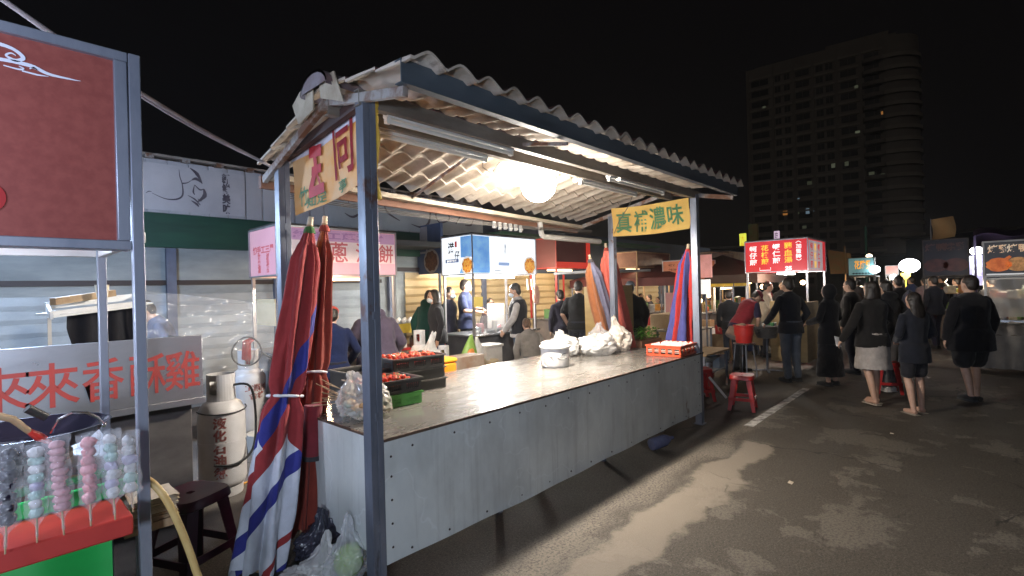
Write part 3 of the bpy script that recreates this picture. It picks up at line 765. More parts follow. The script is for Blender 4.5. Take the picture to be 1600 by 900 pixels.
# furled parasols
def canopy_material(name, stops, slope, low=None, lowh=.0):
    """panels of cloth: bands of colour that wind round the bundle; low = the printed hem pattern below lowh"""
    M = bpy.data.materials.new(name); M.use_nodes = True
    nt = M.node_tree; N = nt.nodes; L = nt.links; b = N['Principled BSDF']; b.inputs['Roughness'].default_value = .85; b.inputs['Sheen Weight'].default_value = .1
    b.inputs['Specular IOR Level'].default_value = .25
    uv = N.new('ShaderNodeUVMap'); sep = N.new('ShaderNodeSeparateXYZ'); L.new(uv.outputs[0], sep.inputs[0])
    def mth(op, x, y=None):
        n = N.new('ShaderNodeMath'); n.operation = op
        for i, q in enumerate((x, y)):
            if q is None: continue
            if isinstance(q, (int, float)): n.inputs[i].default_value = q
            else: L.new(q, n.inputs[i])
        return n.outputs[0]
    u, v = sep.outputs['X'], sep.outputs['Y']
    def ramp(stp, sl):
        k = mth('FRACT', mth('ADD', mth('MULTIPLY', v, sl), u))
        r = N.new('ShaderNodeValToRGB'); r.color_ramp.interpolation = 'CONSTANT'; el = r.color_ramp.elements
        while len(el) < len(stp): el.new(.5)
        for e, (pos, c) in zip(el, stp): e.position = pos; e.color = (*c, 1)
        L.new(k, r.inputs['Fac']); return r.outputs['Color']
    colr = ramp(stops, slope)
    if low:
        zz = mth('PINGPONG', mth('MULTIPLY', u, 4.), .5)
        s_ = mth('LESS_THAN', mth('ADD', v, mth('MULTIPLY', zz, .16)), lowh)
        mx = N.new('ShaderNodeMix'); mx.data_type = 'RGBA'; L.new(s_, mx.inputs['Factor']); L.new(colr, mx.inputs['A']); L.new(ramp(low, -1.5), mx.inputs['B']); colr = mx.outputs['Result']
    tc = N.new('ShaderNodeTexCoord'); nz = N.new('ShaderNodeTexNoise'); nz.inputs['Scale'].default_value = 16; nz.inputs['Detail'].default_value = 6; L.new(tc.outputs['Object'], nz.inputs['Vector'])
    mr = N.new('ShaderNodeMapRange'); mr.inputs['To Min'].default_value = .72; mr.inputs['To Max'].default_value = 1.12; L.new(nz.outputs['Fac'], mr.inputs['Value'])
    m2 = N.new('ShaderNodeMix'); m2.data_type = 'RGBA'; m2.blend_type = 'MULTIPLY'; m2.inputs['Factor'].default_value = 1; L.new(colr, m2.inputs['A']); L.new(mr.outputs['Result'], m2.inputs['B'])
    L.new(m2.outputs['Result'], b.inputs['Base Color'])
    n2 = N.new('ShaderNodeTexNoise'); n2.inputs['Scale'].default_value = 11; n2.inputs['Detail'].default_value = 4; L.new(tc.outputs['Object'], n2.inputs['Vector'])
    bp = N.new('ShaderNodeBump'); bp.inputs['Strength'].default_value = .55; bp.inputs['Distance'].default_value = .03; L.new(n2.outputs['Fac'], bp.inputs['Height']); L.new(bp.outputs['Normal'], b.inputs['Normal'])
    return M
def parasol(label, base, top, R0, seed, M, hemz=.0, tie=None, capc=(.10, .22, .06), splay=1., folds=7, group='furled parasols tied at the tiled stall'):
    base, top = V(base), V(top); ax = (top-base); Ln = ax.length; ax.normalize()
    t = thing('furled_parasol', label, 'parasol', base, 0, group)
    a = V((0, 1, 0)); ux = ax.cross(a).normalized(); uy = ax.cross(ux)
    ps = MB(); ps.tube([base, top], .019, 12); ps.build('pole', wood, t)
    c = MB(); nA, nZ = 120, 90
    def rad(s):   # s = 0 at the hem, 1 at the crown
        return R0*(.70+.40*math.sin(min(1, (1-s)*1.25)*PI*.5)-.16*(1-s)**3)*(1 if s < .90 else max(.22, 1-(s-.90)*6.5))
    uvs = []
    def fn(i, j):
        s = i; th = j*2*PI
        h = hemz+(Ln*.985-hemz)*s
        tw = 2.4*s+seed
        f = math.cos(folds*th+tw*2+.8*mnoise.noise(V((s*3, seed, 0))))*.17+.12*math.cos(3*th-tw+seed)+.06*math.cos(13*th+5*s+seed)+.10*mnoise.noise(V((math.cos(th)*2, math.sin(th)*2, s*5+seed)))
        f = f-.10*abs(math.sin(folds*.5*th+tw))
        r = rad(s)*(1+f*(1 if s < .95 else .3))
        if tie is not None: r *= 1-.24*math.exp(-((h-tie)/.05)**2)
        r += .005*mnoise.noise(V((math.cos(th)*4, math.sin(th)*4, s*18+seed)))
        if s < .5: r *= 1+(splay-1)*(1-2*s)
        if i == 0: h += .05*math.sin(folds*th+seed)+.03*math.sin(3*th)
        uvs.append((j, i))
        return base+ax*h+(ux*math.cos(th)+uy*math.sin(th))*r
    c.grid(fn, nZ, nA)
    o = c.build('canopy', M, t, smooth=60)
    ul = o.data.uv_layers.new(name='panels')
    for l in o.data.loops: ul.data[l.index].uv = uvs[l.vertex_index]
    cp = MB(); cp.lathe([(.040, -.035), (.034, -.008), (.024, .010), (0.0, .016)], top-ax*.02, 18); cp.build('crown_patch', cloth(capc, 'para'), t)
    fi = MB(); fi.tube([top, top+ax*.055], [.02, .017], 12); fi.build('finial', mat('pale_wood', (.62, .50, .34), rough=.6), t)
    if tie is not None:
        b2 = MB(); r = R0*.95; n = 28
        pts = [base+ax*(tie+.012*math.sin(2*PI*k/n))+(ux*math.cos(2*PI*k/n)+uy*math.sin(2*PI*k/n))*r*(1+.08*math.cos(14*PI*k/n)) for k in range(n+1)]
        b2.tube(pts, .009, 6); b2.build('strap', mat('white_strap', (.7, .7, .72), rough=.7), t)
    return t
CR = (.29, .032, .034); CB = (.032, .036, .22); CW = (.58, .60, .66); CM = (.22, .035, .022); CO = (.36, .10, .035)
cm1 = canopy_material('crimson_canopy', [(0, CR), (.60, CB), (.71, CR)], -1.1, [(0, CW), (.20, CR), (.24, CW), (.34, CB), (.47, CW), (.58, CR), (.70, CW), (.84, CB), (.93, CW)], .40)
parasol('crimson and blue furled parasol with white hem pattern at the tiled stall near end', at(404, 893, Z=0), at(484, 352, Y=3.22), .104, .6, cm1, hemz=.015, tie=1.03, splay=1.30, capc=(.07, .17, .05))
cm2 = canopy_material('brown_canopy', [(0, CM), (.5, CO), (.78, CM)], -.4)
parasol('dull red brown furled parasol between the crimson parasol and the pale end panel', at(462, 865, Z=0)+V((.06, .05, 0)), at(507, 350, Y=3.42), .078, 2.1, cm2, hemz=.10, tie=1.12, capc=(.25, .04, .03))
cf = MB(); cb_ = at(489, 690, Y=3.22); cf.tube([cb_+V((-.01, 0, -.09)), cb_+V((.01, 0, .24))], [.058, .056], 16); cf.tube([cb_+V((-.011, 0, -.115)), cb_+V((-.009, 0, -.085))], [.061, .061], 16, 1)
solo(cf, 'cloth_sleeve', [cloth((.22, .03, .04)), cloth((.06, .055, .06))], 'rolled crimson sleeve with charcoal hem standing against the pale end panel', 'parasol sleeve', cb_-V((0, 0, .12)))
CS = (.66, .15, .11)
cm3 = canopy_material('salmon_canopy', [(0, CS), (.42, (.07, .12, .06)), (.56, CS)], -.15)
parasol('salmon red furled parasol with a green stripe, leaning at the rear far post', (6.95, 4.0, 0), at(947, 386, Y=3.72), .135, 1.2, cm3, hemz=.3, capc=(.32, .05, .03))
CQ = (.45, .17, .07)
cm4 = canopy_material('orange_canopy', [(0, CQ), (.30, (.22, .22, .32)), (.58, CQ)], .25)
parasol('orange and grey furled parasol in front of the plywood board', (6.78, 4.12, 0), at(922, 404, Y=3.85), .125, 3.0, cm4, hemz=.3, capc=(.10, .09, .10))
CX = (.075, .08, .26); CY = (.46, .035, .03)
cm5 = canopy_material('striped_canopy', [(0, CX), (.13, CY), (.22, CX), (.42, CY), (.5, CX), (.66, CY), (.80, CX), (.92, CY)], 0)
parasol('blue and red striped furled parasol standing by the far front post', (5.99, 2.82, 0), at(1075, 388, X=6.12), .13, .2, cm5, hemz=.25, splay=1.8, capc=(.5, .04, .03))
# ------------------------------------------------------------------ long market building behind
bld = thing('market_building', 'long low market building with white ribbed fascia, green band and closed roller shutters', 'building', (4, 8.6, 0))
wy = 8.6
w = MB(); w.bb(-8, 8.15, wy, wy+.3, 0, 2.37); w.build('wall', mat('grey_render', (.34, .37, .38), (.22, .25, .26), rough=.75, scale=1.3, stretch=(1, 1, 3), detail=9, lo=.35, hi=.65), bld)
w = MB(); w.bb(8.15, 22, wy, wy+.3, 0, 3.2); w.build('wall', mat('dark_blue_wall', (.05, .075, .12), (.035, .05, .08), rough=.6, scale=2), bld)
w = MB(); w.bb(-8, 8.15, wy-.10, wy, 2.37, 2.86); w.build('beam', mat('green_beam', (.018, .085, .05), (.012, .05, .035), rough=.55, scale=2, stretch=(.4, 1, 2)), bld)
w = MB()
n = int(16.1/.26)
for i in range(n):
    x = -8+i*.26; w.bb(x, x+.232, wy-.12, wy+.02, 2.862, 3.62); w.bb(x+.232, x+.26, wy-.095, wy+.02, 2.862, 3.62)
w.build('fascia', mat('white_ribbed_sheet', (.55, .53, .55), (.40, .39, .41), rough=.55, scale=1.6, stretch=(1, 1, .4), detail=8), bld)
w = MB(); w.bb(-8, 8.15, wy-.02, wy+3, 3.60, 3.66)
for i in range(36):
    x = -7.6+i*.44; w.bar((x, wy-.24, 3.63), (x+.0, wy+2.5, 3.9), .10, .06, 1)
for i in range(72):
    x = -8+i*.22; w.bar((x+.11, wy-.22, 3.66), (x+.11, wy+2.5, 3.93), .216, .03)
w.build('roof', [mat('roof_sheet_edge', (.34, .29, .24), (.22, .17, .14), rough=.7, scale=5), rusty], bld)
w = MB(); w.bb(-8, 5.4, wy-.05, wy-.002, 1.83, 1.90); w.bb(5.4, 8.15, wy-.05, wy-.002, 2.06, 2.14); w.build('cable_duct', mat('dark_duct', (.03, .02, .02), rough=.6), bld)
def shutter(x0, x1, z1, m_, pitch=.085, dp=1.):
    s = MB(); k = int(z1/pitch)
    for i in range(k):
        z = i*pitch; zt = z+pitch
        s.add([(x0, wy-.012, z), (x1, wy-.012, z), (x1, wy-.012-.033*dp, z+pitch*.35), (x0, wy-.012-.033*dp, z+pitch*.35), (x1, wy-.012-.018*dp, zt-.006), (x0, wy-.012-.018*dp, zt-.006), (x1, wy-.012, zt), (x0, wy-.012, zt)],
              [(0, 1, 2, 3), (3, 2, 4, 5), (5, 4, 6, 7)])
    return s.build('roller_shutter', m_, bld, smooth=0)
gsh = mat('grey_shutter', (.40, .45, .49), (.26, .30, .33), rough=.5, metal=.1, scale=1.1, stretch=(1, 1, 1.6), detail=9)
ysh = mat('cream_shutter', (.62, .50, .30), (.50, .38, .20), rough=.55, scale=1.2, stretch=(1, 1, .4))
x = 1.9
for x0, x1, m_, zt, pt in ((-3.5, -.6, gsh, 1.8, .17), (-.5, 1.85, gsh, 1.8, .17), (1.95, 3.35, gsh, 1.8, .17), (3.45, 5.3, gsh, 1.8, .17), (5.95, 8.1, ysh, 2.04, .17), (8.2, 10.9, ysh, 2.04, .17), (11.0, 13.4, ysh, 2.0, .17), (13.5, 17, ysh, 1.9, .17)):
    shutter(x0, x1, zt, m_, pt, .25 if m_ is gsh else 1.)
for x in (1.90, 3.40, 5.6, 8.15, 10.95, 13.45):
    w = MB(); w.bb(x-.06, x+.06, wy-.09, wy-.001, 0, 2.36); w.build('column', mat('blue_grey_column', (.14, .17, .25), (.10, .12, .18), rough=.6, scale=4), bld)
mw_ = MB(); mw_.bb(-8, 2.9, wy-.128, wy-.1225, 2.90, 3.56); mw_.build('mural_board', mat('mural_white', (.56, .53, .55), (.46, .44, .46), rough=.6, scale=2), bld)
def mural(o, name, strokes, sc):
    k = MB()
    for pts, ws in strokes:
        # smooth the stroke
        P_ = []; W_ = []
        for i in range(len(pts)-1):
            for q in range(6):
                t = q/6; a, b = V(pts[i]), V(pts[i+1])
                a0 = V(pts[max(i-1, 0)]); b1 = V(pts[min(i+2, len(pts)-1)])
                p = .5*((2*a)+(-a0+b)*t+(2*a0-5*a+4*b-b1)*t*t+(-a0+3*a-3*b+b1)*t**3)
                P_.append(p*sc); W_.append((ws[i]*(1-t)+ws[i+1]*t)*sc)
        P_.append(V(pts[-1])*sc); W_.append(ws[-1]*sc)
        k.ribbon(P_, W_, o, (1, 0, 0), (0, 0, 1))
    return k
ink = mat('mural_ink', (.07, .055, .075), (.14, .12, .14), rough=.7, scale=8)
st1 = [([(-.9, .0), (-.82, .06), (-.75, .05)], [.01, .03, .01]), ([(-.75, .02), (-.4, -.12), (-.1, -.10), (.06, .05), (.06, .38), (.0, .62), (-.02, .85)], [.01, .03, .05, .05, .03, .025, .01]),
       ([(.06, .42), (.2, .46), (.32, .56)], [.05, .03, .01]), ([(.28, .95), (.48, .78), (.62, .48)], [.02, .11, .02]), ([(.32, .56), (.45, .62), (.62, .5)], [.02, .10, .02]),
       ([(.40, .42), (.36, .2), (.40, .10)], [.01, .05, .02]), ([(.40, .42), (.55, .28), (.66, .32)], [.02, .05, .02]), ([(.66, .32), (.68, .1), (.48, -.12)], [.04, .13, .03]),
       ([(.20, .06), (.4, -.05), (.55, -.22)], [.01, .05, .02]), ([(.3, -.1), (.45, -.2), (.50, -.28)], [.02, .08, .02]), ([(.48, -.02), (.56, -.08), (.60, -.02)], [.01, .05, .01])]
k = mural((2.02, wy-.129, 3.12), 'a', st1, .46); k.build('mural_drawing', ink, bld, smooth=0)
k = MB(); text(k, '新\n鮮\n美\n味', (2.63, wy-.131, 3.23), (1, 0, 0), (0, 0, 1), .15, offset=.006, fit=(.12, .62)); k.build('lettering', ink, bld, smooth=0)
mb2 = MB(); mb2.bb(4.3, 8.1, wy-.128, wy-.1225, 2.88, 3.58); mb2.build('mural_board', mat('mural_pale', (.50, .53, .55), (.40, .43, .46), rough=.6, scale=2), bld)
st2 = [([(0, 0), (.2, -.06), (.5, .15), (.62, .3)], [.01, .05, .04, .01]), ([(.9, .3), (1.0, .1), (1.3, -.05)], [.01, .05, .02]), ([(1.6, -.1), (1.9, -.15), (2.1, .0), (2.15, .4)], [.01, .05, .06, .02]),
       ([(2.5, .3), (2.3, .2), (2.4, .0), (2.7, .1), (2.6, .35)], [.02, .04, .03, .04, .01]), ([(2.9, .0), (3.1, .25), (3.3, .3)], [.02, .05, .01]), ([(-.1, .25), (.05, .35), (.1, .2)], [.02, .04, .01]), ([(3.2, .0), (3.4, .02), (3.5, .2)], [.02, .05, .01])]
k = mural((4.6, wy-.129, 3.12), 'b', st2, .92); k.build('mural_drawing', ink, bld, smooth=0)
aw = MB(); aw.bb(3.4, 8.1, wy-.9, wy-.12, 2.50, 2.60); aw.build('awning', mat('dark_awning', (.05, .055, .065), (.03, .035, .04), rough=.6, scale=3), bld)
aw = MB(); aw.bar((8.2, wy-.05, 2.95), (16, wy-.05, 2.95), 1.2, .06); aw.build('awning', mat('green_awning', (.02, .10, .05), rough=.6), bld)

# ------------------------------------------------------------------ stall at the left edge of the place
ls = thing('skewer_stall', 'steel framed snack stall with large brown signboard and red shelf of marshmallow skewers', 'stall', (-.4, 2.6, 0))
tube_m = mat('square_tube', (.36, .38, .44), (.22, .24, .29), rough=.42, metal=.5, scale=6, stretch=(1, 1, .3), rvar=.1)
for x, y, z0, z1 in ((.405, 2.285, 0, 2.555), (-1.5, 2.285, 0, 2.555), (.42, 3.22, 0, 1.95), (-1.5, 3.22, 0, 1.95)):
    p = MB(); p.bb(x-.018, x+.018, y-.018, y+.018, z0, z1); p.build('post', tube_m, ls, bevel=.003)
p = MB(); p.bb(-1.48, .40, 3.205, 3.235, 1.86, 1.90); p.bb(.405, .435, 2.31, 3.20, 1.86, 1.90); p.bb(-1.48, -.0, 2.31, 2.34, 1.79, 1.82); p.build('rail', white_pl, ls, bevel=.003)
sg = MB(); sg.bb(-1.5, .345, 2.292, 2.35, 1.862, 2.52)
sgm = mat('sign_brown_red', (.31, .085, .068), (.26, .068, .056), rough=.28, scale=30, detail=2, coat=.3)
sb = sg.build('signboard', sgm, ls)
fr = MB()
for x0, x1, z0, z1 in ((-1.5, .385, 2.52, 2.556), (-1.5, .385, 1.828, 1.862), (.345, .383, 1.862, 2.52)): fr.bb(x0, x1, 2.272, 2.36, z0, z1)
fr.build('sign_frame', tube_m, sb, bevel=.003)
mo = MB(); u = V((1, 0, 0)); wv = V((0, 0, 1)); so = V((.085, 2.2915, 2.455))
def curve(pts, ws, th=.002, n=7):
    P_ = []; W_ = []
    for i in range(len(pts)-1):
        for q in range(n):
            t = q/n; a, b = V(pts[i]), V(pts[i+1]); a0 = V(pts[max(i-1, 0)]); b1 = V(pts[min(i+2, len(pts)-1)])
            P_.append(.5*((2*a)+(-a0+b)*t+(2*a0-5*a+4*b-b1)*t*t+(-a0+3*a-3*b+b1)*t**3)); W_.append(ws[i]*(1-t)+ws[i+1]*t)
    P_.append(V(pts[-1])); W_.append(ws[-1]); return P_, W_
for pts, ws in (([(-.12, .0), (-.06, .035), (.0, .03), (.035, .0), (.01, -.02), (-.02, -.008), (-.005, .008), (.012, .002)], [.02, .016, .012, .014, .012, .008, .006, .003]),
                ([(-.14, -.045), (-.03, -.03), (.06, -.03), (.12, -.05), (.20, -.052), (.235, -.05)], [.008, .014, .016, .012, .006, .001]),
                ([(-.03, -.055), (.02, -.058), (.035, -.05), (.02, -.043)], [.004, .007, .006, .003]), ([(.03, -.062), (.08, -.065), (.12, -.062)], [.006, .007, .001]),
                ([(.055, -.045), (.07, -.036), (.085, -.046)], [.004, .006, .003])):
    a, b = curve(pts, ws); mo.ribbon([p*.72 for p in a], [q*.8 for q in b], so, u, wv)
mo.build('cloud_motif', mat('motif_white', (.72, .74, .82), rough=.5), sb, smooth=0)
rd = MB(); rd.prism([(.035*math.cos(a*PI/12), .045*math.sin(a*PI/12)) for a in range(24)], (.028, 2.2905, 1.985), u, wv, .002); rd.build('red_disc', mat('disc_red', (.38, .02, .02), rough=.4), sb, smooth=0)
bd = MB(); bd.bb(-1.45, .335, 2.06, 2.30, .868, .932); bd.build('shelf', [mat('red_shelf', (.50, .045, .030), (.40, .03, .025), rough=.5, scale=5, bump=.1)], ls, bevel=.006)
bd = MB(); bd.bb(-1.45, .385, 2.40, 3.15, .98, 1.02); bd.build('worktop', stainless, ls, bevel=.003)
bd = MB(); bd.bb(-1.45, .40, 2.305, 2.33, .932, .985); bd.build('rim', mat('green_rim', (.02, .42, .10), rough=.4), ls, bevel=.004)
gp = MB(); gp.grid(lambda a, b: (-1.45+1.735*a, 2.10+.012*math.sin(a*40)+.008*math.sin(b*7), .06+.808*b), 80, 8); gp.build('skirt_cloth', mat('bright_green_cloth', (.012, .36, .065), (.010, .28, .05), rough=.45, scale=4, coat=.2), ls)
tp = MB(); tp.bb(-1.2, -.2, 2.7, 2.74, 1.80, 1.83); tp.build('light_tube', glow('cool_tube_left', (.78, .86, 1.), 5.), ls)

def skewer(label, tip, head, cols, seed, dark=False, fat=1.):
    b = at(*tip, Z=.9325); tp_ = at(*head, Y=b.y+.06)
    t = thing('candied_skewer' if dark else 'marshmallow_skewer', label, 'skewer', b, 0, 'wrapped skewers on the red shelf')
    d = (tp_-b).normalized(); ln = (tp_-b).length
    s = MB(); s.tube([b, tp_-d*.03], .0026, 6); s.build('stick', wood, t)
    n = len(cols); L0 = .27
    for i, c in enumerate(cols):
        p = b.lerp(tp_, L0+(1-L0)*(i+.5)/n); r = ln*(1-L0)/n*.53
        m_ = MB()
        ang = Matrix.Rotation(rnd.random()*3, 3, 'Z') @ Matrix.Rotation(rnd.uniform(-.35, .35), 3, 'X')
        k = rnd.uniform(1.15, 1.4)*fat
        m_.sph(p+V((rnd.uniform(-.003, .003), rnd.uniform(-.003, .003), 0)), (r*k, r*k*.9, r*1.25), 16, 10, rot=ang, wob=.22, seed=seed*10+i)
        m_.sph(p+V((rnd.uniform(-.5, .5)*r, -.3*r, rnd.uniform(-.4, .4)*r)), (r*k*.72, r*.8, r*.85), 12, 8, rot=ang, wob=.4, seed=seed*10+i+5)
        nm = 'candy_%d_%d_%d' % tuple(int(q*99) for q in c)
        m_.build('grape' if dark else 'marshmallow', mat(nm, c, tuple(q*.72 for q in c), rough=.3 if dark else .6, scale=40), t)
    w_ = MB(); r0 = ln*(1-L0)/n*.53*1.7*fat
    def wrap(a, q):
        p = b.lerp(tp_, .06+q*1.0); s_ = .06+q
        th = a*2*PI
        r = r0*(1 if s_ > L0 else max(.14, max(0, (s_-.10)/(L0-.10))**2.2))
        if s_ > .985: r *= 1.12
        r *= 1+.20*mnoise.noise(V((math.cos(th)*1.5, math.sin(th)*1.5, s_*12+seed)))+.10*mnoise.noise(V((math.cos(th)*4, math.sin(th)*4, s_*30+seed)))
        return p+V((math.cos(th)*r*1.12, math.sin(th)*r*.8, .008*mnoise.noise(V((math.cos(th)*3, math.sin(th)*3, seed))) if q == 1 else 0))
    w_.grid(wrap, 26, 34); w_.build('wrapper', mat('clear_wrapper', (.9, .9, .92), rough=.12, alpha=.17, bump=1., bscale=45, spec=1.), t, smooth=80)
PK = (.60, .24, .25); PK2 = (.56, .27, .29); MT = (.40, .54, .50); WH = (.60, .58, .58); LV = (.44, .40, .52); DK = (.012, .008, .02)
skewer('skewer of near black candied grapes at the very edge of the red shelf', (8, 866), (14, 702), [DK]*7, 1, True)
skewer('mint and white marshmallow skewer beside the dark grape one', (58, 848), (56, 700), [MT, WH, MT, LV, MT, WH, MT, WH], 2, fat=1.1)
skewer('tall solid pink marshmallow skewer fourth from the steel post', (100, 836), (88, 690), [PK2]*10, 3, fat=1.45)
skewer('pink marshmallow skewer with clear gaps between its beads, third from the steel post', (142, 822), (138, 685), [PK]*7, 4)
skewer('mint, lavender and white marshmallow skewer second from the steel post', (180, 812), (171, 680), [WH, LV, WH, LV, MT, MT, WH], 5)
skewer('white marshmallow skewer half hidden by the steel post', (208, 800), (200, 682), [WH, MT, WH, LV, WH, WH], 6)
# wok with ladle
wk = thing('wok', 'large dark wok with ring handle on the snack stall worktop', 'wok', (.13, 2.72, 1.02))
q = MB(); wc = V((.12, 2.72, 1.045)); q.lathe([(0, 0), (.10, .008), (.19, .045), (.25, .105), (.255, .108), (.245, .108), (.185, .052), (.10, .016), (0, .010)], wc, 40)
q.build('pan', mat('wok_black', (.03, .03, .05), (.06, .05, .08), rough=.18, metal=.7, scale=5), wk)
q = MB(); q.lathe([(.13, -.025), (.13, 0)], wc, 24); q.build('stand', dark_steel, wk)
q = MB(); hp_ = [at(88, 650, Y=2.50), at(84, 668, Y=2.50), at(92, 655, Y=2.48), at(112, 645, Y=2.47), at(135, 645, Y=2.48), at(152, 652, Y=2.49), at(162, 664, Y=2.50)]
q.tube([at(80, 676, Y=2.5)]+hp_[2:], .006, 8); q.sph(hp_[-1], .010, 10, 7); q.build('handle', chrome, wk)
q = MB(); q.tube([at(42, 638, Y=2.46), at(72, 652, Y=2.47)], [.016, .014], 10); q.build('grip', black_pl, wk)
ld = thing('ladle', 'wooden handled spoon with red tip lying over the dark wok', 'spoon', at(60, 672, Y=2.45))
q = MB(); q.tube([at(-10, 648, Y=2.44), at(20, 655, Y=2.44), at(48, 676, Y=2.46)], [.012, .012, .010], 10); q.build('handle', wood, ld)
q = MB(); q.tube([at(46, 674, Y=2.455), at(60, 682, Y=2.47), at(84, 694, Y=2.50)], [.010, .015, .006], 10); q.build('tip', mat('red_tip', (.6, .04, .03), rough=.4), ld)
# hose, roll, stool
hs = MB(); pts = [at(*p, Y=yy) for p, yy in (((196, 760), 2.40), ((214, 747), 2.35), ((234, 752), 2.30), ((254, 772), 2.27), ((272, 803), 2.26), ((290, 845), 2.26), ((305, 888), 2.26), ((316, 930), 2.26))]
pts += [V((pts[-1].x+.02, 2.42, .2)), V((pts[-1].x-.1, 2.5, .02))]
a = []
for i in range(len(pts)-1):
    for k in range(5):
        t = k/5; p0 = pts[max(i-1, 0)]; p3 = pts[min(i+2, len(pts)-1)]
        a.append(.5*((2*pts[i])+(-p0+pts[i+1])*t+(2*p0-5*pts[i]+4*pts[i+1]-p3)*t*t+(-p0+3*pts[i]-3*pts[i+1]+p3)*t**3))
a.append(pts[-1]); hs.tube(a, .0135, 12); solo(hs, 'gas_hose', mat('yellow_hose', (.72, .52, .22), (.62, .42, .16), rough=.45, scale=10), 'thick yellow hose arching down behind the steel post by the maroon stool', 'hose', (.6, 2.4, 0))
pr_ = thing('paper_stack', 'torn stack of brown paper bags sticking out past the red shelf', 'paper bags', (.50, 2.42, .74))
q = MB()
for i in range(16):
    f = i*.0055; q.box((.452+.006*rnd.random(), 2.46+.004*rnd.random(), .775+f), (.15+.015*rnd.random(), .16, .0035), 0 if i > 4 else 1, Matrix.Rotation(rnd.uniform(-.08, .08), 3, 'Z'))
q.build('sheets', [mat('paper_pale', (.62, .52, .40), (.5, .40, .28), rough=.8, scale=10), card], pr_)
q = MB(); q.bb(.36, .52, 2.385, 2.54, .735, .768); q.build('tray', wood, pr_); 
q = MB(); q.bb(.405, .425, 2.44, 2.46, .0, .74); q.build('support', tube_m, pr_)

def stool(name, label, loc, rz, m_, group=None, h=.46, s=1.):
    t = thing(name, label, 'stool', loc, rz, group)
    q = MB(); pr = []
    for k in range(48):
        a = 2*PI*k/48; c_, s_ = math.cos(a), math.sin(a); e = 4.5
        r = 1/((abs(c_)**e+abs(s_)**e)**(1/e)); pr.append((c_*r*.145*s, s_*r*.145*s))
    n = 48
    lv = [(1.0, h-.055), (1.03, h-.05), (1.0, h-.012), (.95, h), (.2, h-.004), (.12, h-.004), (.10, h-.02)]
    vs = []; fs = []
    for f, z in lv:
        for x_, y_ in pr: vs.append((x_*f, y_*f, z))
    for i in range(len(lv)-1):
        for j in range(n): fs.append((i*n+j, i*n+(j+1) % n, (i+1)*n+(j+1) % n, (i+1)*n+j))
    fs.append(tuple((len(lv)-1)*n+j for j in range(n)))
    q.add(vs, fs); q.build('seat', m_, t, world=False)
    for sx in (-1, 1):
        for sy in (-1, 1):
            q = MB(); a0 = V((sx*.115*s, sy*.115*s, h-.03)); a1 = V((sx*.165*s, sy*.165*s, 0))
            wv_ = .028*s
            for (ox, oy) in ((1, 0), (0, 1)):
                d0 = V((-sx*ox, -sy*oy, 0)); 
                q.add([a0+V((0, 0, 0)), a0+d0*wv_*2.4, a1+d0*wv_*1.5, a1, a0+V((-sx*oy, -sy*ox, 0))*.008, a0+d0*wv_*2.4+V((-sx*oy, -sy*ox, 0))*.008, a1+d0*wv_*1.5+V((-sx*oy, -sy*ox, 0))*.008, a1+V((-sx*oy, -sy*ox, 0))*.008],
                      [(0, 1, 2, 3), (4, 7, 6, 5), (0, 4, 5, 1), (1, 5, 6, 2), (2, 6, 7, 3), (3, 7, 4, 0)])
            q.build('leg', m_, t, world=False)
    q = MB(); z = h*.33; e = .149*s
    for k in (-1, 1): q.box((0, k*e, z), (2*e, .010, .04*s)); q.box((k*e, 0, z), (.010, 2*e-.012, .04*s))
    q.build('stretcher', m_, t, world=False)
    return t
mar = mat('maroon_plastic', (.085, .012, .028), (.06, .010, .02), rough=.35, scale=5)
stool('plastic_stool', 'maroon plastic stool standing behind the yellow hose', (.83, 3.42, 0), R(25), mar, h=.50, s=1.15)
# tie rope / pole from the left to the main stall
rp = MB(); a0 = at(-60, -45, Y=2.9); a1 = at(428, 262, Y=3.7)
rp.tube([a0.lerp(a1, i/16)+V((0, 0, -.05*math.sin(PI*i/16))) for i in range(17)], .011, 8); rp.tube([a0.lerp(a1, i/16)+V((0, .02, .012-.075*math.sin(PI*i/16))) for i in range(17)], .006, 6)
solo(rp, 'guy_rope', mat('pale_rope', (.46, .42, .44), (.34, .31, .32), rough=.7, scale=12), 'pale guy rope running from above the brown signboard to the rear near post', 'rope', a1)

# ------------------------------------------------------------------ fried chicken cart behind the left stall
fc = thing('fried_chicken_cart', 'stainless food cart with red brushed characters across its front panel', 'food cart', (-.2, 4.6, 0))
q = MB(); q.bb(-1.8, 1.09, 4.10, 4.125, .93, 1.375); q.bb(-1.8, 1.10, 4.085, 4.14, .885, .93); q.build('front_panel', mat('brushed_panel', (.55, .56, .60), (.40, .41, .44), rough=.34, metal=.75, scale=2, stretch=(1, 1, 2.5), rvar=.1), fc, bevel=.003)
q = MB(); q.bb(1.065, 1.09, 4.13, 4.98, .93, 1.33); q.build('side_panel', stainless, fc, bevel=.003)
q = MB(); q.bb(-1.75, 1.03, 4.16, 4.95, .10, .885); q.build('cabinet', mat('cabinet_grey_brown', (.16, .145, .135), (.10, .09, .085), rough=.6, metal=.3, scale=3, stretch=(1, 1, 2)), fc, bevel=.005)
for x in (-1.6, .9):
    for y in (4.3, 4.8): q = MB(); q.cyl((x, y-.02, .05), (x, y+.02, .05), .05, 14); q.build('caster', black_pl, fc)
rb_ = mat('brushed_red', (.50, .045, .030), (.40, .06, .05), rough=.6, scale=14, lo=.3, hi=.55)
fx = [(' 來', 0)]
q = MB()
cx = [at(p, 595, Y=4.10).x for p in (-2, 82, 162, 232, 286)]
for ch, x_, wd in zip('來來香酥雞', cx, (.27, .25, .21, .20, .21)):
    text(q, ch, (x_, 4.0985, 1.135), (1, 0, 0), (0, 0, 1), 1., offset=.010, fit=(wd, .27), hand=.003)
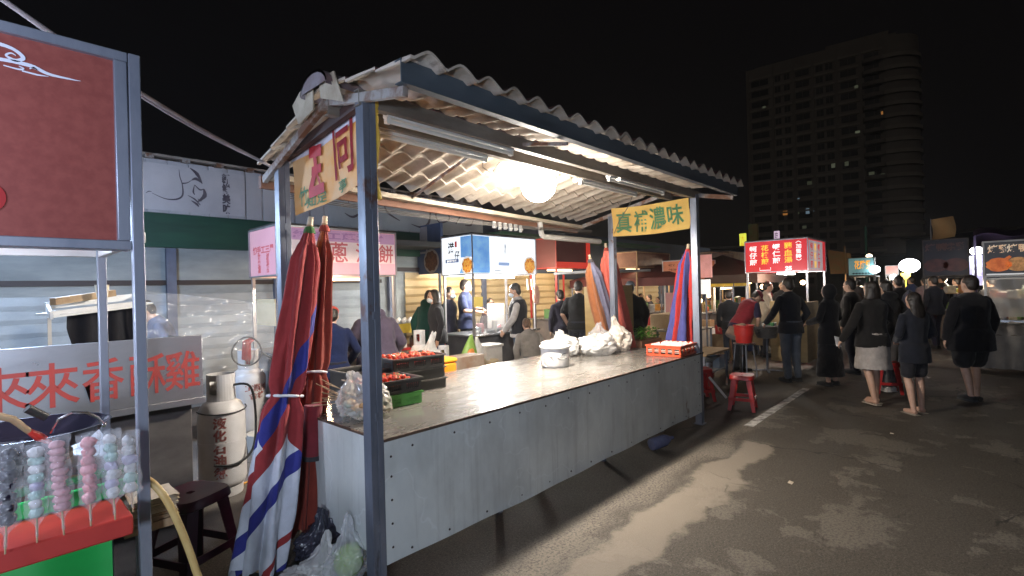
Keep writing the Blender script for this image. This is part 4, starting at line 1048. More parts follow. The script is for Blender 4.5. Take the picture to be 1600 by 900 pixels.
q.build('lettering', rb_, fc, smooth=0)
sh = thing('hanging_shelf', 'white tray shelf with a cup and black cloth beneath, over the fried chicken cart', 'shelf', (.6, 4.7, 1.35))
q = MB(); A = at(78, 492, Y=4.7); B = at(228, 474, Y=4.95)
dX = (B-A); 
q.bar(A+V((0, .03, .0)), B+V((0, .03, 0)), .02, .05); q.bar(A+V((0.0, .33, .06)), B+V((0, .33, .06)), .02, .05)
q.bar(A+V((.01, .02, -.01)), A+V((.01, .33, .05)), .02, .05); q.bar(B+V((-.01, .02, -.01)), B+V((-.01, .33, .05)), .02, .05)
q.bar(A+V((0, .18, .0)), B+V((0, .18, .0)), .30, .012)
q.build('tray', white_pl, sh, bevel=.003)
q = MB(); q.bar(A+V((.02, .05, .09)), B+V((-.20, .05, .09)), .05, .05); q.build('board', wood, sh)
q = MB(); c0 = at(160, 470, Y=4.80); q.lathe([(.03, 0), (.042, .10), (.044, .10), (.032, .004), (0, .004)], c0+V((0, 0, .02)), 18); q.build('cup', mat('cream_cup', (.70, .62, .48), rough=.5), sh)
q = MB()
def dr(a, b):
    p = A.lerp(B, .18+.78*a); wz = .19*(.25+.75*(math.sin(PI*min(1, a*1.05))**.4))
    return p+V((.0, .16+.03*math.sin(a*17)+.012*math.sin(b*9), .0))+V((-.02*(1-a)*b, 0, -.62*b))
q.grid(lambda a, b: dr(a if b < .25 else min(1, max(.12*min(1, (b-.2)*3), a)), b), 40, 16); q.build('hanging_cloth', cloth((.008, .007, .009)), sh)
q = MB(); q.bar(B+V((.0, .05, -.02)), B+V((0, .05, -.46)), .02, .02); q.bar(A+V((.0, .05, -.02)), A+V((0, .05, -.6)), .02, .02); q.build('leg', mat('cream_leg', (.55, .50, .42), rough=.6), sh)
pls = MB()
def pf(a, b):
    x = .95+1.75*a; return V((x, 5.6+.5*a+.05*mnoise.noise(V((a*9, b*4, 0)))+.03*mnoise.noise(V((a*30, b*14, 2))), .78+.95*b*(1-.25*a)))
pls.grid(pf, 70, 40)
solo(pls, 'plastic_curtain', mat('clear_curtain', (.75, .80, .88), rough=.16, alpha=.20, bump=.6, bscale=9, scale=4, spec=.9), 'crumpled clear plastic curtain hanging between the fried chicken cart and the pink cart', 'curtain', (1.8, 5.85, .78), smooth=80)
# gas cylinders
def cylinder(label, x, y, h, r, rz=0, z=0, wordsv=None, hosecol=None, valve=None, group='gas cylinders', colr=None):
    t = thing('gas_cylinder', label, 'gas cylinder', (x, y, z), rz, group)
    m_ = colr or mat('cylinder_grey', (.66, .65, .66), (.54, .53, .53), rough=.42, scale=4, bump=.05)
    q = MB(); b = h-.20
    q.lathe([(r*.82, 0), (r*.84, .012), (r*.84, .075), (r*.80, .075), (r*.9, .085), (r, .13), (r, b*.55), (r*1.012, b*.55), (r*1.012, b*.57), (r, b*.57), (r, b*.80), (r*.97, b*.87), (r*.80, b*.945), (r*.55, b*.985), (0, b)], (0, 0, 0), 36)
    q.build('tank', m_, t, world=False)
    q = MB(); rr = r*.60; n = 32
    for k in range(n):
        a0 = 2*PI*k/n; a1 = 2*PI*(k+1)/n
        cut = (k % 16) in (2, 3, 4)
        z0, z1 = b*.955, h
        segs = [(z0, z0+.075), (z1-.05, z1)] if cut else [(z0, z1)]
        for s0, s1 in segs:
            q.add([(rr*math.cos(a0), rr*math.sin(a0), s0), (rr*math.cos(a1), rr*math.sin(a1), s0), (rr*math.cos(a1), rr*math.sin(a1), s1), (rr*math.cos(a0), rr*math.sin(a0), s1),
                   (rr*.95*math.cos(a0), rr*.95*math.sin(a0), s0), (rr*.95*math.cos(a1), rr*.95*math.sin(a1), s0), (rr*.95*math.cos(a1), rr*.95*math.sin(a1), s1), (rr*.95*math.cos(a0), rr*.95*math.sin(a0), s1)],
                  [(0, 1, 2, 3), (4, 7, 6, 5), (3, 2, 6, 7), (0, 4, 5, 1)])
    q.build('collar', m_, t, world=False)
    q = MB(); q.cyl((0, 0, b), (0, 0, b+.11), .022, 12); q.cyl((-.035, 0, b+.08), (.05, 0, b+.08), .012, 10); q.lathe([(.0, 0), (.035, .0), (.038, .02), (.0, .024)], (0, 0, b+.115), 14)
    q.build('valve', mat('valve_%s' % (valve or 'brass'), (.45, .03, .02) if valve == 'red' else (.45, .36, .18), rough=.4, metal=0 if valve == 'red' else .8), t, world=False)
    if wordsv:
        q = MB(); text(q, wordsv[0], (0, 0, 0), (1, 0, 0), (0, 1, 0), wordsv[1], offset=.004, line=1.05)
        vv = []
        for x_, y_, z_ in q.v:
            a = wordsv[2]+x_/r; vv.append((math.cos(a)*(r+.0015), math.sin(a)*(r+.0015), wordsv[3]+y_))
        q.v = vv; q.build('lettering', mat('faded_red_print', (.42, .10, .09), (.40, .22, .2), rough=.6, scale=20), t, world=False, smooth=0)
    return t
cylinder('big pale gas cylinder with a vertical red inscription, standing right of the fried chicken cart', 1.37, 4.66, 1.00, .178, R(0), wordsv=('液\n化\n石\n油\n氣', .095, R(-112), .42))
hs = MB(); hp2 = [V((1.42, 4.60, .90)), V((1.55, 4.52, .88)), V((1.60, 4.55, .60)), V((1.55, 4.50, .35)), V((1.40, 4.47, .27)), V((1.24, 4.50, .30))]
a = []
for i in range(5):
    for k in range(6):
        t = k/6; p0 = hp2[max(i-1, 0)]; p3 = hp2[min(i+2, 5)]
        a.append(.5*((2*hp2[i])+(-p0+hp2[i+1])*t+(2*p0-5*hp2[i]+4*hp2[i+1]-p3)*t*t+(-p0+3*hp2[i]-3*hp2[i+1]+p3)*t**3))
hs.tube(a, .010, 8); ring = [(1.37+.183*math.cos(k*PI/14+PI), 4.66+.183*math.sin(k*PI/14+PI), .71-.02*math.sin(k*PI/14)) for k in range(15)]; hs.tube(ring, .006, 6)
solo(hs, 'rubber_hose', mat('black_rubber', (.02, .02, .02), rough=.5), 'black rubber hose curling down round the big pale gas cylinder', 'hose', (1.4, 4.5, .27))
cylinder('grey gas cylinder with red valve cap beside the pink cart', 2.12, 6.22, 1.02, .18, R(30), wordsv=('工業用\n合格', .085, R(-112), .55), valve='red')
hr = MB(); hr.tube([(2.04+.155*math.cos(k*PI/16), 6.02+.02*math.sin(k*PI/8), 1.02+.16*math.sin(k*PI/16)) for k in range(33)], .009, 8); hr.tube([(2.19, 6.03, 1.0), (2.32, 6.05, .9), (2.36, 6.1, .6)], .009, 8)
solo(hr, 'rubber_hose', mat('black_rubber', (.02, .02, .02)), 'black hose coiled in a loop over the red valve cylinder', 'hose', (2.1, 6.0, .86))
rv = MB(); rv.tube([(2.06, 6.10, .93), (2.05, 6.05, 1.12), (2.12, 6.07, 1.15)], [.05, .045, .03], 12); solo(rv, 'regulator', red_pl, 'red regulator on top of the grey cylinder inside the hose loop', 'regulator', (2.06, 6.1, .9))
cb = MB(); cpts = [at(240, 790, Z=.01), at(300, 783, Z=.01), at(350, 770, Z=.01), at(392, 750, Z=.01), at(400, 742, Z=.01), at(470, 715, Z=.01)]
cb.tube(cpts, .008, 8); solo(cb, 'power_cable', mat('orange_cable', (.75, .36, .04), rough=.5), 'thin orange cable lying on the ground below the gas cylinders', 'cable', cpts[2])
bx = MB(); bx.lathe([(.12, 0), (.14, .20), (.145, .20), (.125, .01), (0, .01)], (2.0, 5.55, 0), 20); solo(bx, 'tub', white_pl, 'pale plastic tub on the ground below the grey cylinder', 'tub', (2.0, 5.55, 0))
# ------------------------------------------------------------------ things on the counter and under it
TOP = .8405
def crate(name, label, c, rz, d, m_, group, holes=True, rimm=None, wins=None, nb=6, nz_=4):
    """open lattice crate: solid corner areas, slotted windows, rim and floor"""
    t = thing(name, label, 'crate', c, rz, group)
    lx, ly, h = d; th = .005
    q = MB(); q.box((0, 0, .006), (lx-.02, ly-.02, .006)); q.build('floor_grid', m_, t, world=False)
    for nm, L_, off, ax in (('side', lx, ly/2, 0), ('side', lx, -ly/2, 0), ('end', ly, lx/2, 1), ('end', ly, -lx/2, 1)):
        q = MB()
        def pc(a0, a1, z0, z1):
            if ax == 0: q.bb(a0, a1, off-th/2, off+th/2, z0, z1)
            else: q.bb(off-th/2, off+th/2, a0, a1, z0, z1)
        l = L_/2-(.0025 if ax == 0 else .003)
        if not holes: pc(-l, l, .003, h-.012)
        else:
            pc(-l, l, .003, .028); pc(-l, l, h-.035, h-.012)
            wn_ = wins or (3 if L_ > .4 else 2); ww = 2*l/wn_
            for k in range(wn_):
                a0 = -l+k*ww
                pc(a0, a0+ww*.16, .028, h-.035); pc(a0+ww*.84, a0+ww, .028, h-.035)
                for b in range(1, nb): 
                    xx = a0+ww*.16+ww*.68*b/nb; pc(xx-.0025, xx+.0025, .028, h-.035)
                for b in range(1, nz_):
                    zz = .028+(h-.063)*b/nz_
                    if ax == 0: q.bb(a0+ww*.16, a0+ww*.84, off-th*.35, off+th*.35, zz-.0025, zz+.0025)
                    else: q.bb(off-th*.35, off+th*.35, a0+ww*.16, a0+ww*.84, zz-.0025, zz+.0025)
        q.build(nm, m_, t, world=False, smooth=0)
    q = MB(); e = .012
    q.bb(-lx/2-e, lx/2+e, ly/2-.003, ly/2+e, h-.012, h); q.bb(-lx/2-e, lx/2+e, -ly/2-e, -ly/2+.003, h-.012, h)
    q.bb(lx/2-.003, lx/2+e, -ly/2+.003, ly/2-.003, h-.012, h); q.bb(-lx/2-e, -lx/2+.003, -ly/2+.003, ly/2-.003, h-.012, h)
    q.build('rim', rimm or m_, t, world=False, smooth=0)
    return t
bk = mat('crate_black', (.018, .018, .018), (.03, .028, .026), rough=.42, scale=10)
bkr = mat('crate_rim_worn', (.10, .09, .08), (.05, .045, .04), rough=.6, scale=16)
gk = mat('crate_green', (.10, .36, .07), (.08, .28, .05), rough=.42, scale=8)
ok_ = mat('crate_orange_red', (.72, .10, .03), (.60, .08, .03), rough=.4, scale=8)
B1 = V((2.44, 3.46, TOP)); d1 = (.46, .34, .088); rz1 = R(-6)
def onto(c, rz, x, y, z): return V(c)+Matrix.Rotation(rz, 3, 'Z') @ V((x, y, z))
crate('plastic_crate', 'black crate on the counter, lowest of the three black crates', B1, rz1, d1, bk, 'black crates', False, bkr)
crate('plastic_crate', 'black crate in the middle of the three stacked black crates', B1+V((-.005, .006, .0895)), R(-4), d1, bk, 'black crates', False, bkr)
T3 = B1+V((-.02, 0, .179)); crate('plastic_crate', 'black crate of tomatoes topmost on the three crate stack', T3, R(-5), (.47, .35, .105), bk, 'black crates', True, bkr)
G1 = V((1.97, 3.14, TOP)); rzg = R(-3)
crate('plastic_crate', 'small green crate under the front black crate of tomatoes', G1, rzg, (.44, .32, .088), gk, 'green crates', True)
T1 = G1+V((.0, .005, .0895)); crate('plastic_crate', 'black crate of tomatoes resting on the green crate', T1, rzg, (.44, .33, .10), bk, 'black crates', True, bkr)
crate('plastic_crate', 'black crate behind the nearest steel post, pushed up beside the crate stack', V((2.02, 3.52, TOP)), R(2), (.36, .30, .22), bk, 'black crates', False, bkr)
tom = mat('tomato_red', (.52, .035, .022), (.60, .10, .04), rough=.22, scale=8, coat=.3); stem = mat('tomato_stem', (.06, .14, .03), rough=.7)
proto = None
def tomato(loc, r, label, group):
    global proto
    if proto is None:
        t = thing('tomato', label, 'tomato', loc, 0, group)
        q = MB(); q.lathe([(0, 0), (.012, .001), (.022, .008), (.027, .022), (.024, .036), (.014, .044), (.006, .042), (0, .040)], (0, 0, 0), 18); q.build('fruit', tom, t, world=False)
        q = MB()
        for k in range(5):
            a = 2*PI*k/5; q.bar((0, 0, .044), (.013*math.cos(a), .013*math.sin(a), .045), .005, .002)
        q.build('stalk', stem, t, world=False); proto = t
    else:
        t = dup(proto, loc, rnd.random()*6, label); t['group'] = group
    t.scale = (r/.027,)*3; t.rotation_euler = (rnd.uniform(-.8, .8), rnd.uniform(-.8, .8), rnd.random()*6)
    return t
bed = MB()
for c, rz, L_, W_, hz, lab, grp, r in ((T1, rzg, .41, .30, .095, 'ripe red tomato in the front black crate on the green one', 'tomatoes in the front crate', .0185), (T3, R(-5), .44, .32, .095, 'pinkish tomato in the topmost crate of the black stack', 'tomatoes in the top crate', .0195)):
    k = 0
    nx, ny = 11, 8
    for i in range(nx):
        for j in range(ny):
            for l in (0, 1):
                if l == 1 and (i in (0, nx-1) or j in (0, ny-1) or rnd.random() < .35): continue
                if c is T3 and l == 0 and i >= nx-3 and j > 2 and rnd.random() < .6: continue
                x = (-.5+(i+.5+.18*rnd.uniform(-1, 1))/nx)*L_; y = (-.5+(j+.5+.18*rnd.uniform(-1, 1))/ny)*W_
                tomato(onto(c, rz, x, y, hz-.034+l*.024+rnd.uniform(-.004, .006)), r, lab, grp)
    lay = MB(); lay.box((0, 0, hz-.045), (L_+.015, W_+.015, .02)); o = lay.build('lining', mat('dark_lining', (.25, .03, .02), (.1, .02, .015), rough=.6, scale=18), None)
    o.location = c; o.rotation_euler = (0, 0, rz); tag(o, 'layer of tomatoes filling the %s' % ('front black crate' if c is T1 else 'topmost black crate'), 'tomatoes', kind='stuff')
# red crate with eggs
RC = V((5.50, 2.62, TOP)); rcz = R(3)
crate('plastic_crate', 'orange red lattice crate of white eggs near the far front post', RC, rcz, (.50, .40, .125), ok_, None, True, None, 5, 1, 2)
eggm = mat('egg_white', (.80, .76, .70), rough=.45); ep_ = None
lay = MB(); lay.box((0, 0, .058), (.485, .385, .03)); o = lay.build('egg_tray', mat('egg_tray_grey', (.45, .40, .34), rough=.9, scale=12), None); o.location = RC; o.rotation_euler = (0, 0, rcz); tag(o, 'pulp tray under the eggs inside the orange red crate', 'egg tray')
for i in range(8):
    for j in range(6):
        if rnd.random() < .12: continue
        p = onto(RC, rcz, (-.5+(i+.5)/8)*.45, (-.5+(j+.5)/6)*.35, .105+rnd.uniform(-.003, .004))
        if ep_ is None:
            q = MB(); q.lathe([(0, -.028), (.012, -.025), (.021, -.012), (.0225, .0), (.020, .013), (.012, .025), (0, .030)], (0, 0, 0), 16)
            ep_ = q.build('egg', eggm, None); e = ep_
        else: e = ep_.copy(); C.objects.link(e)
        e.location = p; e.rotation_euler = (rnd.uniform(-.3, .3), rnd.uniform(-.3, .3), 0)
        tag(e, 'white egg lying in the orange red crate', 'egg', 'eggs in the orange red crate')
# white cooker
pc_ = V((4.03, 3.19, TOP)); pt_ = thing('rice_pot', 'round white pot with lid and dark branch drawing on the counter', 'pot', pc_)
q = MB(); q.lathe([(.0, 0), (.132, 0), (.142, .01), (.145, .02), (.148, .19), (.144, .20), (.12, .20)], pc_, 40); q.build('pot_body', mat('pot_white', (.82, .80, .77), (.70, .67, .63), rough=.35, scale=6), pt_)
q = MB(); q.lathe([(.146, .192), (.160, .198), (.160, .212), (.152, .220), (.146, .224), (.143, .246), (.12, .258), (.06, .266), (0, .268)], pc_, 40); q.build('lid', mat('pot_lid', (.72, .70, .67), rough=.3), pt_)
q = MB()
def on_pot(pts, ws):
    P_, W_ = curve(pts, ws)
    k = MB(); k.ribbon(P_, [w_*1.15 for w_ in W_], (0, 0, 0), (1, 0, 0), (0, 1, 0))
    vv = []
    for x_, y_, z_ in k.v:
        a = R(-150)+x_*1.5/.148; vv.append(V((pc_.x+math.cos(a)*(.1485+y_*.012), pc_.y+math.sin(a)*(.1485+y_*.012), TOP+.02+y_)))
    q.add(vv, k.f)
for pts, ws in (([(-.05, .125), (-.02, .10), (.03, .085), (.09, .09)], [.002, .005, .004, .003]), ([(-.02, .10), (.0, .07), (.01, .05)], [.004, .003, .001]), ([(.03, .085), (.05, .065), (.09, .06)], [.003, .004, .002]), ([(.05, .09), (.07, .12), (.10, .125)], [.002, .006, .002]), ([(.08, .075), (.10, .07), (.115, .085)], [.002, .006, .002])): on_pot(pts, ws)
q.build('branch_drawing', mat('print_dark', (.06, .06, .07), rough=.5), pt_, smooth=0)
q = MB(); q.tube([pc_+V((-.13, .03, .12)), pc_+V((-.17, .03, .09)), pc_+V((-.175, .02, .04)), pc_+V((-.15, 0, .012))], .008, 8); q.build('handle', white_pl, pt_)
# bags
def bag(name, label, c, r, seed, m_, cat='bag', neck=None, wob=.38, flat=.25, group=None, lab=None):
    q = MB(); nu, nv = 110, 64; c = V(c)
    def f(a, b):
        th = a*2*PI; ph = b*PI
        d = V((math.sin(ph)*math.cos(th), math.sin(ph)*math.sin(th), -math.cos(ph)))
        k = 1+wob*(.8*mnoise.noise(d*1.6+V((seed, 0, 0)))+.6*abs(mnoise.noise(d*3.1+V((0, seed, 0))))+.30*abs(mnoise.noise(d*6.5+V((0, 0, seed))))+.10*abs(mnoise.noise(d*15+V((seed, 0, seed))))-.3)
        p = V((d.x*r[0]*k, d.y*r[1]*k, d.z*r[2]*k))
        if neck and d.z > .55:
            t = (d.z-.55)/.45; w_ = 1-.62*math.sin(t*PI*.5)+.75*max(0, t-.55)+.06*t*math.sin(9*th+seed); p.x = p.x*w_*(1+.8*max(0, t-.6))+neck[0]*t; p.y = p.y*w_*.8+neck[1]*t; p.z += neck[2]*t*(.85+.3*math.sin(3*th+seed))
        p.z = max(p.z, -r[2]*(1-flat))
        return c+p+V((0, 0, r[2]*(1-flat)+.002))
    q.grid(f, nu, nv)
    t = thing(name, label, cat, c, 0, group)
    q.build('film', m_, t, smooth=70)
    return t
bag('plastic_bag', 'plump white plastic bag lying on the counter between the pot and the standing bag', (5.02, 3.32, TOP), (.27, .20, .15), 2.3, bagw, wob=.30)
bag('plastic_bag', 'crumpled white plastic bag slumped right behind the round pot', (4.68, 3.58, TOP), (.20, .16, .15), 5.1, bagw, neck=(-.06, .02, .05))
t = bag('plastic_bag', 'upright translucent bag with pale buns standing beside the egg crate', (5.44, 3.30, TOP), (.17, .15, .19), 7.7, mat('milky_bag', (.80, .74, .66), (.66, .60, .52), rough=.22, alpha=.72, bump=.8, bscale=16, scale=5), neck=(-.07, .02, .10), flat=.30)
q = MB()
for k in range(6): q.sph((5.44+rnd.uniform(-.09, .09), 3.30+rnd.uniform(-.08, .08), TOP+.06+.06*(k > 3)), .05, 12, 8, wob=.2, seed=k)
q.build('bun', mat('bun_yellow', (.72, .55, .26), (.6, .42, .18), rough=.6, scale=10), t)
bag('plastic_bag', 'clear bag of brown paper goods peeking above the plump white bag', (5.50, 3.62, TOP), (.16, .13, .17), 9.3, bagm, neck=(0, 0, .06))
q = MB(); q.bb(5.42, 5.52, 3.54, 3.62, TOP+.02, TOP+.20); q.bb(5.54, 5.60, 3.56, 3.66, TOP+.02, TOP+.16); solo(q, 'paper_box', card, 'small brown cartons inside the clear bag behind the plump white bag', 'box', (5.5, 3.6, TOP))
# bag with skewer sticks at the near corner
sb_ = bag('plastic_bag', 'crinkled clear bag of food pieces at the near end of the counter', (1.70, 2.95, TOP), (.17, .19, .135), 4.4, mat('crinkled_clear', (.82, .80, .76), (.62, .58, .52), rough=.10, alpha=.42, bump=1., bscale=30, scale=8, spec=.9), neck=(-.02, .10, .05), wob=.34)
q = MB()
for k in range(16): q.sph((1.70+rnd.uniform(-.09, .11), 2.93+rnd.uniform(-.12, .10), TOP+.045+rnd.uniform(0, .06)), (.035, .028, .02), 10, 7, rot=Matrix.Rotation(rnd.random()*3, 3, 'Z'), wob=.3, seed=k)
q.build('food_piece', mat('fried_gold', (.55, .33, .08), (.36, .18, .05), rough=.5, scale=14), sb_)
q = MB()
for k in range(16):
    a = V((1.66+rnd.uniform(-.03, .05), 3.02+rnd.uniform(-.03, .05), TOP+.10+rnd.uniform(-.03, .05))); d = V((-.16+rnd.uniform(-.06, .06), .10+rnd.uniform(-.08, .06), .075+rnd.uniform(-.09, .07)))
    q.tube([a-d*.3, a+d], .0028, 6)
solo(q, 'wooden_skewers', wood, 'bundle of bare wooden sticks poking out of the crinkled clear bag', 'skewers', (1.62, 3.05, TOP+.08))
# rubbish on the ground near the foot of the parasols
bag('rubbish_bag', 'black knotted rubbish bag on the ground under the pale end panel', (1.43, 3.02, 0), (.15, .12, .12), 1.5, mat('black_film', (.02, .02, .03), (.05, .05, .07), rough=.15, bump=1., bscale=20, scale=8), neck=(.02, 0, .09), wob=.5)
bag('plastic_bag', 'white knotted carrier bag on the ground in front of the black bag', (1.34, 2.82, 0), (.12, .10, .09), 3.5, bagw, neck=(.03, .01, .07), wob=.45)
t = bag('plastic_bag', 'clear bag with a pale green melon on the ground beside the nearest steel post', (1.44, 2.70, 0), (.13, .11, .14), 8.5, bagm, neck=(.0, .0, .10), wob=.4)
q = MB(); q.sph((1.44, 2.70, .10), (.085, .08, .095), 20, 14, wob=.1); q.build('melon', mat('melon_green', (.36, .55, .10), (.28, .45, .08), rough=.5, scale=8), t)
bag('plastic_bag', 'flattened grey plastic bag on the ground by the parasol hem', (1.20, 2.86, 0), (.16, .10, .045), 6.6, bagw, wob=.5)
bt_ = MB(); bt_.lathe([(0, 0), (.055, .004), (.062, .03), (.06, .17), (.04, .22), (.018, .25), (.018, .28), (0, .28)], (4.52, 2.40, .065), 18, rot=Matrix.Rotation(R(82), 3, 'Y') @ Matrix.Rotation(.4, 3, 'X'))
solo(bt_, 'plastic_bottle', mat('blue_bottle', (.16, .18, .30), (.10, .11, .2), rough=.25, alpha=.85, scale=6), 'bluish empty bottle lying on the ground under the counter', 'bottle', (4.52, 2.4, 0))
lt = MB()
for k, (x_, y_) in enumerate(((4.5, 1.15), (6.6, .7))):
    s_ = .014 if k else .024; lt.box((x_, y_, .008), (s_*2, s_*1.3, .008), 0, Matrix.Rotation(k*1.3, 3, 'Z') @ Matrix.Rotation(.2, 3, 'X'))
o = lt.build('litter', mat('pale_litter', (.5, .42, .32), rough=.8), None); tag(o, 'scraps of pale litter scattered on the asphalt', 'litter', kind='stuff')
# orange box and odds behind the counter
ob = thing('storage_box', 'bright orange plastic box with folded lid standing just behind the counter', 'box', (3.10, 4.12, 0))
q = MB(); q.bb(3.0, 3.38, 3.98, 4.28, .62, .90); q.build('box_body', mat('orange_box', (.85, .26, .015), (.75, .20, .01), rough=.45, scale=5), ob, bevel=.015)
q = MB(); q.bb(2.99, 3.39, 3.97, 4.29, .902, .95); q.build('lid', mat('orange_lid', (.88, .33, .02), rough=.45), ob, bevel=.02)
q = MB(); q.bb(3.03, 3.35, 4.0, 4.26, 0, .618); q.build('stand', dark_steel, ob)
# ------------------------------------------------------------------ carts of the second row
postm = mat('cart_post', (.50, .49, .50), (.36, .35, .36), rough=.35, metal=.7, scale=6)
def cart(name, label, x0, x1, y0, y1, zc, zs0, zs1, core, body, faces, post_m=postm, roof=None, zb=.25, loc=None, light=None, foot=True):
    t = thing(name, label, 'food cart', ((x0+x1)/2, (y0+y1)/2, 0))
    for x in (x0+.02, x1-.02):
        for y in (y0+.02, y1-.02):
            q = MB(); q.bb(x-.018, x+.018, y-.018, y+.018, zc, zs0); q.build('post', post_m, t)
    q = MB(); q.bb(x0-.03, x1+.03, y0-.05, y1+.05, zc-.03, zc); q.build('counter', stainless, t, bevel=.004)
    q = MB(); q.bb(x0+.03, x1-.03, y0+.03, y1-.03, zb, zc-.032); q.build('cabinet', body, t, bevel=.006)
    for x in (x0+.12, x1-.12):
        for y in (y0+.1, y1-.1): q = MB(); q.cyl((x-.02, y, .06), (x+.02, y, .06), .06, 14); q.bb(x-.015, x+.015, y-.015, y+.015, .08, zb+.02); q.build('caster', black_pl, t)
    q = MB(); q.bb(x0, x1, y0, y1, zs0+.01, zs1-.01); s = q.build('sign_box', core, t)
    q = MB(); e = .018
    for z in (zs0, zs1-.02):
        q.bb(x0-e, x1+e, y0-e, y0+.004, z, z+.02); q.bb(x0-e, x1+e, y1-.004, y1+e, z, z+.02); q.bb(x0-e, x0+.004, y0+.005, y1-.005, z, z+.02); q.bb(x1-.004, x1+e, y0+.005, y1-.005, z, z+.02)
    for x in (x0-e, x1): 
        for y in (y0-e, y1): q.bb(x, x+e, y, y+e, zs0+.02, zs1-.02)
    q.build('sign_frame', post_m, s)
    q = MB(); q.bb(x0-.01, x1+.01, y0-.01, y1+.01, zs1+.002, zs1+.02); q.build('roof', roof or dark_steel, t)
    if light:
        q = MB(); q.bb(x0+.2, x1-.2, (y0+y1)/2-.03, (y0+y1)/2+.03, zs0-.05, zs0-.012); q.build('light_tube', light, t)
    return t, s
UX, UZ = V((1, 0, 0)), V((0, 0, 1))
# pink cart
pk_core = mat('pink_lightbox', (.80, .42, .46), (.74, .36, .42), rough=.4, scale=2, emit=.16, ecol=(.8, .42, .46))
px0, px1, py0, py1, pz0, pz1 = 2.39, 4.01, 6.0, 6.84, 1.87, 2.48
t, s = cart('pink_food_cart', 'pancake cart with a faded pink light box sign and warm lamp over its griddle', px0, px1, py0, py1, .95, pz0, pz1, pk_core, mat('cart_dull', (.22, .21, .21), (.15, .14, .14), rough=.5, scale=3), None, light=glow('warm_tube', (1, .72, .42), 5.))
q = MB(); q.bb(px0+.01, px1-.01, py0-.004, py0-.0005, pz1-.17, pz1-.03); q.build('purple_band', mat('purple_band', (.60, .34, .52), (.55, .30, .48), emit=.13, scale=6), s)
q = MB(); q.bb(px0+.01, px1-.01, py0-.004, py0-.0005, pz0+.17, pz1-.171); q.build('pale_band', mat('pale_band', (.82, .66, .64), (.78, .60, .58), emit=.2, scale=6), s)
q = MB(); text(q, '純手工蔥油餅', ((px0+px1)/2, py0-.0045, pz1-.10), UX, UZ, .1, offset=.003, fit=(1.25, .095)); q.build('lettering', mat('purple_print', (.42, .20, .40), emit=.06), s, smooth=0)
q = MB(); pr_ = mat('red_print', (.62, .13, .14), emit=.12)
for ch, x_, sc in (('手', 2.73, .17), ('工', 2.90, .15), ('蔥', 3.17, .26), ('油', 3.52, .26), ('餅', 3.86, .25)): text(q, ch, (x_, py0-.0045, pz0+.305), UX, UZ, 1, offset=.012, fit=(sc*.92, sc))
q.build('lettering', pr_, s, smooth=0)
q = MB(); VY = V((0, -1, 0)); text(q, '純手工三星', (px0-.0015, (py0+py1)/2, pz1-.27), VY, UZ, .1, offset=.004, fit=(.66, .10)); text(q, '蔥\n油', (px0-.0015, py0+.55, pz0+.17), VY, UZ, .1, offset=.004, fit=(.09, .24)); text(q, '抓\n餅', (px0-.0015, py0+.28, pz0+.17), VY, UZ, .1, offset=.004, fit=(.09, .24)); q.build('lettering', pr_, s, smooth=0)
q = MB(); q.bb(px0-.02, px0-.008, py0+.05, py0+.62, 1.28, 1.60); solo(q, 'paper_notice', mat('cream_paper', (.74, .60, .38), (.68, .54, .33), rough=.7), 'blank cream paper notice on the left side of the pink cart', 'notice', (px0, py0+.3, 1.28))
gd = thing('griddle', 'round iron griddle with a pile of pancakes on the pink cart', 'griddle', (3.2, 6.35, .951))
q = MB(); q.lathe([(0, .0), (.28, .0), (.30, .05), (.30, .11), (.27, .11), (.26, .10), (0, .10)], (3.2, 6.38, .951), 30); q.build('plate', dark_steel, gd)
q = MB(); 
for k in range(6): q.lathe([(0, 0), (.10, .0), (.105, .008), (.10, .014), (0, .016)], (3.16+.01*k, 6.36, 1.052+.015*k), 18)
q.build('pancake', mat('pancake', (.62, .38, .12), (.45, .24, .06), rough=.6, scale=18), gd)
bx_ = [(2.6, 6.25, .12, .16, .2, white_pl), (2.85, 6.6, .16, .2, .26, stainless), (3.6, 6.3, .16, .16, .22, stainless), (3.82, 6.5, .14, .14, .30, card)]
for k, (x, y, a, b, c, m_) in enumerate(bx_):
    q = MB(); q.lathe([(a*.42, 0), (a*.5, c*.9), (a*.52, c*.9), (a*.52, c), (0, c)], (x, y, .951), 20); solo(q, 'container', m_, ('white lidded tub at the left end of the pink cart', 'steel canister behind the white tub on the pink cart', 'steel canister right of the griddle on the pink cart', 'brown round carton at the right end of the pink cart')[k], 'container', (x, y, .951))
q = MB(); q.grid(lambda a, b: (px0+.4+1.2*a, py0+.06+.002*math.sin(a*20), .96+.42*b), 10, 4); solo(q, 'sneeze_guard', mat('clear_guard', (.8, .85, .9), rough=.08, alpha=.14, spec=.9), 'clear plastic guard standing on the pink cart front edge', 'guard', (3.2, 6.06, .96))
ywl = thing('price_card', 'small yellow card clipped low on the left post of the pink cart', 'card', (2.42, 6.0, 1.0)); q = MB(); q.bb(2.40, 2.56, 5.97, 5.98, 1.02, 1.10); q.build('face', mat('yellow_card', (.80, .58, .06), rough=.6), ywl)
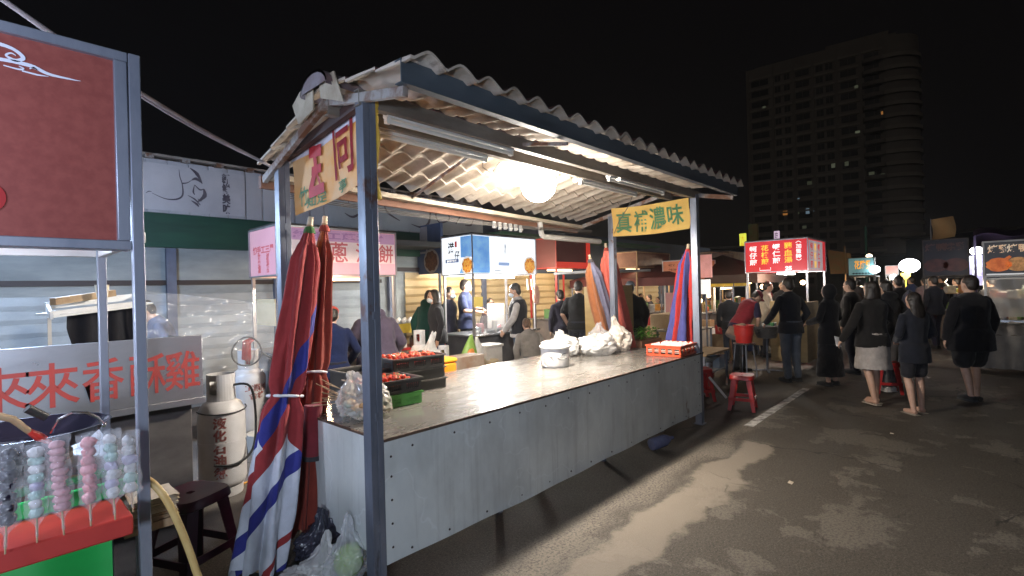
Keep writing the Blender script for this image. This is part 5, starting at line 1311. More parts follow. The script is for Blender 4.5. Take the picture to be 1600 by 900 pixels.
# blue cart
bx0, bx1, by0, by1, bz0, bz1 = 5.64, 7.26, 6.17, 6.96, 1.903, 2.592
b_core = mat('white_lightbox', (.86, .90, .95), rough=.3, emit=1.1, ecol=(.86, .93, 1.))
t, s = cart('blue_white_food_cart', 'brightly lit noodle cart with blue and white light box sign', bx0, bx1, by0, by1, .88, bz0, bz1, b_core, mat('cart_steel_dark', (.16, .16, .17), (.10, .10, .11), rough=.4, metal=.4, scale=3), None, light=glow('white_tube', (1, .97, .92), 14.))
bb_ = mat('blue_lit', (.10, .28, .62), (.20, .42, .74), scale=5, rough=.3, emit=.8)
q = MB(); q.bb(bx0+.005, bx0+.40, by0-.004, by0-.0005, bz0+.03, bz1-.03); q.build('blue_panel', bb_, s)
q = MB(); q.bb(bx0-.004, bx0-.0005, by0+.02, by0+.29, bz0+.30, bz1-.03); q.prism([(.45, .02), (.75, .02), (.74, .10), (.62, .20), (.52, .14)], (bx0-.0005, by1, bz0+.01), (0, -1, 0), (0, 0, 1), .003) ; q.build('blue_panel', bb_, s)
noo = mat('noodles_lit', (.80, .40, .06), (.45, .12, .01), scale=22, detail=3, lo=.42, hi=.6, emit=.55, rough=.4)
plm = mat('plate_lit', (.85, .83, .80), emit=.6, rough=.3)
def dish(o, u, r, par, lit=True, cut=None):
    u = V(u); nrm = u.cross(UZ); o = V(o); n = 40
    q = MB(); q.prism([(r*1.22*math.cos(2*PI*k/n), r*1.22*math.sin(2*PI*k/n)) for k in range(n)], o, u, UZ, .003); q.build('plate_picture', plm if lit else mat('plate_dim', (.40, .34, .30), rough=.4), par, smooth=0)
    q = MB(); q.prism([(r*(1+.06*math.sin(k*5))*math.cos(2*PI*k/n), r*(1+.06*math.sin(k*5))*math.sin(2*PI*k/n)) for k in range(n)], o+nrm*.0035, u, UZ, .002)
    for k in range(26):
        a = rnd.random()*6.28; rr = r*.8*math.sqrt(rnd.random()); c = V((rr*math.cos(a), rr*math.sin(a))); b = rnd.random()*6.28; l = r*.35
        P_, W_ = curve([c-V((math.cos(b), math.sin(b)))*l, c+V((-math.sin(b), math.cos(b)))*l*.3, c+V((math.cos(b), math.sin(b)))*l], [r*.05]*3, n=4)
        q.ribbon(P_, W_, o+nrm*.006, u, UZ, .001, 1)
    q.build('noodle_picture', [noo, mat('noodle_strand', (.9, .55, .12), emit=.5)] if lit else [mat('noodle_dim', (.16, .06, .025), (.10, .035, .015), scale=22, lo=.42, hi=.6), mat('strand_dim', (.24, .10, .04))], par, smooth=0)
dish((bx0-.004, by0+.125, bz0+.16), (0, -1, 0), .125, s); dish((bx1-.17, by0-.004, bz0+.17), (1, 0, 0), .145, s)
inkb = mat('ink_black', (.015, .015, .02), rough=.5)
q = MB(); text(q, '港', (bx0-.0012, by0+.55, bz1-.21), VY, UZ, .2, offset=.005, fit=(.17, .20), shear=.12, hand=.006); text(q, '仔', (bx0-.0012, by0+.39, bz1-.35), VY, UZ, .2, offset=.003, fit=(.13, .17), shear=.12, hand=.006); q.build('lettering', inkb, s, smooth=0)
q = MB(); q.bb(bx0-.003, bx0-.0006, by0+.39, by0+.44, bz1-.20, bz1-.10); q.build('seal', mat('seal_red', (.6, .04, .03), emit=.3), s)
q = MB(); q.bb(bx0-.003, bx0-.0006, by0+.35, by0+.70, bz0+.225, bz0+.285); q.build('label_strip', mat('strip_blue', (.12, .20, .42), emit=.25), s)
q = MB(); text(q, '招牌炒麵', (bx0-.0036, by0+.525, bz0+.255), VY, UZ, .1, offset=.004, fit=(.28, .042)); q.build('lettering', mat('lit_white', (.9, .9, .9), emit=.8), s, smooth=0)
q = MB(); text(q, '港\n仔', (bx0+.80, by0-.0012, bz1-.23), UX, UZ, .2, offset=.0, fit=(.06, .17)); q.build('lettering', inkb, s, smooth=0)
q = MB(); q.bb(bx0+.62, bx0+.72, by0-.003, by0-.0006, bz0+.16, bz0+.22); q.bb(bx0+.72, bx0+.90, by0-.003, by0-.0006, bz0+.16, bz0+.22); q.build('label_strip', mat('strip_blue_lit', (.30, .42, .68), emit=.7), s)
q = MB()
for k in range(6): q.bb(bx0+.52+k*.03, bx0+.535+k*.03, by0-.003, by0-.0006, bz0+.06, bz0+.085)
q.build('small_print', inkb, s)
for nm, x, z, lb in (('price_card', bx0+.005, 1.36, 'yellow price card on the left post of the noodle cart'),):
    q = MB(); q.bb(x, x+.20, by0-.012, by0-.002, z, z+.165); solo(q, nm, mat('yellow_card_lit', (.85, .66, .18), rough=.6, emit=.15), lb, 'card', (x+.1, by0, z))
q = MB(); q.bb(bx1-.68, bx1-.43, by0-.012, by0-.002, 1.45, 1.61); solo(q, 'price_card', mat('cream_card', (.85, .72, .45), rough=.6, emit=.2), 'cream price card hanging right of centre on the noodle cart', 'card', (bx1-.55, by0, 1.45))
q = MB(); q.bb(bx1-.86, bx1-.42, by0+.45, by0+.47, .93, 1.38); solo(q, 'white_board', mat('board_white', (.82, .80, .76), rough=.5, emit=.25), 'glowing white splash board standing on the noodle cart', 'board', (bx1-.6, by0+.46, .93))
q = MB(); q.bb(bx0+.04, bx0+.9, by0+.02, by0+.03, .885, 1.18); q.bb(bx0+.04, bx0+.9, by0+.015, by0+.035, 1.18, 1.195); solo(q, 'glass_guard', mat('clear_guard2', (.75, .80, .85), rough=.06, alpha=.22, spec=.9), 'low clear guard on the noodle cart in front of the masked vendor', 'guard', (6.1, 6.2, .885))
for k in range(9):
    x = bx0+.15+k*.15; y = by0+.12+.22*((k*7) % 3)/2; hh = .06+.05*((k*5) % 4); r_ = .05+.01*(k % 3)
    q = MB(); q.lathe([(r_*.8, 0), (r_, hh*.2), (r_, hh*.9), (r_*.9, hh), (r_*.8, hh*.95), (0, hh*.85)], (x, y, .8805), 18)
    solo(q, 'food_tub', (white_pl, stainless, mat('pink_tub', (.7, .3, .32), rough=.4))[k % 3], ('white tub', 'steel tub', 'pink tub')[k % 3]+' number %d from the left on the noodle cart' % (k+1), 'tub', (x, y, .8805), 'tubs on the noodle cart')
for k in range(3):
    p = at((766, 788, 806)[k], 494, Y=by0+.1)
    q = MB(); q.lathe([(.0, 0), (.07, .01), (.09, .05), (.088, .05), (.066, .014), (0, .006)], (p.x, p.y, .8805), 18); q.tube([(p.x+.08, p.y, .92), (p.x+.22, p.y-.05, .96)], .008, 6)
    solo(q, 'small_pan', stainless, ('left', 'middle', 'right')[k]+' one of three small handled pans on the noodle cart', 'pan', (p.x, p.y, .8805), 'pans on the noodle cart')
hang = thing('hanging_bag', 'pinkish bag hanging from the right front post of the noodle cart', 'bag', (bx1-.08, by0-.08, 1.4))
q = MB(); q.sph((bx1-.10, by0-.09, 1.52), (.085, .05, .17), 16, 12, wob=.3); q.build('film', mat('pink_bag', (.62, .34, .26), (.7, .45, .36), rough=.35, scale=10), hang)
q = MB(); q.tube([(bx1-.10, by0-.09, 1.66), (bx1-.10, by0-.05, 1.80)], .008, 6); q.build('loop', white_pl, hang)
for k in range(2):
    q = MB(); q.tube([(bx1-.30+k*.12, by0-.06, 1.82), (bx1-.28+k*.12, by0-.06, 1.62)], [.025, .03], 10); solo(q, 'hanging_roll', mat('cream_roll', (.8, .65, .42), rough=.6), ('left', 'right')[k]+' cream roll hanging under the noodle cart sign', 'roll', (bx1-.29+k*.12, by0-.06, 1.62))
# things on and below the noodle cart
A = at(655, 516, D=7.6); cylinder('taller gas cylinder with red regulator left of the noodle cart', A.x, A.y, A.z, .145, 0, wordsv=('液\n化\n氣', .08, R(-100), .40), valve='red')
A = at(693, 540, D=7.5); cylinder('short gas cylinder beside the noodle cart, wrapped with a hose', A.x, A.y, A.z-.2, .135, 0, z=.2, wordsv=('瓦斯', .07, R(-118), .22))
q = MB(); q.bb(A.x-.25, A.x+.25, A.y-.2, A.y+.2, 0, .199); solo(q, 'wooden_crate', wood, 'low wooden box under the short gas cylinder', 'box', (A.x, A.y, 0))
hb = thing('carrier_bag', 'green carrier bag with an orange patch hanging at the front corner of the noodle cart', 'bag', (5.55, 6.05, .5)); c0 = at(733, 548, D=7.55)
q = MB(); q.loft([(c0+V((0, 0, -.16)), .13, .07, None), (c0+V((0, 0, -.05)), .15, .085, None), (c0+V((.02, 0, .08)), .10, .05, None), (c0+V((.05, 0, .24)), .02, .02, None)], 16); q.build('film', mat('green_bag', (.20, .36, .06), (.28, .44, .10), rough=.4, scale=9, bump=.6), hb)
q = MB(); q.sph(c0+V((-.02, -.07, -.04)), (.075, .03, .08), 12, 8, wob=.2); q.build('orange_patch', mat('orange_print', (.72, .25, .06), rough=.5), hb)
hb = thing('carrier_bag', 'white carrier bag hanging right behind the green carrier bag', 'bag', (5.7, 6.05, .5)); c1 = at(747, 542, D=7.7)
q = MB(); q.loft([(c1+V((0, 0, -.14)), .06, .05, None), (c1+V((0, 0, 0)), .075, .06, None), (c1+V((-.03, 0, .16)), .02, .02, None)], 14); q.build('film', bagw, hb)
c2 = at(762, 548, D=8.1); q = MB(); q.bb(c2.x-.18, c2.x+.18, c2.y-.16, c2.y+.16, .35, .72); q.bb(c2.x-.20, c2.x+.20, c2.y-.18, c2.y+.18, .72, .76); q.bb(c2.x-.16, c2.x+.16, c2.y-.14, c2.y+.14, 0, .35, 1); solo(q, 'storage_bin', [mat('bin_grey', (.52, .50, .47), (.42, .40, .38), rough=.5, scale=6), dark_steel], 'pale grey lidded bin standing under the noodle cart front', 'bin', (c2.x, c2.y, 0), bevel=.008)
c2 = at(768, 575, D=7.8); q = MB(); q.lathe([(0, 0), (.10, 0), (.115, .30), (.118, .30), (.105, .01), (0, .01)], (c2.x, c2.y, .25), 20); q.bb(c2.x-.2, c2.x+.2, c2.y-.2, c2.y+.2, 0, .248); solo(q, 'bucket', mat('bucket_tan', (.48, .40, .27), (.38, .30, .2), rough=.5, scale=6), 'tan bucket on a low block beneath the noodle cart', 'bucket', (c2.x, c2.y, 0))
c2 = at(722, 572, D=6.6); q = MB(); q.bb(c2.x-.28, c2.x+.28, c2.y-.14, c2.y+.14, .45, .78); q.bb(c2.x-.24, c2.x+.24, c2.y-.1, c2.y+.1, 0, .45); solo(q, 'carton', mat('carton_brown', (.22, .13, .08), (.30, .26, .22), rough=.7, scale=4), 'brown carton standing behind the counter below the green carrier bag', 'box', (c2.x, c2.y, 0), bevel=.006)
wb = at(668, 545, D=6.8); bag('carrier_bag', 'white carrier bag slumped against the taller gas cylinder', (wb.x-.05, wb.y-.05, .55), (.20, .16, .22), 2.9, bagw, neck=(.12, .0, .14))
q = MB(); q.bb(wb.x-.35, wb.x+.2, wb.y-.25, wb.y+.2, .1, .548); solo(q, 'carton', card, 'pale cardboard carton under the slumped carrier bag', 'box', (wb.x, wb.y, 0.1))
# egg table left of the noodle cart
A = at(618, 503, Y=7.55); B = at(668, 506, Y=7.55)
tb = thing('side_table', 'low serving table with yellow front edge and red shelf, trays of white eggs on it', 'table', ((A.x+B.x)/2+.2, 7.7, 0))
q = MB(); q.bb(A.x-.1, B.x+.35, 7.45, 8.1, A.z-.06, A.z-.03); q.build('top', stainless, tb)
q = MB(); q.bb(A.x-.1, B.x+.35, 7.43, 7.448, A.z-.20, A.z-.035); q.build('front_board', mat('yellow_board', (.65, .48, .06), (.5, .34, .04), rough=.5, scale=4), tb)
q = MB(); q.bb(A.x-.1, B.x+.35, 7.46, 8.1, .60, .63); q.build('shelf', red_pl, tb)
for x in (A.x-.05, B.x+.30):
    for y in (7.5, 8.05): q = MB(); q.bb(x-.02, x+.02, y-.02, y+.02, 0, A.z-.06); q.build('leg', red_pl, tb)
for i in range(7):
    for j in range(3):
        e = ep_.copy(); C.objects.link(e); e.scale = (1.5,)*3; e.location = (A.x+.02+i*.125, 7.52+j*.16, A.z+.015); tag(e, 'large white egg on the yellow fronted serving table', 'egg', 'eggs on the serving table')
for k in range(5):
    x = A.x+.02+k*.19; q = MB(); q.lathe([(.045, 0), (.055, .02), (.055, .15), (.03, .18), (.03, .21), (0, .21)], (x, 7.62, .631), 16); solo(q, 'jar', (mat('jar_amber', (.22, .10, .03), rough=.2), mat('jar_pale', (.6, .58, .52), rough=.2), mat('jar_brown', (.10, .05, .03), rough=.2), red_pl, mat('jar_pink', (.6, .2, .25), rough=.3))[k], ('amber', 'pale', 'dark brown', 'red', 'pink')[k]+' jar on the red shelf of the serving table', 'jar', (x, 7.62, .631), 'jars under the serving table')
# unlit blue sign standing behind
A = at(640, 356, X=6.3); B = at(688, 350, X=6.3); Cc = at(640, 430, X=6.3)
sg2 = thing('standing_sign', 'unlit blue menu sign with noodle plate picture on two tall posts behind the noodle cart', 'sign', (6.3, (A.y+B.y)/2, 0))
ya, yb2, za, zb_ = A.y, B.y, Cc.z, A.z
q = MB(); q.bb(6.30, 6.36, yb2, ya, za, zb_); q.build('board', mat('sign_blue_dim', (.07, .11, .22), (.05, .075, .16), rough=.4, scale=3), sg2)
q = MB(); q.bb(6.296, 6.2995, yb2+(ya-yb2)*.42, ya-.02, za+(zb_-za)*.42, zb_-.03); q.build('pale_panel', mat('sign_pale_dim', (.42, .38, .40), (.35, .31, .34), rough=.5, scale=4), sg2)
q = MB(); text(q, '港', (6.294, yb2+(ya-yb2)*.76, zb_-.22), VY, UZ, .2, offset=.006, fit=(.2, .22), hand=.006, shear=.1); text(q, '仔', (6.294, yb2+(ya-yb2)*.58, zb_-.40), VY, UZ, .2, offset=.004, fit=(.14, .18), hand=.006, shear=.1); q.build('lettering', inkb, sg2, smooth=0)
q = MB(); q.bb(6.292, 6.2955, yb2+(ya-yb2)*.46, yb2+(ya-yb2)*.9, za+(zb_-za)*.46, za+(zb_-za)*.53); q.build('label_strip', mat('strip_dim', (.08, .09, .16), rough=.5), sg2)
dish((6.294, yb2+(ya-yb2)*.30, za+.26), (0, -1, 0), .20, sg2, False)
for y in (ya-.06, yb2+.1): q = MB(); q.bb(6.31, 6.35, y-.02, y+.02, 0, za); q.build('post', steel, sg2)
# red framed stall behind the noodle cart and others further along
def bgstall(name, label, x0, x1, y0, y1, zc, zs0, zs1, core, frame, goods, lampm=None, grp=None):
    t, s = cart(name, label, x0, x1, y0, y1, zc, zs0, zs1, core, mat('bg_body_'+name, (.20, .16, .14), (.12, .10, .09), rough=.6, scale=3), None, post_m=frame, light=lampm)
    for k in range(goods):
        x = x0+.12+(x1-x0-.24)*k/max(1, goods-1); y = y0+.12+.3*rnd.random(); hh = .08+.16*rnd.random(); r_ = .05+.05*rnd.random()
        q = MB()
        if k % 3 == 0: q.bb(-r_, r_, -r_, r_, 0, hh); q.bb(-r_*1.06, r_*1.06, -r_*1.06, r_*1.06, hh*.86, hh*1.02)
        else: q.lathe([(r_*.8, 0), (r_, hh*.3), (r_*.9, hh*.9), (r_*.5, hh), (0, hh)], (0, 0, 0), 12)
        cc = [(.55, .12, .04), (.6, .45, .2), (.5, .5, .48), (.25, .12, .05), (.1, .22, .06), (.62, .3, .05)][(k*5+len(name)) % 6]
        o = q.build('goods', mat('goods_%d' % (cc[0]*99+cc[1]*9), cc, tuple(c*.6 for c in cc), rough=.5, scale=12), None); o.location = (x, y, zc+.001); o.rotation_euler = (0, 0, rnd.random())
        tag(o, ('%s container on the worktop of the %s' % (('boxy', 'round', 'tapered')[k % 3], name.replace('_', ' '))), 'container', 'goods on the '+name.replace('_', ' '))
    return t, s
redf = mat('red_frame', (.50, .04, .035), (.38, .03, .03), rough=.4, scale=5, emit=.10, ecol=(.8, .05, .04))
A = at(836, 374, D=11.5); B = at(857, 420, D=11.5)
t, s = bgstall('red_framed_stall', 'small stall with a dark sign in a bright red frame beyond the noodle cart', A.x, A.x+1.3, A.y-.6, A.y+.2, .95, B.z, A.z, mat('dark_red_board', (.16, .03, .03), rough=.5), redf, 9, glow('warm_tube', (1, .72, .42), 5.))
q = MB(); y = A.y-.62; q.bb(A.x, A.x+1.3, y-.004, y+.001, B.z+.0, B.z+.14); q.bb(A.x+1.14, A.x+1.3, y-.0045, y+.001, B.z+.14, A.z-.06); q.build('red_border', mat('red_lit', (.75, .05, .03), emit=.5), s)
A = at(1036, 408, D=12.5)
t, s = bgstall('orange_sign_stall', 'pink stall with an orange menu board seen left of the striped parasol', A.x, A.x+1.0, A.y-.9, A.y, .95, A.z-.50, A.z, mat('orange_board', (.62, .22, .10), (.5, .16, .07), rough=.5, scale=6, emit=.22, ecol=(.7, .25, .1)), white_pl, 6, glow('warm_tube', (1, .72, .42), 5.))
q = MB()
for r_ in range(3): text(q, ('蚵仔煎 六十', '炒米粉 五十', '魷魚羹 四十')[r_], (A.x-.0015, A.y-.45, A.z-.12-.11*r_), VY, UZ, .06, offset=.002, fit=(.62, .06))
text(q, '歡迎外帶', (A.x-.0015, A.y-.45, A.z-.44), VY, UZ, .06, offset=.003, fit=(.6, .05)); q.build('lettering', mat('brown_print', (.30, .08, .03)), s, smooth=0)
q = MB(); q.bb(A.x-.02, A.x, A.y-.9, A.y-.05, .5, 1.45); q.build('front_cloth', mat('pink_cloth_panel', (.55, .30, .30), (.46, .24, .25), rough=.7, scale=3), t)
bgstall('warm_snack_stall', 'warm lit snack stall with cream tubs left of the red sign cart', 13.4, 15.0, 5.2, 6.0, .95, 2.2, 2.5, mat('dull_sign', (.25, .16, .10), (.14, .09, .06), rough=.6), wood, 12, glow('warm_tube', (1, .72, .42), 5.))
bgstall('dim_drink_stall', 'dim stall with yellow boxes further behind the red sign cart', 17.0, 19.0, 6.0, 7.0, .95, 2.2, 2.7, mat('dull_sign2', (.30, .20, .08), (.2, .1, .05), rough=.6), wood, 12, glow('warm_tube', (1, .72, .42), 5.))
bgstall('fruit_stall', 'cluttered stall of bags and cartons straight behind the folding work table', 11.2, 13.0, 6.2, 7.0, .95, 2.1, 2.5, mat('dull_sign3', (.22, .10, .06), (.14, .06, .04), rough=.6), wood, 16, glow('warm_tube', (1, .72, .42), 5.))
bgstall('sweet_corn_stall', 'stall with glowing yellow board under the brown tent canopy', 12.4, 13.4, 4.3, 5.0, .92, 1.55, 1.80, mat('yellow_front_board', (.75, .48, .04), (.6, .36, .03), rough=.5, emit=.35), steel, 10, glow('warm_tube', (1, .72, .42), 5.))
for k in range(9):
    x = 10.9+.9*(k % 3)+.2*rnd.random(); y = 4.0+.75*(k//3)+.2*rnd.random(); h_ = .45+.3*rnd.random(); q = MB(); q.bb(x-.2, x+.2, y-.2, y+.2, 0, h_); q.bb(x-.14, x+.12, y-.14, y+.14, h_+.002, h_+.2, 1)
    solo(q, 'stock_box', [(card, white_pl, mat('crate_blue', (.05, .08, .2), rough=.5))[k % 3], (red_pl, card, white_pl)[k % 3]], '%s stock boxes in the %s row behind the work table' % (('brown and red', 'white and brown', 'blue and white')[k % 3], ('first', 'second', 'third')[k//3]), 'boxes', (x, y, 0), 'stock boxes behind the work table', bevel=.01)
for k, (pxx, pyy, D) in enumerate(((1093, 470, 11), (1107, 462, 13.5), (1128, 448, 14.5), (1150, 436, 15), (1172, 440, 15.5), (1183, 428, 16))):
    A = at(pxx, pyy, D=D); q = MB(); q.sph(A, .06, 12, 8); q.cyl(A+V((0, 0, .05)), A+V((0, 0, .5)), .006, 6, 1); solo(q, 'hanging_bulb', [glow('warm_bulb', (1, .70, .38), 12.), black_pl], ('first', 'second', 'third', 'fourth', 'fifth', 'sixth')[k]+' warm bulb counted from the far front post', 'lamp', A-V((0, 0, .06)), 'warm bulbs left of the red sign')
# plywood board, cabinet behind black tee man
pb = thing('plywood_cabinet', 'tall ochre plywood cabinet under a grey canopy behind the orange parasol', 'cabinet', (7.6, 4.9, 0))
A = at(926, 448, D=8.2); B = at(975, 445, D=8.6)
q = MB(); q.bar(A.lerp(V((A.x, A.y, 0)), .5), B.lerp(V((B.x, B.y, 0)), .5), .4, A.z); q.build('board', mat('ochre_ply', (.38, .25, .08), (.30, .19, .06), rough=.6, scale=3, stretch=(1, 1, 4)), pb)
q = MB(); q.bar(A+V((-.3, .2, .24)), B+V((.4, .1, .24)), .9, .04); q.build('canopy', mat('grey_canopy', (.30, .30, .30), (.22, .22, .22), rough=.5), pb)
q = MB(); q.bar(A+V((.05, .0, -.7)), A+V((.05, 0, .23)), .04, .04); q.build('post', steel, pb)
# planter
A = at(1003, 556, D=7.9)
pl = thing('planter_box', 'wooden box of bright green herbs behind the counter bags', 'planter', (A.x, A.y, 0))
q = MB(); q.bb(A.x-.32, A.x+.32, A.y-.18, A.y+.18, .0, .80); q.build('box', mat('planter_wood', (.22, .10, .05), (.16, .07, .035), rough=.7, scale=5), pl)
q = MB()
for k in range(420):
    p = V((A.x+rnd.uniform(-.31, .31), A.y+rnd.uniform(-.17, .17), .80+rnd.uniform(0, .16))); a = rnd.random()*6.28; l = .045; d = V((math.cos(a), math.sin(a), rnd.uniform(.1, 1))).normalized()*l; n_ = V((-math.sin(a), math.cos(a), 0))*.016
    q.add([p, p+d*.5+n_, p+d, p+d*.5-n_], [(0, 1, 2, 3)])
q.build('herb_leaves', mat('herb_green', (.07, .22, .02), (.12, .32, .04), rough=.6, scale=20), pl, smooth=0)

# ------------------------------------------------------------------ red sign cart by the street
rx0, rx1, ry0, ry1, rz0, rz1 = 11.77, 13.4, 2.58, 3.80, 1.86, 2.56
r_core = mat('red_lightbox', (.62, .022, .025), (.52, .015, .02), rough=.35, scale=1.5, emit=.75, ecol=(.8, .03, .03))
t, s = cart('red_sign_cart', 'oyster omelette cart with a glowing red sign of white and yellow characters', rx0, rx1, ry0, ry1, .92, rz0, rz1, r_core, mat('cart_brown', (.25, .17, .09), (.16, .11, .06), rough=.6, scale=3), None, light=glow('white_tube_red', (1, .93, .85), 12.))
wl = mat('lit_lettering_white', (.9, .84, .84), emit=1.0); yl = mat('lit_lettering_yellow', (.95, .50, .05), emit=.95)
def col(q, s_, y, z, w_, h_, off=.02):
    n = len(s_)
    for i, ch in enumerate(s_): text(q, ch, (rx0-.0015, y, z-h_*(i+.5)/n), VY, UZ, 1, offset=off, fit=(w_, h_/n*.88))
q = MB(); col(q, '蚵仔煎', 3.64, rz1-.10, .155, .44); col(q, '蝦仁煎', 3.17, rz1-.08, .155, .44); col(q, '加蛋', 2.74, rz1-.11, .10, .22); text(q, '10', (rx0-.0015, 2.74, rz1-.375), VY, UZ, .1, offset=.01, fit=(.10, .08))
text(q, '25', (rx0-.0015, 2.94, rz0+.075), VY, UZ, .1, offset=.006, fit=(.13, .09))
for zz, sgn in ((rz1-.075, 1), (rz1-.455, -1)):
    P_, W_ = curve([(-.05, -.02*sgn), (0, .01*sgn), (.05, -.02*sgn)], [.012]*3); q.ribbon(P_, W_, (rx0-.0015, 2.74, zz), VY, UZ, .002)
q.ribbon([(-.11, .06), (-.11, 0), (.11, 0), (.11, .06)], .012, (rx0-.0015, 3.40, rz0+.05), VY, UZ, .002); q.build('lettering', wl, s, smooth=0)
q = MB(); col(q, '花枝煎', 3.40, rz1-.09, .155, .44); col(q, '豬血湯', 2.94, rz1-.06, .155, .46); q.build('lettering', yl, s, smooth=0)
# side face
q = MB(); q.bb(rx0+.12, rx1-.25, ry0-.004, ry0-.0005, rz0+.03, rz1-.04); q.build('side_print', mat('side_white', (.7, .62, .64), (.62, .5, .55), emit=.35, scale=3), s)
q = MB(); q2_ = MB()
for k, s_ in enumerate(('蚵仔煎', '花枝煎', '蝦仁煎')):
    for i, ch in enumerate(s_): text(q if k != 1 else q2_, ch, (rx0+.35+k*.33, ry0-.0045, rz1-.17-.19*i), UX, UZ, 1, offset=.02, fit=(.22, .16))
q.build('lettering', mat('lit_red', (.75, .06, .05), emit=.5), s, smooth=0); q2_.build('lettering', yl, s, smooth=0)
for k in range(10):
    x = rx0+.15+.14*k; q = MB(); hh = .08+.05*(k % 3); q.lathe([(.06, 0), (.075, hh), (.07, hh), (0, hh*.8)], (x, 3.0+.3*(k % 2), .9205), 14)
    solo(q, 'food_tub', (stainless, white_pl)[k % 2], '%s tub %s on the red sign cart worktop' % (('steel', 'white')[k % 2], ('first', 'second', 'third', 'fourth', 'fifth', 'sixth', 'seventh', 'eighth', 'ninth', 'tenth')[k]+' from the street'), 'tub', (x, 3.0, .9205), 'tubs on the red sign cart')
for x, y, hh, lb in ((rx0+.3, 3.55, 1.55, 'left warm'), (rx0+1.2, 2.95, 1.62, 'right warm')):
    q = MB(); q.sph((x, y, hh), .055, 12, 8); solo(q, 'hanging_bulb', glow('warm_bulb', (1, .70, .38), 12.), lb+' bulb hanging under the red sign', 'lamp', (x, y, hh-.05))
# work table with steel pot, board, bucket and tables in front of the red cart
pd = thing('pot_stand', 'steel basin on a tall folding stand at the vendor in the red vest', 'stand', (9.95, 2.88, 0))
q = MB(); q.lathe([(0, .60), (.16, .62), (.24, .82), (.27, .84), (.25, .84), (.15, .66), (0, .64)], (9.95, 2.88, 0), 28); q.build('basin', stainless, pd)
q = MB(); q.cyl((9.95, 2.88, .02), (9.95, 2.88, .61), .02, 10)
for k in range(4): q.bar((9.95, 2.88, .03), (9.95+.25*math.cos(k*PI/2+.4), 2.88+.25*math.sin(k*PI/2+.4), .015), .03, .02)
q.build('leg', steel, pd)
for k in range(6):
    a = k*1.05; q = MB(); q.lathe([(.03, 0), (.04, .06), (.038, .06), (0, .02)], (9.95+.14*math.cos(a), 2.88+.14*math.sin(a), .845), 12); solo(q, 'small_cup', white_pl if k % 2 else mat('green_cup', (.1, .3, .12), rough=.4), ('green cup' if k % 2 == 0 else 'white cup')+' among the little cups on the steel basin', 'cup', (9.95+.14*math.cos(a), 2.88+.14*math.sin(a), .845), 'cups on the steel basin')
q = MB(); q.bb(10.55, 10.62, 2.35, 2.98, .12, 1.28); q.bb(10.62, 11.5, 2.35, 2.40, .12, 1.25); solo(q, 'plywood_board', mat('ply_ochre', (.34, .24, .11), (.26, .18, .08), rough=.65, scale=3, stretch=(1, 1, 4)), 'ochre plywood partition between the steel basin and the man in jeans', 'board', (10.6, 2.6, .12))
bs = thing('red_bucket', 'red plastic bucket standing on a tall metal stool', 'bucket', (9.15, 3.02, .60))
q = MB(); q.lathe([(0, .0), (.13, 0), (.145, .14), (.155, .14), (.155, .16), (.16, .28), (.175, .29), (.175, .31), (.155, .31), (.12, .02), (0, .02)], (9.15, 3.02, .60), 26); q.build('pail', mat('bucket_red', (.55, .03, .025), (.46, .02, .02), rough=.4, scale=4), bs)
q = MB(); q.sph((9.12, 3.05, .90), (.10, .08, .04), 12, 8, wob=.3); q.build('contents', card, bs)
st_ = thing('metal_stool', 'tall thin legged metal stool under the red bucket', 'stool', (9.15, 3.02, 0))
q = MB(); q.lathe([(0, .575), (.17, .575), (.18, .59), (.17, .598), (0, .598)], (9.15, 3.02, 0), 24); q.build('seat', stainless, st_)
for k in range(4):
    a = k*PI/2+.5; q = MB(); q.tube([(9.15+.14*math.cos(a), 3.02+.14*math.sin(a), .575), (9.15+.20*math.cos(a), 3.02+.20*math.sin(a), 0)], .012, 8); q.build('leg', steel, st_)
def table(name, label, x0, x1, y0, y1, h, m_, legs=steel):
    t = thing(name, label, 'table', ((x0+x1)/2, (y0+y1)/2, 0))
    q = MB(); q.bb(x0, x1, y0, y1, h-.03, h); q.build('top', m_, t, bevel=.004)
    for x in (x0+.05, x1-.05):
        for y in (y0+.05, y1-.05): q = MB(); q.bb(x-.015, x+.015, y-.015, y+.015, 0, h-.03); q.build('leg', legs, t)
    return t
table('low_table', 'low wooden table beside the red plastic stools with a steel bowl under it', 7.3, 8.3, 2.95, 3.5, .60, wood)
q = MB(); q.bb(7.4, 8.2, 3.0, 3.45, .28, .30); solo(q, 'shelf_board', white_pl, 'white board tucked under the low wooden table', 'board', (7.8, 3.2, .28))
q = MB(); q.lathe([(0, .0), (.09, .01), (.19, .09), (.20, .09), (.18, .085), (.08, .02), (0, .015)], (7.85, 3.15, .42), 26); q.lathe([(0, 0), (.08, 0), (.08, .12), (0, .12)], (7.85, 3.15, .301), 14); solo(q, 'steel_bowl', stainless, 'shallow steel bowl under the low wooden table', 'bowl', (7.85, 3.15, .30))
q = MB(); q.bb(8.0, 8.22, 3.02, 3.22, .301, .50); solo(q, 'water_jug', mat('jug_blue', (.35, .45, .55), rough=.2, alpha=.7), 'pale blue water jug under the low wooden table', 'jug', (8.1, 3.1, .301))
table('work_table', 'folding work table with paper bags behind the low wooden table', 8.9, 10.1, 3.9, 4.6, .78, stainless)
bag('paper_bag', 'tied brown paper bag on the folding work table', (9.15, 4.15, .7805), (.17, .14, .15), 3.8, mat('brown_paper_bag', (.48, .26, .11), (.38, .19, .08), rough=.7, scale=8, bump=.6), neck=(0, 0, .12))
bag('paper_bag', 'second crumpled brown bag beside the tied one on the folding work table', (9.65, 4.3, .7805), (.16, .14, .13), 6.3, mat('brown_paper_bag2', (.42, .22, .10), (.32, .16, .07), rough=.7, scale=8, bump=.6), neck=(0, 0, .1))
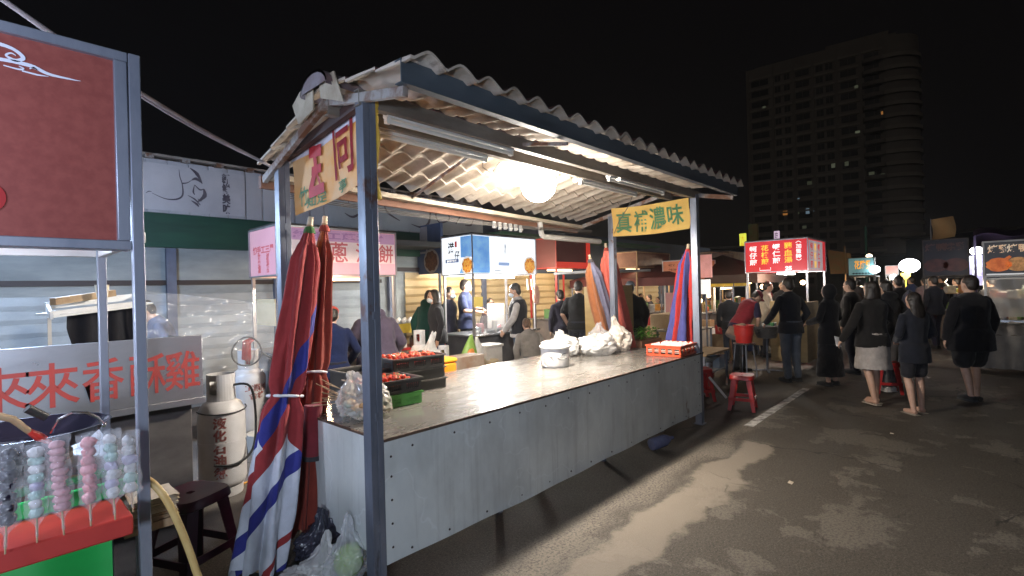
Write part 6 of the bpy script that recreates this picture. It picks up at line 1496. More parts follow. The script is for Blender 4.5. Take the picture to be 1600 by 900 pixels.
q = MB(); q.bb(9.9, 10.9, 4.7, 5.2, .70, 1.02); q.bb(9.9, 10.9, 4.7, 5.2, 0, .699); solo(q, 'cream_box', mat('cream_box', (.55, .42, .26), (.44, .32, .19), rough=.6, scale=4), 'long cream box behind the folding work table', 'box', (10.4, 5, 0), bevel=.01)
q = MB(); q.lathe([(0, 0), (.16, 0), (.18, .12), (.19, .12), (.15, .02), (0, .02)], (8.8, 3.6, .0), 24); solo(q, 'red_basin', red_pl, 'small red basin on the ground behind the low wooden table', 'basin', (8.8, 3.6, 0))
ps = stool('plastic_stool', 'red plastic stool standing alone by the white road line', (6.80, 2.28, 0), R(12), red_pl, 'red plastic stools', h=.45)
dup(ps, (7.0, 2.92, 0), R(40), 'red plastic stool half hidden behind the far front post, near the low table')
dup(ps, (9.0, 1.0, 0), R(20), 'red plastic stool hidden among the walkers beside the person in the pale skirt')
q = MB(); q.tube([(6.9, 2.75, .35), (7.1, 2.6, .05)], .018, 8); solo(q, 'white_stick', white_pl, 'short white stick leaning by the red stools', 'stick', (7.0, 2.7, 0))
# small lamp stand with lit card left of the red cart
A = at(1103, 448, D=9.6)
lt_ = thing('lit_card', 'small brightly lit white card on a post just right of the far front post', 'card', (A.x, A.y, .9))
q = MB(); q.bb(A.x-.02, A.x, A.y-.09, A.y+.09, A.z-.14, A.z+.14); q.build('face', mat('card_glow', (.9, .88, .84), emit=.7), lt_)
q = MB(); q.bb(A.x-.012, A.x+.012, A.y-.012, A.y+.012, 0, A.z-.14); q.build('post', steel, lt_)
A = at(1100, 418, D=9.8)
ls2 = thing('pink_menu', 'narrow pink menu board on a pole right of the far front post', 'sign', (A.x, A.y, 0))
q = MB(); q.bb(A.x-.03, A.x, A.y-.16, A.y+.16, A.z-.2, A.z+.25); q.build('board', mat('pink_menu_lit', (.72, .32, .28), (.6, .24, .2), emit=.35, scale=6), ls2)
q = MB(); q.bb(A.x-.012, A.x+.012, A.y+.12, A.y+.15, 0, A.z-.2); q.build('pole', steel, ls2)

# ------------------------------------------------------------------ stalls along the right and down the street
def farsign(name, label, pxl, pxr, pyt, pyb, D, core, frame=dark_steel, depth=.5, body=True, ztable=.85, goods=0):
    A = at(pxl, pyt, D=D); B = at(pxr, pyb, D=D)
    x = (A.x+B.x)/2; y0, y1 = min(A.y, B.y), max(A.y, B.y)
    t = thing(name, label, 'stall', (x+depth/2, (y0+y1)/2, 0))
    q = MB(); q.bb(x, x+.15, y0, y1, B.z, A.z); s = q.build('signboard', core, t)
    q = MB(); e = .03; q.bb(x-.012, x+.16, y0-e, y0, B.z-e, A.z+e); q.bb(x-.012, x+.16, y1, y1+e, B.z-e, A.z+e); q.bb(x-.012, x+.16, y0, y1, A.z, A.z+e); q.bb(x-.012, x+.16, y0, y1, B.z-e, B.z); q.build('sign_frame', frame, s)
    for yy in (y0, y1):
        for xx in (x+.05, x+depth+.8): q = MB(); q.bb(xx-.02, xx+.02, yy-.02, yy+.02, 0, B.z-.03); q.build('post', frame, t)
    q = MB(); q.bb(x+.06, x+depth+.82, y0-.03, y1+.03, B.z-.08, B.z-.045); q.build('roof', frame, t)
    if body:
        q = MB(); q.bb(x+.1, x+depth+.75, y0+.03, y1-.03, ztable-.04, ztable); q.build('counter', stainless, t)
        q = MB(); q.bb(x+.14, x+depth+.7, y0+.07, y1-.07, .1, ztable-.042); q.build('cabinet', mat('bg_cab', (.18, .14, .11), (.10, .08, .07), rough=.6, scale=3), t)
        q = MB(); q.bb(x+.45, x+depth+.6, y0+.1, y1-.1, ztable+.38, ztable+.40); q.build('shelf', wood, t)
    for k in range(goods):
        yy = y0+.12+(y1-y0-.24)*(k % (goods//2))/max(1, goods//2-1); zz = ztable if k < goods//2 else ztable+.402
        r_ = .05+.04*rnd.random(); hh = .08+.14*rnd.random(); q = MB()
        if k % 2: q.bb(-r_, r_, -r_, r_, 0, hh); q.bb(-r_*1.05, r_*1.05, -r_*1.05, r_*1.05, hh, hh*1.1)
        else: q.lathe([(r_*.8, 0), (r_, hh*.3), (r_*.9, hh*.9), (r_*.5, hh), (0, hh)], (0, 0, 0), 12)
        cc = [(.7, .3, .1), (.7, .6, .4), (.55, .1, .05), (.2, .35, .08), (.6, .6, .58)][(k*3+goods) % 5]
        o = q.build('goods', mat('goods2_%d' % (cc[0]*99+cc[1]*9), cc, tuple(c*.6 for c in cc), rough=.5, scale=12), None); o.location = (x+.35+.2*(k % 3), yy, zz+.001)
        tag(o, '%s in the lower row of goods on the %s' % (('pot', 'carton')[k % 2], name.replace('_', ' ')) if k < goods//2 else '%s on the raised shelf of the %s' % (('pot', 'carton')[k % 2], name.replace('_', ' ')), 'goods', 'goods on the '+name.replace('_', ' '))
    return t, s, x, y0, y1, B.z, A.z
t, s, x, y0, y1, z0, z1 = farsign('chicken_stall', 'far stall with a teal sign of three orange characters', 1323, 1368, 404, 429, 19., mat('teal_sign', (.10, .26, .28), (.16, .34, .36), scale=2, emit=.30, rough=.4), goods=10)
q = MB(); text(q, '花雕雞', (x-.0015, (y0+y1)/2-.05, (z0+z1)/2+.07), VY, UZ, 1, offset=.02, fit=((y1-y0)*.68, (z1-z0)*.52)); q.build('lettering', mat('lit_orange', (.95, .42, .03), emit=.6), s, smooth=0)
q = MB(); k_ = 6
for i in range(k_): q.prism([(.06*math.cos(a), .035*math.sin(a)) for a in (0, PI/2, PI, 3*PI/2)], (x-.0015, y1-.15-(y1-y0-.3)*i/(k_-1), z0+.06), VY, UZ, .002)
q.build('diamond_row', mat('dark_teal', (.02, .05, .06)), s, smooth=0)
t, s, x, y0, y1, z0, z1 = farsign('pink_board_stall', 'small far stall with a pale pink board left of the white floodlight', 1383, 1404, 416, 428, 23., mat('pink_board', (.7, .34, .28), (.75, .45, .4), scale=4, emit=.45), white_pl, goods=8)
A = at(1415, 431, D=21); q = MB(); q.bb(A.x, A.x+.05, A.y-.16, A.y+.16, A.z-.14, A.z+.12); q.bb(A.x+.01, A.x+.04, A.y-.02, A.y+.02, 0, A.z-.14); solo(q, 'yellow_placard', mat('yellow_lit', (.85, .62, .06), emit=.45), 'yellow placard below the white floodlight', 'placard', (A.x, A.y, 0))
def floodlight(label, pxx, pyy, D, r, s_, col=(.92, .95, 1.)):
    A = at(pxx, pyy, D=D); t = thing('floodlight', label, 'lamp', (A.x, A.y, 0), 0, 'bare lamps along the street')
    q = MB(); q.sph(A, (r*.7, r, r*.8), 16, 10); q.build('lens', glow('flood_%d' % (s_), col, s_), t)
    q = MB(); q.cyl((A.x+.1, A.y, 0), (A.x+.1, A.y, A.z-r*.5), .025, 8); q.build('pole', dark_steel, t)
floodlight('large white floodlight glaring above the far crowd', 1421, 415, 21., .36, 22)
floodlight('tall white tube lamp at the right edge of the teal sign', 1367, 421, 18.6, .17, 20)
floodlight('white lamp glowing between the two dark food signs', 1526, 392, 10.6, .11, 16)
floodlight('slim white lamp in front of the pale pink board', 1396, 433, 22.5, .15, 14)
floodlight('small warm lamp on top of the teal sign', 1358, 400, 18.9, .10, 6, (1, .8, .55))
# dark photo sign + right photo sign
t, s, x, y0, y1, z0, z1 = farsign('dark_photo_stall', 'dark unlit stall with faint food photos on its black signboard', 1441, 1513, 376, 429, 12.5, mat('photo_black', (.012, .012, .022), (.02, .018, .03), rough=.4, scale=3), goods=14)
for k, yy in enumerate((.72, .27)):
    q = MB(); n = 24; q.prism([(.24*math.cos(2*PI*i/n)*(1+.1*math.sin(3*i)), .17*math.sin(2*PI*i/n)) for i in range(n)], (x-.0015, y0+(y1-y0)*yy, z0+.25), VY, UZ, .002); q.build('food_photo', mat('photo_red_dim', (.10, .025, .02), (.05, .012, .01), rough=.4, scale=9, emit=.08), s, smooth=0)
    q = MB(); text(q, ('烤鴨', '燒雞')[k], (x-.0015, y0+(y1-y0)*yy, z1-.17), VY, UZ, 1, offset=.02, fit=(.42, .2)); q.build('lettering', mat('photo_text_dim', (.13, .07, .06), emit=.06), s, smooth=0)
t, s, x, y0, y1, z0, z1 = farsign('roast_photo_stall', 'roast meat stall with orange food photos on a lit slate signboard at the right edge', 1538, 1640, 378, 428, 8.8, mat('photo_slate', (.05, .05, .055), (.07, .07, .075), rough=.4, scale=3, emit=.25), white_pl, goods=12)
for k, (pp_, sc_) in enumerate(((1560, 1.), (1591, .95))):
    yy = at(pp_, 405, X=x).y
    q = MB(); n = 30; q.prism([(.165*sc_*math.cos(2*PI*i/n)*(1+.08*math.sin(2*i+k)), .125*math.sin(2*PI*i/n)) for i in range(n)], (x-.0015, yy, z0+.19), VY, UZ, .002)
    q.prism([(.10, .05), (.17, .13), (.14, .16), (.06, .10)], (x-.002, yy, z0+.19), VY, UZ, .002)
    q.build('food_photo', mat('photo_orange%d' % k, ((.75, .20, .04), (.55, .28, .10))[k], ((.55, .11, .02), (.34, .15, .05))[k], rough=.4, scale=(5, 14)[k], lo=.4, hi=.6, emit=.45), s, smooth=0)
    q = MB(); text(q, ('烤雞', '烤鴨')[k], (x-.0015, yy, z1-.12), VY, UZ, 1, offset=.02, fit=(.28, .15)); q.build('lettering', mat('photo_text_lit', (.80, .45, .22), (.85, .75, .6), scale=6, emit=.5), s, smooth=0)
q = MB(); q.bb(x-.003, x-.0005, y0+.02, y1-.02, z0+.005, z0+.03); q.build('white_line', mat('lit_white_line', (.8, .8, .8), emit=.5), s)
q = MB(); q.grid(lambda a, b: (x+.03+.01*math.sin(a*12+b*3), y1-.05-(y1-y0-.1)*a, .92+(z0-.99)*b), 30, 10); solo(q, 'clear_sheet', mat('milky_sheet', (.62, .60, .56), (.5, .48, .45), rough=.3, alpha=.6, scale=3), 'milky plastic sheet hanging under the roast meat signboard', 'sheet', (x, (y0+y1)/2, .92), smooth=80)
q = MB(); q.grid(lambda a, b: (x-.45+.45*b*b, y1+.1-(y1-y0+.1)*a, (.62+.2*b)+.02*math.sin(a*30)), 40, 6); q.grid(lambda a, b: (x-.46-.03*math.sin(a*25)*b, y1+.1-(y1-y0+.1)*a, .62-.58*b), 40, 6)
solo(q, 'draped_cloth', mat('grey_drape', (.34, .32, .30), (.24, .23, .22), rough=.8, scale=4), 'grey cloth draped over the table at the right edge of the street', 'cloth', (x-.3, (y0+y1)/2, .04))
for k in range(4):
    yy = y1-.15-k*.22; q = MB(); q.lathe([(0, 0), (.06, .0), (.10, .03), (.098, .03), (.05, .008), (0, .008)], (x-.16, yy, .80), 18); solo(q, 'plate', white_pl, ('first', 'second', 'third', 'fourth')[k]+' white plate from the street end on the draped cloth', 'plate', (x-.16, yy, .80), 'plates on the draped table')
A = at(1527, 420, D=10.5); q = MB(); q.bb(A.x, A.x+.04, A.y-.12, A.y+.12, A.z-.35, A.z+.28); solo(q, 'lit_banner', mat('violet_lit', (.50, .46, .75), (.65, .62, .85), scale=6, emit=.5), 'narrow violet lit banner between the two food photo signs', 'banner', (A.x, A.y, A.z-.35))
bn = MB(); text(bn, '現烤\n現做', (A.x-.002, A.y, A.z-.02), VY, UZ, .1, offset=.004, fit=(.16, .26)); o = bn.build('lettering', mat('lit_white', (.9, .9, .9), emit=.8), bpy.data.objects['lit_banner'], smooth=0)
A = at(1474, 358, D=13.); fg = thing('tan_flag', 'tan cloth flag above the dark photo stall', 'flag', (A.x, A.y, 2.6))
q = MB(); q.grid(lambda a, b: (A.x+.04*math.sin(a*5+b*2), A.y+.24-.46*a-.03*math.sin(b*4), A.z-.27+.54*b+.05*a), 14, 10); q.build('cloth', mat('tan_cloth', (.45, .30, .14), (.40, .24, .10), rough=.8, scale=3), fg)
q = MB(); q.cyl((A.x, A.y+.25, 2.2), (A.x, A.y+.25, A.z+.3), .015, 8); q.build('pole', steel, fg)
A = at(1520, 352, D=9.8); B = at(1640, 372, D=9.8); q = MB(); q.grid(lambda a, b: (A.x+2.2*b, A.y+(B.y-A.y)*a, B.z+.25*math.sin(PI*min(1, b*.9+.1))+.05*math.sin(a*9)), 20, 10); q.bb(A.x+1, A.x+1.04, A.y-.04, A.y, 0, B.z+.2); solo(q, 'canopy_tent', mat('purple_canopy', (.035, .02, .055), (.025, .015, .04), rough=.6, scale=3), 'dark purple canopy over the stalls at the right edge', 'canopy', (A.x+1, A.y, 0))
A = at(1320, 408, D=20); q = MB(); q.grid(lambda a, b: (A.x, A.y+.5-.8*b+.1*a, A.z-.5+1.0*a*(1-.2*b)), 8, 6); q.cyl((A.x, A.y, 0), (A.x, A.y, A.z+.6), .03, 8); solo(q, 'street_flag', mat('olive_flag', (.20, .14, .05), (.28, .12, .04), rough=.8, scale=4), 'narrow olive flag left of the teal sign', 'flag', (A.x, A.y, 0))
q = MB(); A = at(1353, 380, D=30); q.cyl((A.x, A.y, 0), (A.x, A.y, A.z+1.0), .07, 10); solo(q, 'street_pole', mat('green_pole', (.04, .16, .10), rough=.5), 'thin green pole rising behind the teal sign', 'pole', (A.x, A.y, 0))
# distant lit signs
def vsign(name, label, pxx, pyt, pyb, wpx, D, m_, s_=None, tm=None):
    A = at(pxx, pyt, D=D); B = at(pxx, pyb, D=D); hw = wpx/CF*D/2
    t = thing(name, label, 'sign', (A.x, A.y, 0))
    q = MB(); q.bb(A.x, A.x+.3, A.y-hw, A.y+hw, B.z, A.z); q.build('board', m_, t)
    q = MB(); q.cyl((A.x+.35, A.y, 0), (A.x+.35, A.y, B.z+.4), .08, 8); q.build('pole', dark_steel, t)
    if s_:
        q = MB(); text(q, s_, (A.x-.003, A.y, (A.z+B.z)/2), VY, UZ, 1, offset=.01, fit=(hw*1.3, (A.z-B.z)*.86)); q.build('lettering', tm, t, smooth=0)
vsign('vertical_sign', 'tall yellow green lit vertical sign in the distance left of the red sign', 1160, 365, 402, 9, 60, mat('yellowgreen_lit', (.75, .80, .08), emit=1.1), '大\n飯\n店', mat('orange_lit', (.8, .35, .02), emit=.8))
vsign('round_top_sign', 'small pale pink rounded sign glowing above the red sign', 1213, 361, 376, 7, 60, mat('palepink_lit', (.75, .55, .72), emit=.9), '吃', mat('violet_ink', (.2, .08, .25)))
vsign('distant_sign', 'tiny white lit sign in the dark just right of the far front post', 1107, 400, 406, 12, 70, mat('white_far_lit', (.7, .8, .95), emit=.9))
vsign('distant_sign', 'tiny yellow lit sign above the tiny white one', 1099, 388, 400, 4, 70, mat('yellow_far_lit', (.8, .65, .2), emit=.6))
vsign('triangle_flag', 'dim green and red tapering flag left of the red sign top', 1176, 350, 378, 13, 40, mat('green_red_dim', (.05, .12, .03), (.16, .05, .02), scale=.8, emit=.10))
# canopies in the gap behind
for k, (pxx, pyy, D, wd, c_, lb) in enumerate(((1015, 430, 14, 3.2, (.10, .02, .02), 'dark red tent canopy behind the yellow banner'), (1130, 425, 13, 2.4, (.10, .06, .04), 'brown tent canopy between the far post and the red sign'))):
    A = at(pxx, pyy, D=D); t = thing('tent_canopy', lb, 'canopy', (A.x, A.y, 0))
    q = MB(); h_ = wd/2
    q.add([(A.x-h_, A.y-h_, A.z-.1), (A.x+h_, A.y-h_, A.z-.1), (A.x+h_, A.y+h_, A.z-.1), (A.x-h_, A.y+h_, A.z-.1), (A.x, A.y, A.z+.45), (A.x-h_, A.y-h_, A.z-.3), (A.x+h_, A.y-h_, A.z-.3), (A.x+h_, A.y+h_, A.z-.3), (A.x-h_, A.y+h_, A.z-.3)], [(0, 1, 4), (1, 2, 4), (2, 3, 4), (3, 0, 4), (0, 5, 6, 1), (1, 6, 7, 2), (2, 7, 8, 3), (3, 8, 5, 0)]); q.build('cloth', mat('tent_%d' % k, c_, tuple(x*.7 for x in c_), rough=.7, scale=2), t, smooth=0)
    for sx in (-1, 1):
        for sy in (-1, 1): q = MB(); q.cyl((A.x+sx*h_*.97, A.y+sy*h_*.97, 0), (A.x+sx*h_*.97, A.y+sy*h_*.97, A.z-.1), .02, 8); q.build('pole', steel, t)

# ------------------------------------------------------------------ apartment tower
tw = thing('apartment_tower', 'dark apartment tower block with few lit windows against the night sky', 'building', (162, 29, 0))
TA = V((158.68, 49.86, 0)); TB_ = V((162.9, 8.73, 0)); du = (TB_-TA); TL = du.length; du.normalize(); dn = V((du.y, -du.x, 0))
if dn.x > 0: dn = -dn
wallm = mat('tower_wall', (.26, .235, .21), (.20, .18, .16), rough=.8, scale=.15, detail=6)
glm = mat('tower_glass', (.022, .022, .025), (.04, .04, .045), rough=.3, scale=.3)
HT = 65.2
q = MB(); c_ = TA+du*(TL-5.5)/2-dn*9; M3 = Matrix((du, -dn, V((0, 0, 1)))).transposed()
q.box(c_+V((0, 0, HT/2)), (TL-5.5, 18, HT), 0, M3)
q.box(TA+du*TL*.66-dn*8+V((0, 0, HT+.9)), (TL*.34, 12, 1.8), 0, M3); q.box(TA+du*TL*.30-dn*9+V((0, 0, HT+.7)), (TL*.5, 12, 1.5), 0, M3)
q.build('wall', wallm, tw, smooth=0)
q = MB()
for k in range(7):   # pilasters and floor bands
    a = (0.012, .17, .30, .415, .55, .68, .82, .82)[k]*TL; q.box(TA+du*a+dn*.25+V((0, 0, HT/2)), (.7, .5, HT-.4), 0, M3)
q.build('pilaster', wallm, tw, smooth=0)
q = MB(); cc_ = TA+du*(TL-7.2)-dn*6.0; q.cyl(cc_, cc_+V((0, 0, HT-.6)), 6.4, 28); q.build('corner_bay', wallm, tw)
for k in range(4, 20): q = MB(); q.lathe([(6.42, 0), (6.9, .02), (6.9, 1.0), (6.42, 1.02)], cc_+V((0, 0, 62./20*k+.05)), 28); q.build('balcony', mat('tower_band', (.36, .33, .29), (.28, .25, .22), rough=.8, scale=.2), tw)
NF = 20; fh = 62./NF
q = MB()
for f_ in range(1, NF+1): q.box(TA+du*(TL-5.5)*.5+dn*.12+V((0, 0, f_*fh)), (TL-6.5, .24, .55), 0, M3)
q.build('floor_band', mat('tower_band', (.36, .33, .29)), tw, smooth=0)
cols = [(.09, .11), (.205, .035), (.262, .035), (.355, .08), (.455, .04), (.51, .04), (.615, .085), (.75, .10)]
lows = MB(); wn = None
for f_ in range(NF):
    for k, (a, wd) in enumerate(cols):
        z = f_*fh+1.75
        m_ = MB(); m_.box(TA+du*(a*TL)+dn*.02+V((0, 0, z)), (wd*TL, .10, 1.65), 0, M3); m_.box(TA+du*(a*TL)+dn*.03+V((0, 0, z)), (.08, .14, 1.65), 1, M3)
        if f_ >= 9 and f_ < 20: m_.build('window', [glm, wallm], tw, smooth=0)
        else: lows.add(m_.v, m_.f)
tag(lows.build('windows', glm, tw, smooth=0), kind='stuff')
for f_ in range(NF):   # balconies on the right-hand bays
    if f_ > 3:
        for a, wd in ((.75, .13),):
            m_ = MB(); n = 10; pts = [(-wd*TL/2+wd*TL*i/n, 1.1*math.sin(PI*i/n)**.6) for i in range(n+1)]
            for i in range(n):
                p0 = TA+du*(a*TL+pts[i][0])+dn*(.25+pts[i][1]); p1 = TA+du*(a*TL+pts[i+1][0])+dn*(.25+pts[i+1][1])
                m_.bar(p0+V((0, 0, f_*fh+.55)), p1+V((0, 0, f_*fh+.55)), .12, .95)
            m_.build('balcony', wallm, tw, smooth=0)
def onface(pxx, pyy):
    d = at(pxx, pyy, D=1)-V((0, 0, CH)); t_ = (TA-V((0, 0, CH))).dot(dn)/d.dot(dn); return V((0, 0, CH))+d*t_
WO, WB, WG = (1, .42, .10), (.55, .80, 1.), (.55, .62, .42)
for pxx, pyy, w_, h_, c_, s_ in ((1386, 76, 1.3, .9, WO, 1.6), (1382, 176, 1.4, .8, WO, .8), (1342, 206, 1.6, .6, WG, .35), (1382, 222, 2.0, .9, WG, .16), (1338, 136, .8, .8, WG, .2), (1194, 169, .8, 1, WG, .22), (1302, 259, .9, 1.2, WG, .25), (1323, 256, .9, 1.2, WG, .16),
                               (1362, 271, 1.2, .8, WG, .16), (1383, 273, 1.8, .8, WG, .16), (1227, 333, 1.2, 1.2, WO, .8), (1246, 332, 1, 1, WG, .16), (1262, 330, .9, 1.5, WB, .55), (1274, 328, .9, 1., WB, .25), (1265, 286, 1.2, 1., WG, .10), (1246, 312, 1.1, .8, WB, .45), (1257, 355, 1, .8, WG, .15)):
    p = onface(pxx, pyy); m_ = MB(); m_.box(p+dn*.16, (w_, .1, h_), 0, M3); m_.build('lit_window', glow('win_%d_%d' % (c_[2]*99, s_*99), c_, s_*.32), tw, smooth=0)
# dark roofline of low shops in the distance
for k, (pxa, pxb, pyt, D, c_, lb) in enumerate(((985, 1160, 395, 40, (.04, .045, .06), 'low dark shop row beyond the far post'), (1290, 1460, 402, 60, (.02, .035, .03), 'low dark shop row below the tower'), (1460, 1640, 365, 36, (.03, .028, .045), 'low dark shop row beyond the right stalls'))):
    A = at(pxa, pyt, D=D); B = at(pxb, pyt, D=D); m_ = MB(); m_.bar((A.x+3, A.y, A.z/2), (B.x+3, B.y, A.z/2), 6, A.z); t = thing('shop_row', lb, 'building', ((A.x+B.x)/2, (A.y+B.y)/2, 0)); m_.build('wall', mat('shop_dark_%d' % k, c_, tuple(x*.7 for x in c_), rough=.8, scale=.6), t)
    m_ = MB(); m_.bar((A.x+2.4, A.y, A.z+.1), (B.x+2.4, B.y, A.z+.1), 7, .2); m_.build('roof', dark_steel, t)
# ------------------------------------------------------------------ people
def feet(px, py): p = at(px, py, Z=0); return p.x, p.y
BLK = (.010, .010, .012); NVY = (.012, .014, .035); JEAN = (.05, .07, .12)
CAMR = -47   # facing to the right of the picture
AWAY = 43
def down(a=.22, f=.05): return [((-.26, -.05, 1.12), (-.27, f, .87)), ((.26, -.05, 1.12), (.27, f, .87))]
# walkers on the street
x, y = feet(1238, 596); person('man in black jacket and faded jeans standing at the plywood board with his back turned', x, y, 1.70, 55, 4, 1.08, (.014, .016, .022), bottom=('trousers', (.10, .115, .14)), arms=[((-.30, .02, 1.13), (-.27, .24, .98)), ((.28, -.04, 1.12), (.25, .12, .90))], fine=True)
x, y = feet(1298, 602); person('person in a long black coat with hood standing right of the man in jeans', x, y, 1.58, 70, 0, 1.05, BLK, bottom=('coat', BLK), hood='up', hem=.7, arms=[((-.27, .0, 1.13), (-.16, .26, 1.05)), ((.27, .0, 1.13), (.16, .26, 1.05))], fine=True)
x, y = feet(1366, 632); pcp = person('person in black jacket and pale grey knee length skirt holding a phone', x, y, 1.62, 48, 0, 1.16, (.012, .011, .011), bottom=('skirt', (.40, .36, .33)), hair='bob', stride=.10, arms=[((-.33, -.04, 1.12), (-.37, .10, .90)), ((.27, -.04, 1.12), (.25, .10, .90))], fine=True, bare_feet=True)
x, y = feet(1388, 612); person('person in black hooded top walking just behind the one in the pale skirt', x, y, 1.62, 40, 0, 1.12, BLK, bottom=('trousers', (.12, .11, .11)), hood='back', stride=.08, shoes=(.6, .58, .55), fine=True)
x, y = feet(1432, 646); person('girl with bare legs in a dark navy jacket and sandals walking away', x, y, 1.47, 46, 0, 1.02, (.014, .016, .024), hem=.72, bottom=('shorts', (.02, .02, .025)), hair='long', stride=.04, fine=True, bare_feet=True, arms=[((-.25, -.03, 1.12), (-.13, .16, 1.02)), ((.25, -.03, 1.12), (.13, .16, 1.02))])
x, y = feet(1520, 628); person('broad man with cropped hair in a black coat walking away at the right', x, y, 1.66, 44, 0, 1.42, (.009, .009, .012), hem=.70, bottom=('shorts', (.018, .018, .02)), stride=.06, fine=True, arms=[((-.30, -.02, 1.10), (-.305, .05, .86)), ((.30, -.02, 1.10), (.305, .05, .86))])
cp = at(1323, 543, X=7.95)
q = MB(); q.box((0, 0, .07), (.075, .009, .15)); o = solo(q, 'phone', [mat('phone_white', (.6, .6, .6), rough=.3)], 'pale phone held low in the hand of the person in the grey skirt', 'phone', (0, 0, 0), bevel=.004)
ph_root = pcp.location; S_ = 1.62/1.7; fr_ = Matrix.Rotation(R(48-90), 3, 'Z')
o.location = V(ph_root)+fr_ @ V((-.37*S_, .165*S_, .80*S_)); o.rotation_euler = (R(-30), R(15), R(48-90))
for px, py, H_, f_, c_, st_, lb in ((1334, 585, 1.66, 75, (.016, .014, .014), ('trousers', (.02, .02, .03)), 'dark figure between the long black coat and the pale skirt'),
        (1408, 570, 1.70, 35, (.010, .010, .014), ('trousers', BLK), 'dark figure walking beyond the girl with bare legs'), (1462, 545, 1.68, 50, (.012, .013, .02), ('trousers', (.02, .02, .04)), 'dark figure further down the lane left of the broad man'),
        (1552, 560, 1.66, 40, (.02, .018, .02), ('trousers', BLK), 'dark figure just right behind the broad man')):
    x, y = feet(px, py); person(lb, x, y, H_, f_, 2, 1.08, c_, bottom=st_, stride=.07, hair='bob' if st_[0] == 'skirt' else 'short')
# things the walkers carry
q = MB(); x, y = feet(1408, 570); q.sph((x-.12, y-.15, 1.22), (.15, .10, .21), 16, 10, wob=.15); q.sph((x-.14, y-.22, 1.14), (.10, .05, .10), 12, 8); o = solo(q, 'backpack', [cloth((.05, .06, .09))], 'grey blue backpack on the dark figure beyond the girl with bare legs', 'backpack', (x-.12, y-.15, 1.0))
x, y = feet(1334, 585); q = MB(); q.sph((x+.05, y-.24, .80), (.14, .06, .12), 14, 9, wob=.15); q.tube([(x+.0, y-.24, .9), (x+.02, y-.2, 1.2), (x, y-.12, 1.42)], .012, 6); solo(q, 'shoulder_bag', [cloth((.16, .09, .05))], 'brown shoulder bag hanging at the side of the dark figure behind the pale skirt', 'bag', (x, y-.24, .68))
x, y = feet(1462, 545); q = MB(); q.loft([((x-.1, y-.30, .50), .13, .06, None), ((x-.1, y-.30, .66), .12, .06, None), ((x-.1, y-.30, .80), .03, .02, None)], 12); solo(q, 'carrier_bag', bagw, 'white carrier bag carried low by the dark figure left of the broad man', 'bag', (x-.1, y-.3, .5))
# far crowd
crowd = [(1405, 493, 16.5, (.05, .07, .16), 1.72, 'blue jacket person under the white floodlight'), (1425, 492, 15.5, (.04, .06, .15), 1.70, 'person in a blue coat right of the floodlight pole'), (1446, 497, 14.2, (.07, .05, .06), 1.66, 'person in a mottled brown top left of the tall dark walker'),
         (1474, 498, 13.2, (.012, .012, .016), 1.74, 'tall dark walker in front of the dark photo stall'), (1496, 498, 14.0, (.03, .03, .05), 1.62, 'short dark walker beside the tall one'), (1340, 470, 17.5, (.10, .09, .10), 1.65, 'person standing under the teal sign'), (1385, 470, 21., (.05, .05, .07), 1.66, 'dim far walker under the pale pink board')]
for px, py, D, c_, H_, lb in crowd:
    p = at(px, py, D=D); person(lb, p.x, p.y, H_, AWAY+rnd.uniform(-25, 25), 0, 1.05, c_, bottom=('trousers', (.03, .03, .06)), stride=.08, group='far walkers')
p = at(1321, 448, D=15); person('vendor in a dark tee working under warm light left of the teal sign', p.x, p.y, 1.72, -80, 10, 1., (.05, .05, .06), sleeve='short', arms=[((-.26, .05, 1.13), (-.16, .30, 1.0)), ((.26, .05, 1.13), (.16, .30, 1.0))])
# red vest vendor and helper
person('vendor in dark red vest and cap bending over the steel basin', 9.72, 3.28, 1.62, -35, 34, 1.08, (.03, .025, .06), sleeve='short', bottom=('trousers', (.02, .02, .025)), vest=(.24, .02, .03), cap=(.16, .015, .025), apron=(.26, .17, .12), headpitch=18, arms=[((-.26, .12, 1.12), (-.10, .30, .98)), ((.26, .12, 1.12), (.12, .32, .98))], fine=True)
p = at(1192, 436, D=11.0); person('helper in a cream top behind the red vest vendor', p.x, p.y, 1.66, -60, 8, 1.0, (.42, .36, .28), arms=[((-.26, .05, 1.13), (-.16, .30, 1.05)), ((.26, .05, 1.13), (.16, .30, 1.05))])
p = at(1140, 470, D=10.2); person('dark clothed helper half hidden behind the red vest vendor', p.x, p.y, 1.50, 30, 10, 1.0, BLK)
p = at(1200, 445, D=14.5); person('person in a red top beneath the red sign', p.x, p.y, 1.62, -100, 0, 1., (.5, .03, .04))
p = at(1222, 445, D=13.8); person('dark haired customer seen under the right half of the red sign', p.x, p.y, 1.64, 190, 0, 1., (.03, .03, .035))
# at the pink cart
person('vendor in navy jacket and red cap at the pink cart with her back turned', 2.68, 5.28, 1.50, 62, 10, 1.12, (.010, .018, .065), cap=(.50, .06, .04), headpitch=8, fine=True, arms=[((-.30, .04, 1.14), (-.22, .26, 1.0)), ((.28, .04, 1.14), (.2, .28, 1.0))], bottom=('trousers', (.02, .02, .03)))
person('customer in purple grey puffer jacket bending toward the pink cart', 3.22, 5.20, 1.60, 78, 16, 1.35, (.070, .055, .085), hood='back', headpitch=14, puffy=.7, fine=True, arms=[((-.30, .08, 1.15), (-.2, .30, 1.05)), ((.34, .06, 1.12), (.3, .28, .98))], bottom=('trousers', (.02, .02, .03)))
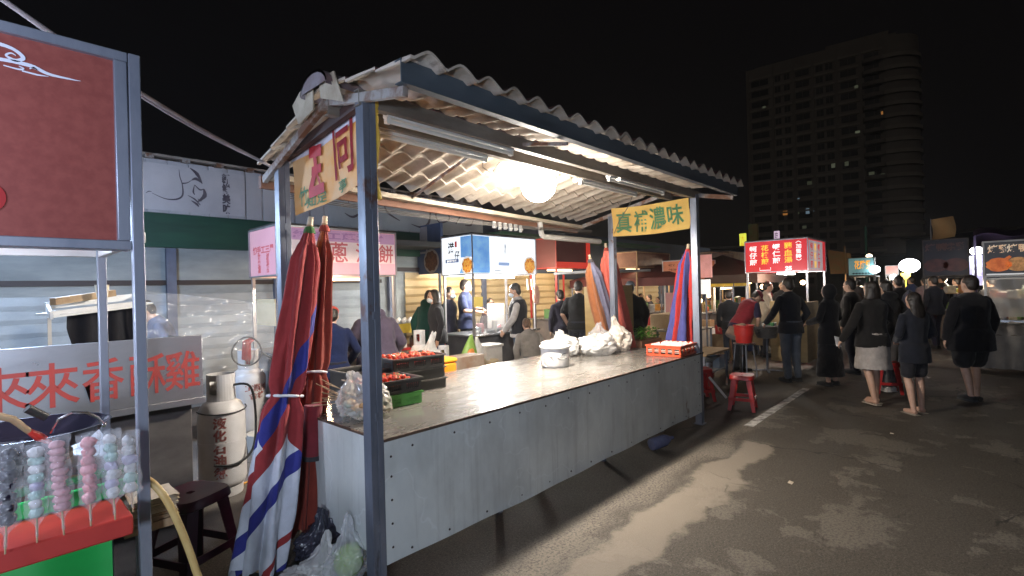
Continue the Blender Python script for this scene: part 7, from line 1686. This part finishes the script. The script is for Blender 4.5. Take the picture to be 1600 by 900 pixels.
# at the noodle cart
person('masked vendor in a slate blue tee behind the noodle cart', 6.40, 7.22, 1.76, -55, 0, 1.15, (.035, .045, .10), sleeve='short', mask=True, headyaw=10, z=.08, fine=True, arms=[((-.28, .08, 1.16), (-.06, .30, 1.15)), ((.29, .06, 1.14), (.06, .30, 1.10))])
p = at(697, 447, Y=7.6); person('second vendor in dark clothes left of the masked vendor', p.x, 7.55, 1.70, -70, 4, 1.05, (.03, .03, .05), mask=True)
person('man in dark puffer vest over grey sleeves waiting at the noodle cart', 6.38, 5.82, 1.73, 128, 3, 1.12, (.42, .40, .39), vest=(.020, .021, .027), bottom=('trousers', (.045, .085, .15)), mask=True, headpitch=12, fine=True, hairc=mat('grey_hair', (.07, .065, .062), (.03, .028, .026), rough=.6, scale=30), arms=[((-.26, .06, 1.13), (-.18, .24, .93)), ((.26, .04, 1.12), (.2, .24, .92))])
person('seated woman in a grey top with her brown hair tied back, behind the round pot', 6.02, 5.25, 1.52, 60, 16, 1.15, (.20, .185, .17), seated=.40, hair='bun', hairc=mat('brown_hair', (.12, .065, .035), (.06, .032, .018), rough=.45, scale=40, bump=.5), headpitch=18, fine=True)
stool('plastic_stool', 'red plastic stool under the seated woman in grey', (6.02, 5.25, 0), R(60), red_pl, None, h=.40)
person('man in a black tee with short hair, back turned, beside the plywood cabinet', 7.30, 5.22, 1.76, 30, 5, 1.08, (.012, .012, .013), sleeve='short', hem=.86, headpitch=20, fine=True, arms=[((-.27, .0, 1.12), (-.2, .2, .92)), ((.27, .02, 1.12), (.22, .22, .95))])
p = at(663, 450, Y=7.1); person('person in a dark green coat left of the noodle cart', p.x, 7.1, 1.66, 20, 14, 1.1, (.012, .06, .045), hood='back')
p = at(680, 450, Y=6.6); person('person in dark jacket, jeans and pale mask waiting beside the gas cylinders', p.x, 6.55, 1.66, 150, 5, 1.1, (.020, .020, .024), mask=True, bottom=('trousers', (.03, .05, .12)), hair='bob')
p = at(766, 470, D=10.6); person('small figure far behind the noodle cart counter', p.x, p.y, 1.45, -100, 0, 1., (.08, .05, .05))
p = at(878, 460, D=9.6); person('dark figure half hidden left of the man in the black tee', p.x, p.y, 1.60, 60, 10, 1.05, (.02, .018, .03))
# behind the far parasols
p = at(985, 446, D=9.4); person('person in black with a pale cap behind the salmon parasol', p.x, p.y, 1.72, 35, 4, 1.2, (.010, .010, .011), cap=(.2, .22, .25))
for k, (px, py, D, c_) in enumerate(((1006, 462, 12.5, (.22, .05, .05)), (1018, 459, 14, (.03, .03, .04)), (1029, 461, 15, (.05, .05, .06)), (1000, 457, 16, (.04, .03, .03)), (1012, 456, 17.5, (.15, .1, .08)))):
    p = at(px, py, D=D); person(('diner in a red top', 'diner in dark clothes', 'diner in a charcoal top', 'far diner in brown', 'farthest diner in tan')[k]+' seen between the two far parasols', p.x, p.y, 1.28+.1*(k % 2), 80+50*k, 8, 1.05, c_, group='diners behind the far parasols')
# behind the plastic
p = at(272, 462, Y=6.9); person('person in grey blue behind the clear curtain, leaning over', p.x, 6.9, 1.68, 165, 22, 1.05, (.14, .16, .23), headpitch=16)
p = at(258, 496, Y=6.5); person('crouching person in white behind the clear curtain', p.x, 6.5, 1.40, 165, 26, 1.1, (.55, .56, .60), headpitch=12)

# ------------------------------------------------------------------ light
W = bpy.data.worlds.new('World'); scene.world = W; W.use_nodes = True
nt = W.node_tree; bg = nt.nodes['Background']; sky = nt.nodes.new('ShaderNodeTexSky'); sky.sky_type = 'NISHITA'; sky.sun_disc = False
SUN_EL, SUN_ROT = R(-8), R(200)
sky.sun_elevation = SUN_EL; sky.sun_rotation = SUN_ROT
mxn = nt.nodes.new('ShaderNodeMix'); mxn.data_type = 'RGBA'; mxn.blend_type = 'ADD'; mxn.inputs['Factor'].default_value = 1
mxn.inputs['B'].default_value = (.036, .031, .033, 1)
nt.links.new(sky.outputs[0], mxn.inputs['A']); nt.links.new(mxn.outputs['Result'], bg.inputs['Color'])
bg.inputs['Strength'].default_value = .06
sl = bpy.data.lights.new('city_glow', 'SUN'); sl.energy = .07; sl.angle = R(10); sl.color = (1, .86, .72)
so_ = bpy.data.objects.new('city_glow', sl); C.objects.link(so_); so_.rotation_euler = (R(60), 0, R(-70))
WARM = (1., .82, .60); COOL = (.74, .83, 1.); WHT = (1, .96, .90)
def spot_lamp(loc, p, c, r=.08): return lamp('lamp', loc, p, c, r)
lamp('bulb_light', BULB+V((0, 0, -.17)), 135, (1, .92, .82), .10)
sp = bpy.data.lights.new('bulb_down_light', 'SPOT'); sp.energy = 560; sp.color = (1, .89, .75); sp.spot_size = R(176); sp.spot_blend = .12; sp.shadow_soft_size = .10   # the lamp's base shades the upper side
spo = bpy.data.objects.new('bulb_down_light', sp); C.objects.link(spo); spo.location = BULB+V((0, 0, -.175))
lamp('counter_front_fill', (-1.3, -.8, 1.6), 330, (.70, .81, 1.), .20)  # unseen lamp added to light the counter front, standing in for other stalls
lamp('left_stall_light', (-.75, 1.7, 2.2), 44, (.55, .66, 1.), .12)
lamp('left_stall_inner', (-.55, 2.75, 1.75), 70, (.72, .80, 1.), .10)
lamp('chicken_cart_light', (.2, 5.6, 2.3), 280, (.55, .72, 1.), .15)
lamp('pink_cart_light', (3.2, 6.42, 1.80), 85, (1, .74, .45), .08)
lamp('noodle_cart_light', (6.45, 6.56, 1.83), 240, WHT, .10)
lamp('wall_light', (7.2, 7.9, 2.3), 80, (1, .80, .55), .10)
lamp('wall_light', (10.5, 7.4, 2.3), 80, (1, .76, .50), .10)
lamp('red_framed_light', (8.4, 7.0, 1.9), 22, WARM, .1)
lamp('orange_stall_light', (12.3, 5.0, 2.0), 60, WARM, .1)
lamp('fruit_light', (12.1, 6.5, 1.95), 70, WARM, .1)
lamp('corn_light', (12.6, 4.6, 1.5), 30, WARM, .1)
lamp('snack_light', (14.2, 5.5, 2.1), 110, WARM, .1)
lamp('drink_light', (18.0, 6.4, 2.1), 160, WARM, .1)
lamp('red_cart_light', (12.4, 3.15, 1.80), 110, (1, .90, .78), .08)
lamp('basin_light', (10.25, 3.15, 1.75), 26, WHT, .06)
p = at(1421, 415, D=20.5); lamp('flood', p, 220, (.90, .94, 1.), .3)
p = at(1346, 440, D=19.6); lamp('teal_light', p, 60, WARM, .1)
p = at(1396, 436, D=23.4); lamp('pinkboard_light', p, 40, WARM, .1)
p = at(1480, 440, D=13.2); lamp('dark_stall_light', p, 70, (1, .85, .65), .1)
p = at(1526, 398, D=10.3); lamp('between_light', p, 12, (.85, .9, 1.), .1)
p = at(1570, 440, D=9.6); lamp('roast_light', p, 55, (1, .85, .65), .1)

# night air between the lamps
hz = MB(); hz.bb(-58, 325, -155, 175, -1, 82)
hm_ = bpy.data.materials.new('haze_air'); hm_.use_nodes = True; hn = hm_.node_tree; hn.nodes.clear()
ho = hn.nodes.new('ShaderNodeOutputMaterial'); hv = hn.nodes.new('ShaderNodeVolumePrincipled'); hv.inputs['Density'].default_value = .0007; hv.inputs['Color'].default_value = (.9, .9, .92, 1); hv.inputs['Anisotropy'].default_value = .5
hn.links.new(hv.outputs[0], ho.inputs['Volume'])
tag(hz.build('haze', hm_, smooth=0), kind='stuff')
bpy.data.scenes.remove(workshop)
scene.render.engine = 'CYCLES'
cy = scene.cycles
cy.use_denoising = True
try: cy.denoiser = 'OPENIMAGEDENOISE'
except Exception: pass
cy.max_bounces = 6; cy.transparent_max_bounces = 12; cy.caustics_reflective = False; cy.caustics_refractive = False; cy.sample_clamp_indirect = 4.
cy.use_adaptive_sampling = True; cy.adaptive_threshold = .02
vs = scene.view_settings; vs.view_transform = 'Standard'; vs.look = 'None'; vs.exposure = 0.; vs.gamma = 1; vs.use_curve_mapping = False
scene.render.resolution_x = 1024; scene.render.resolution_y = 576
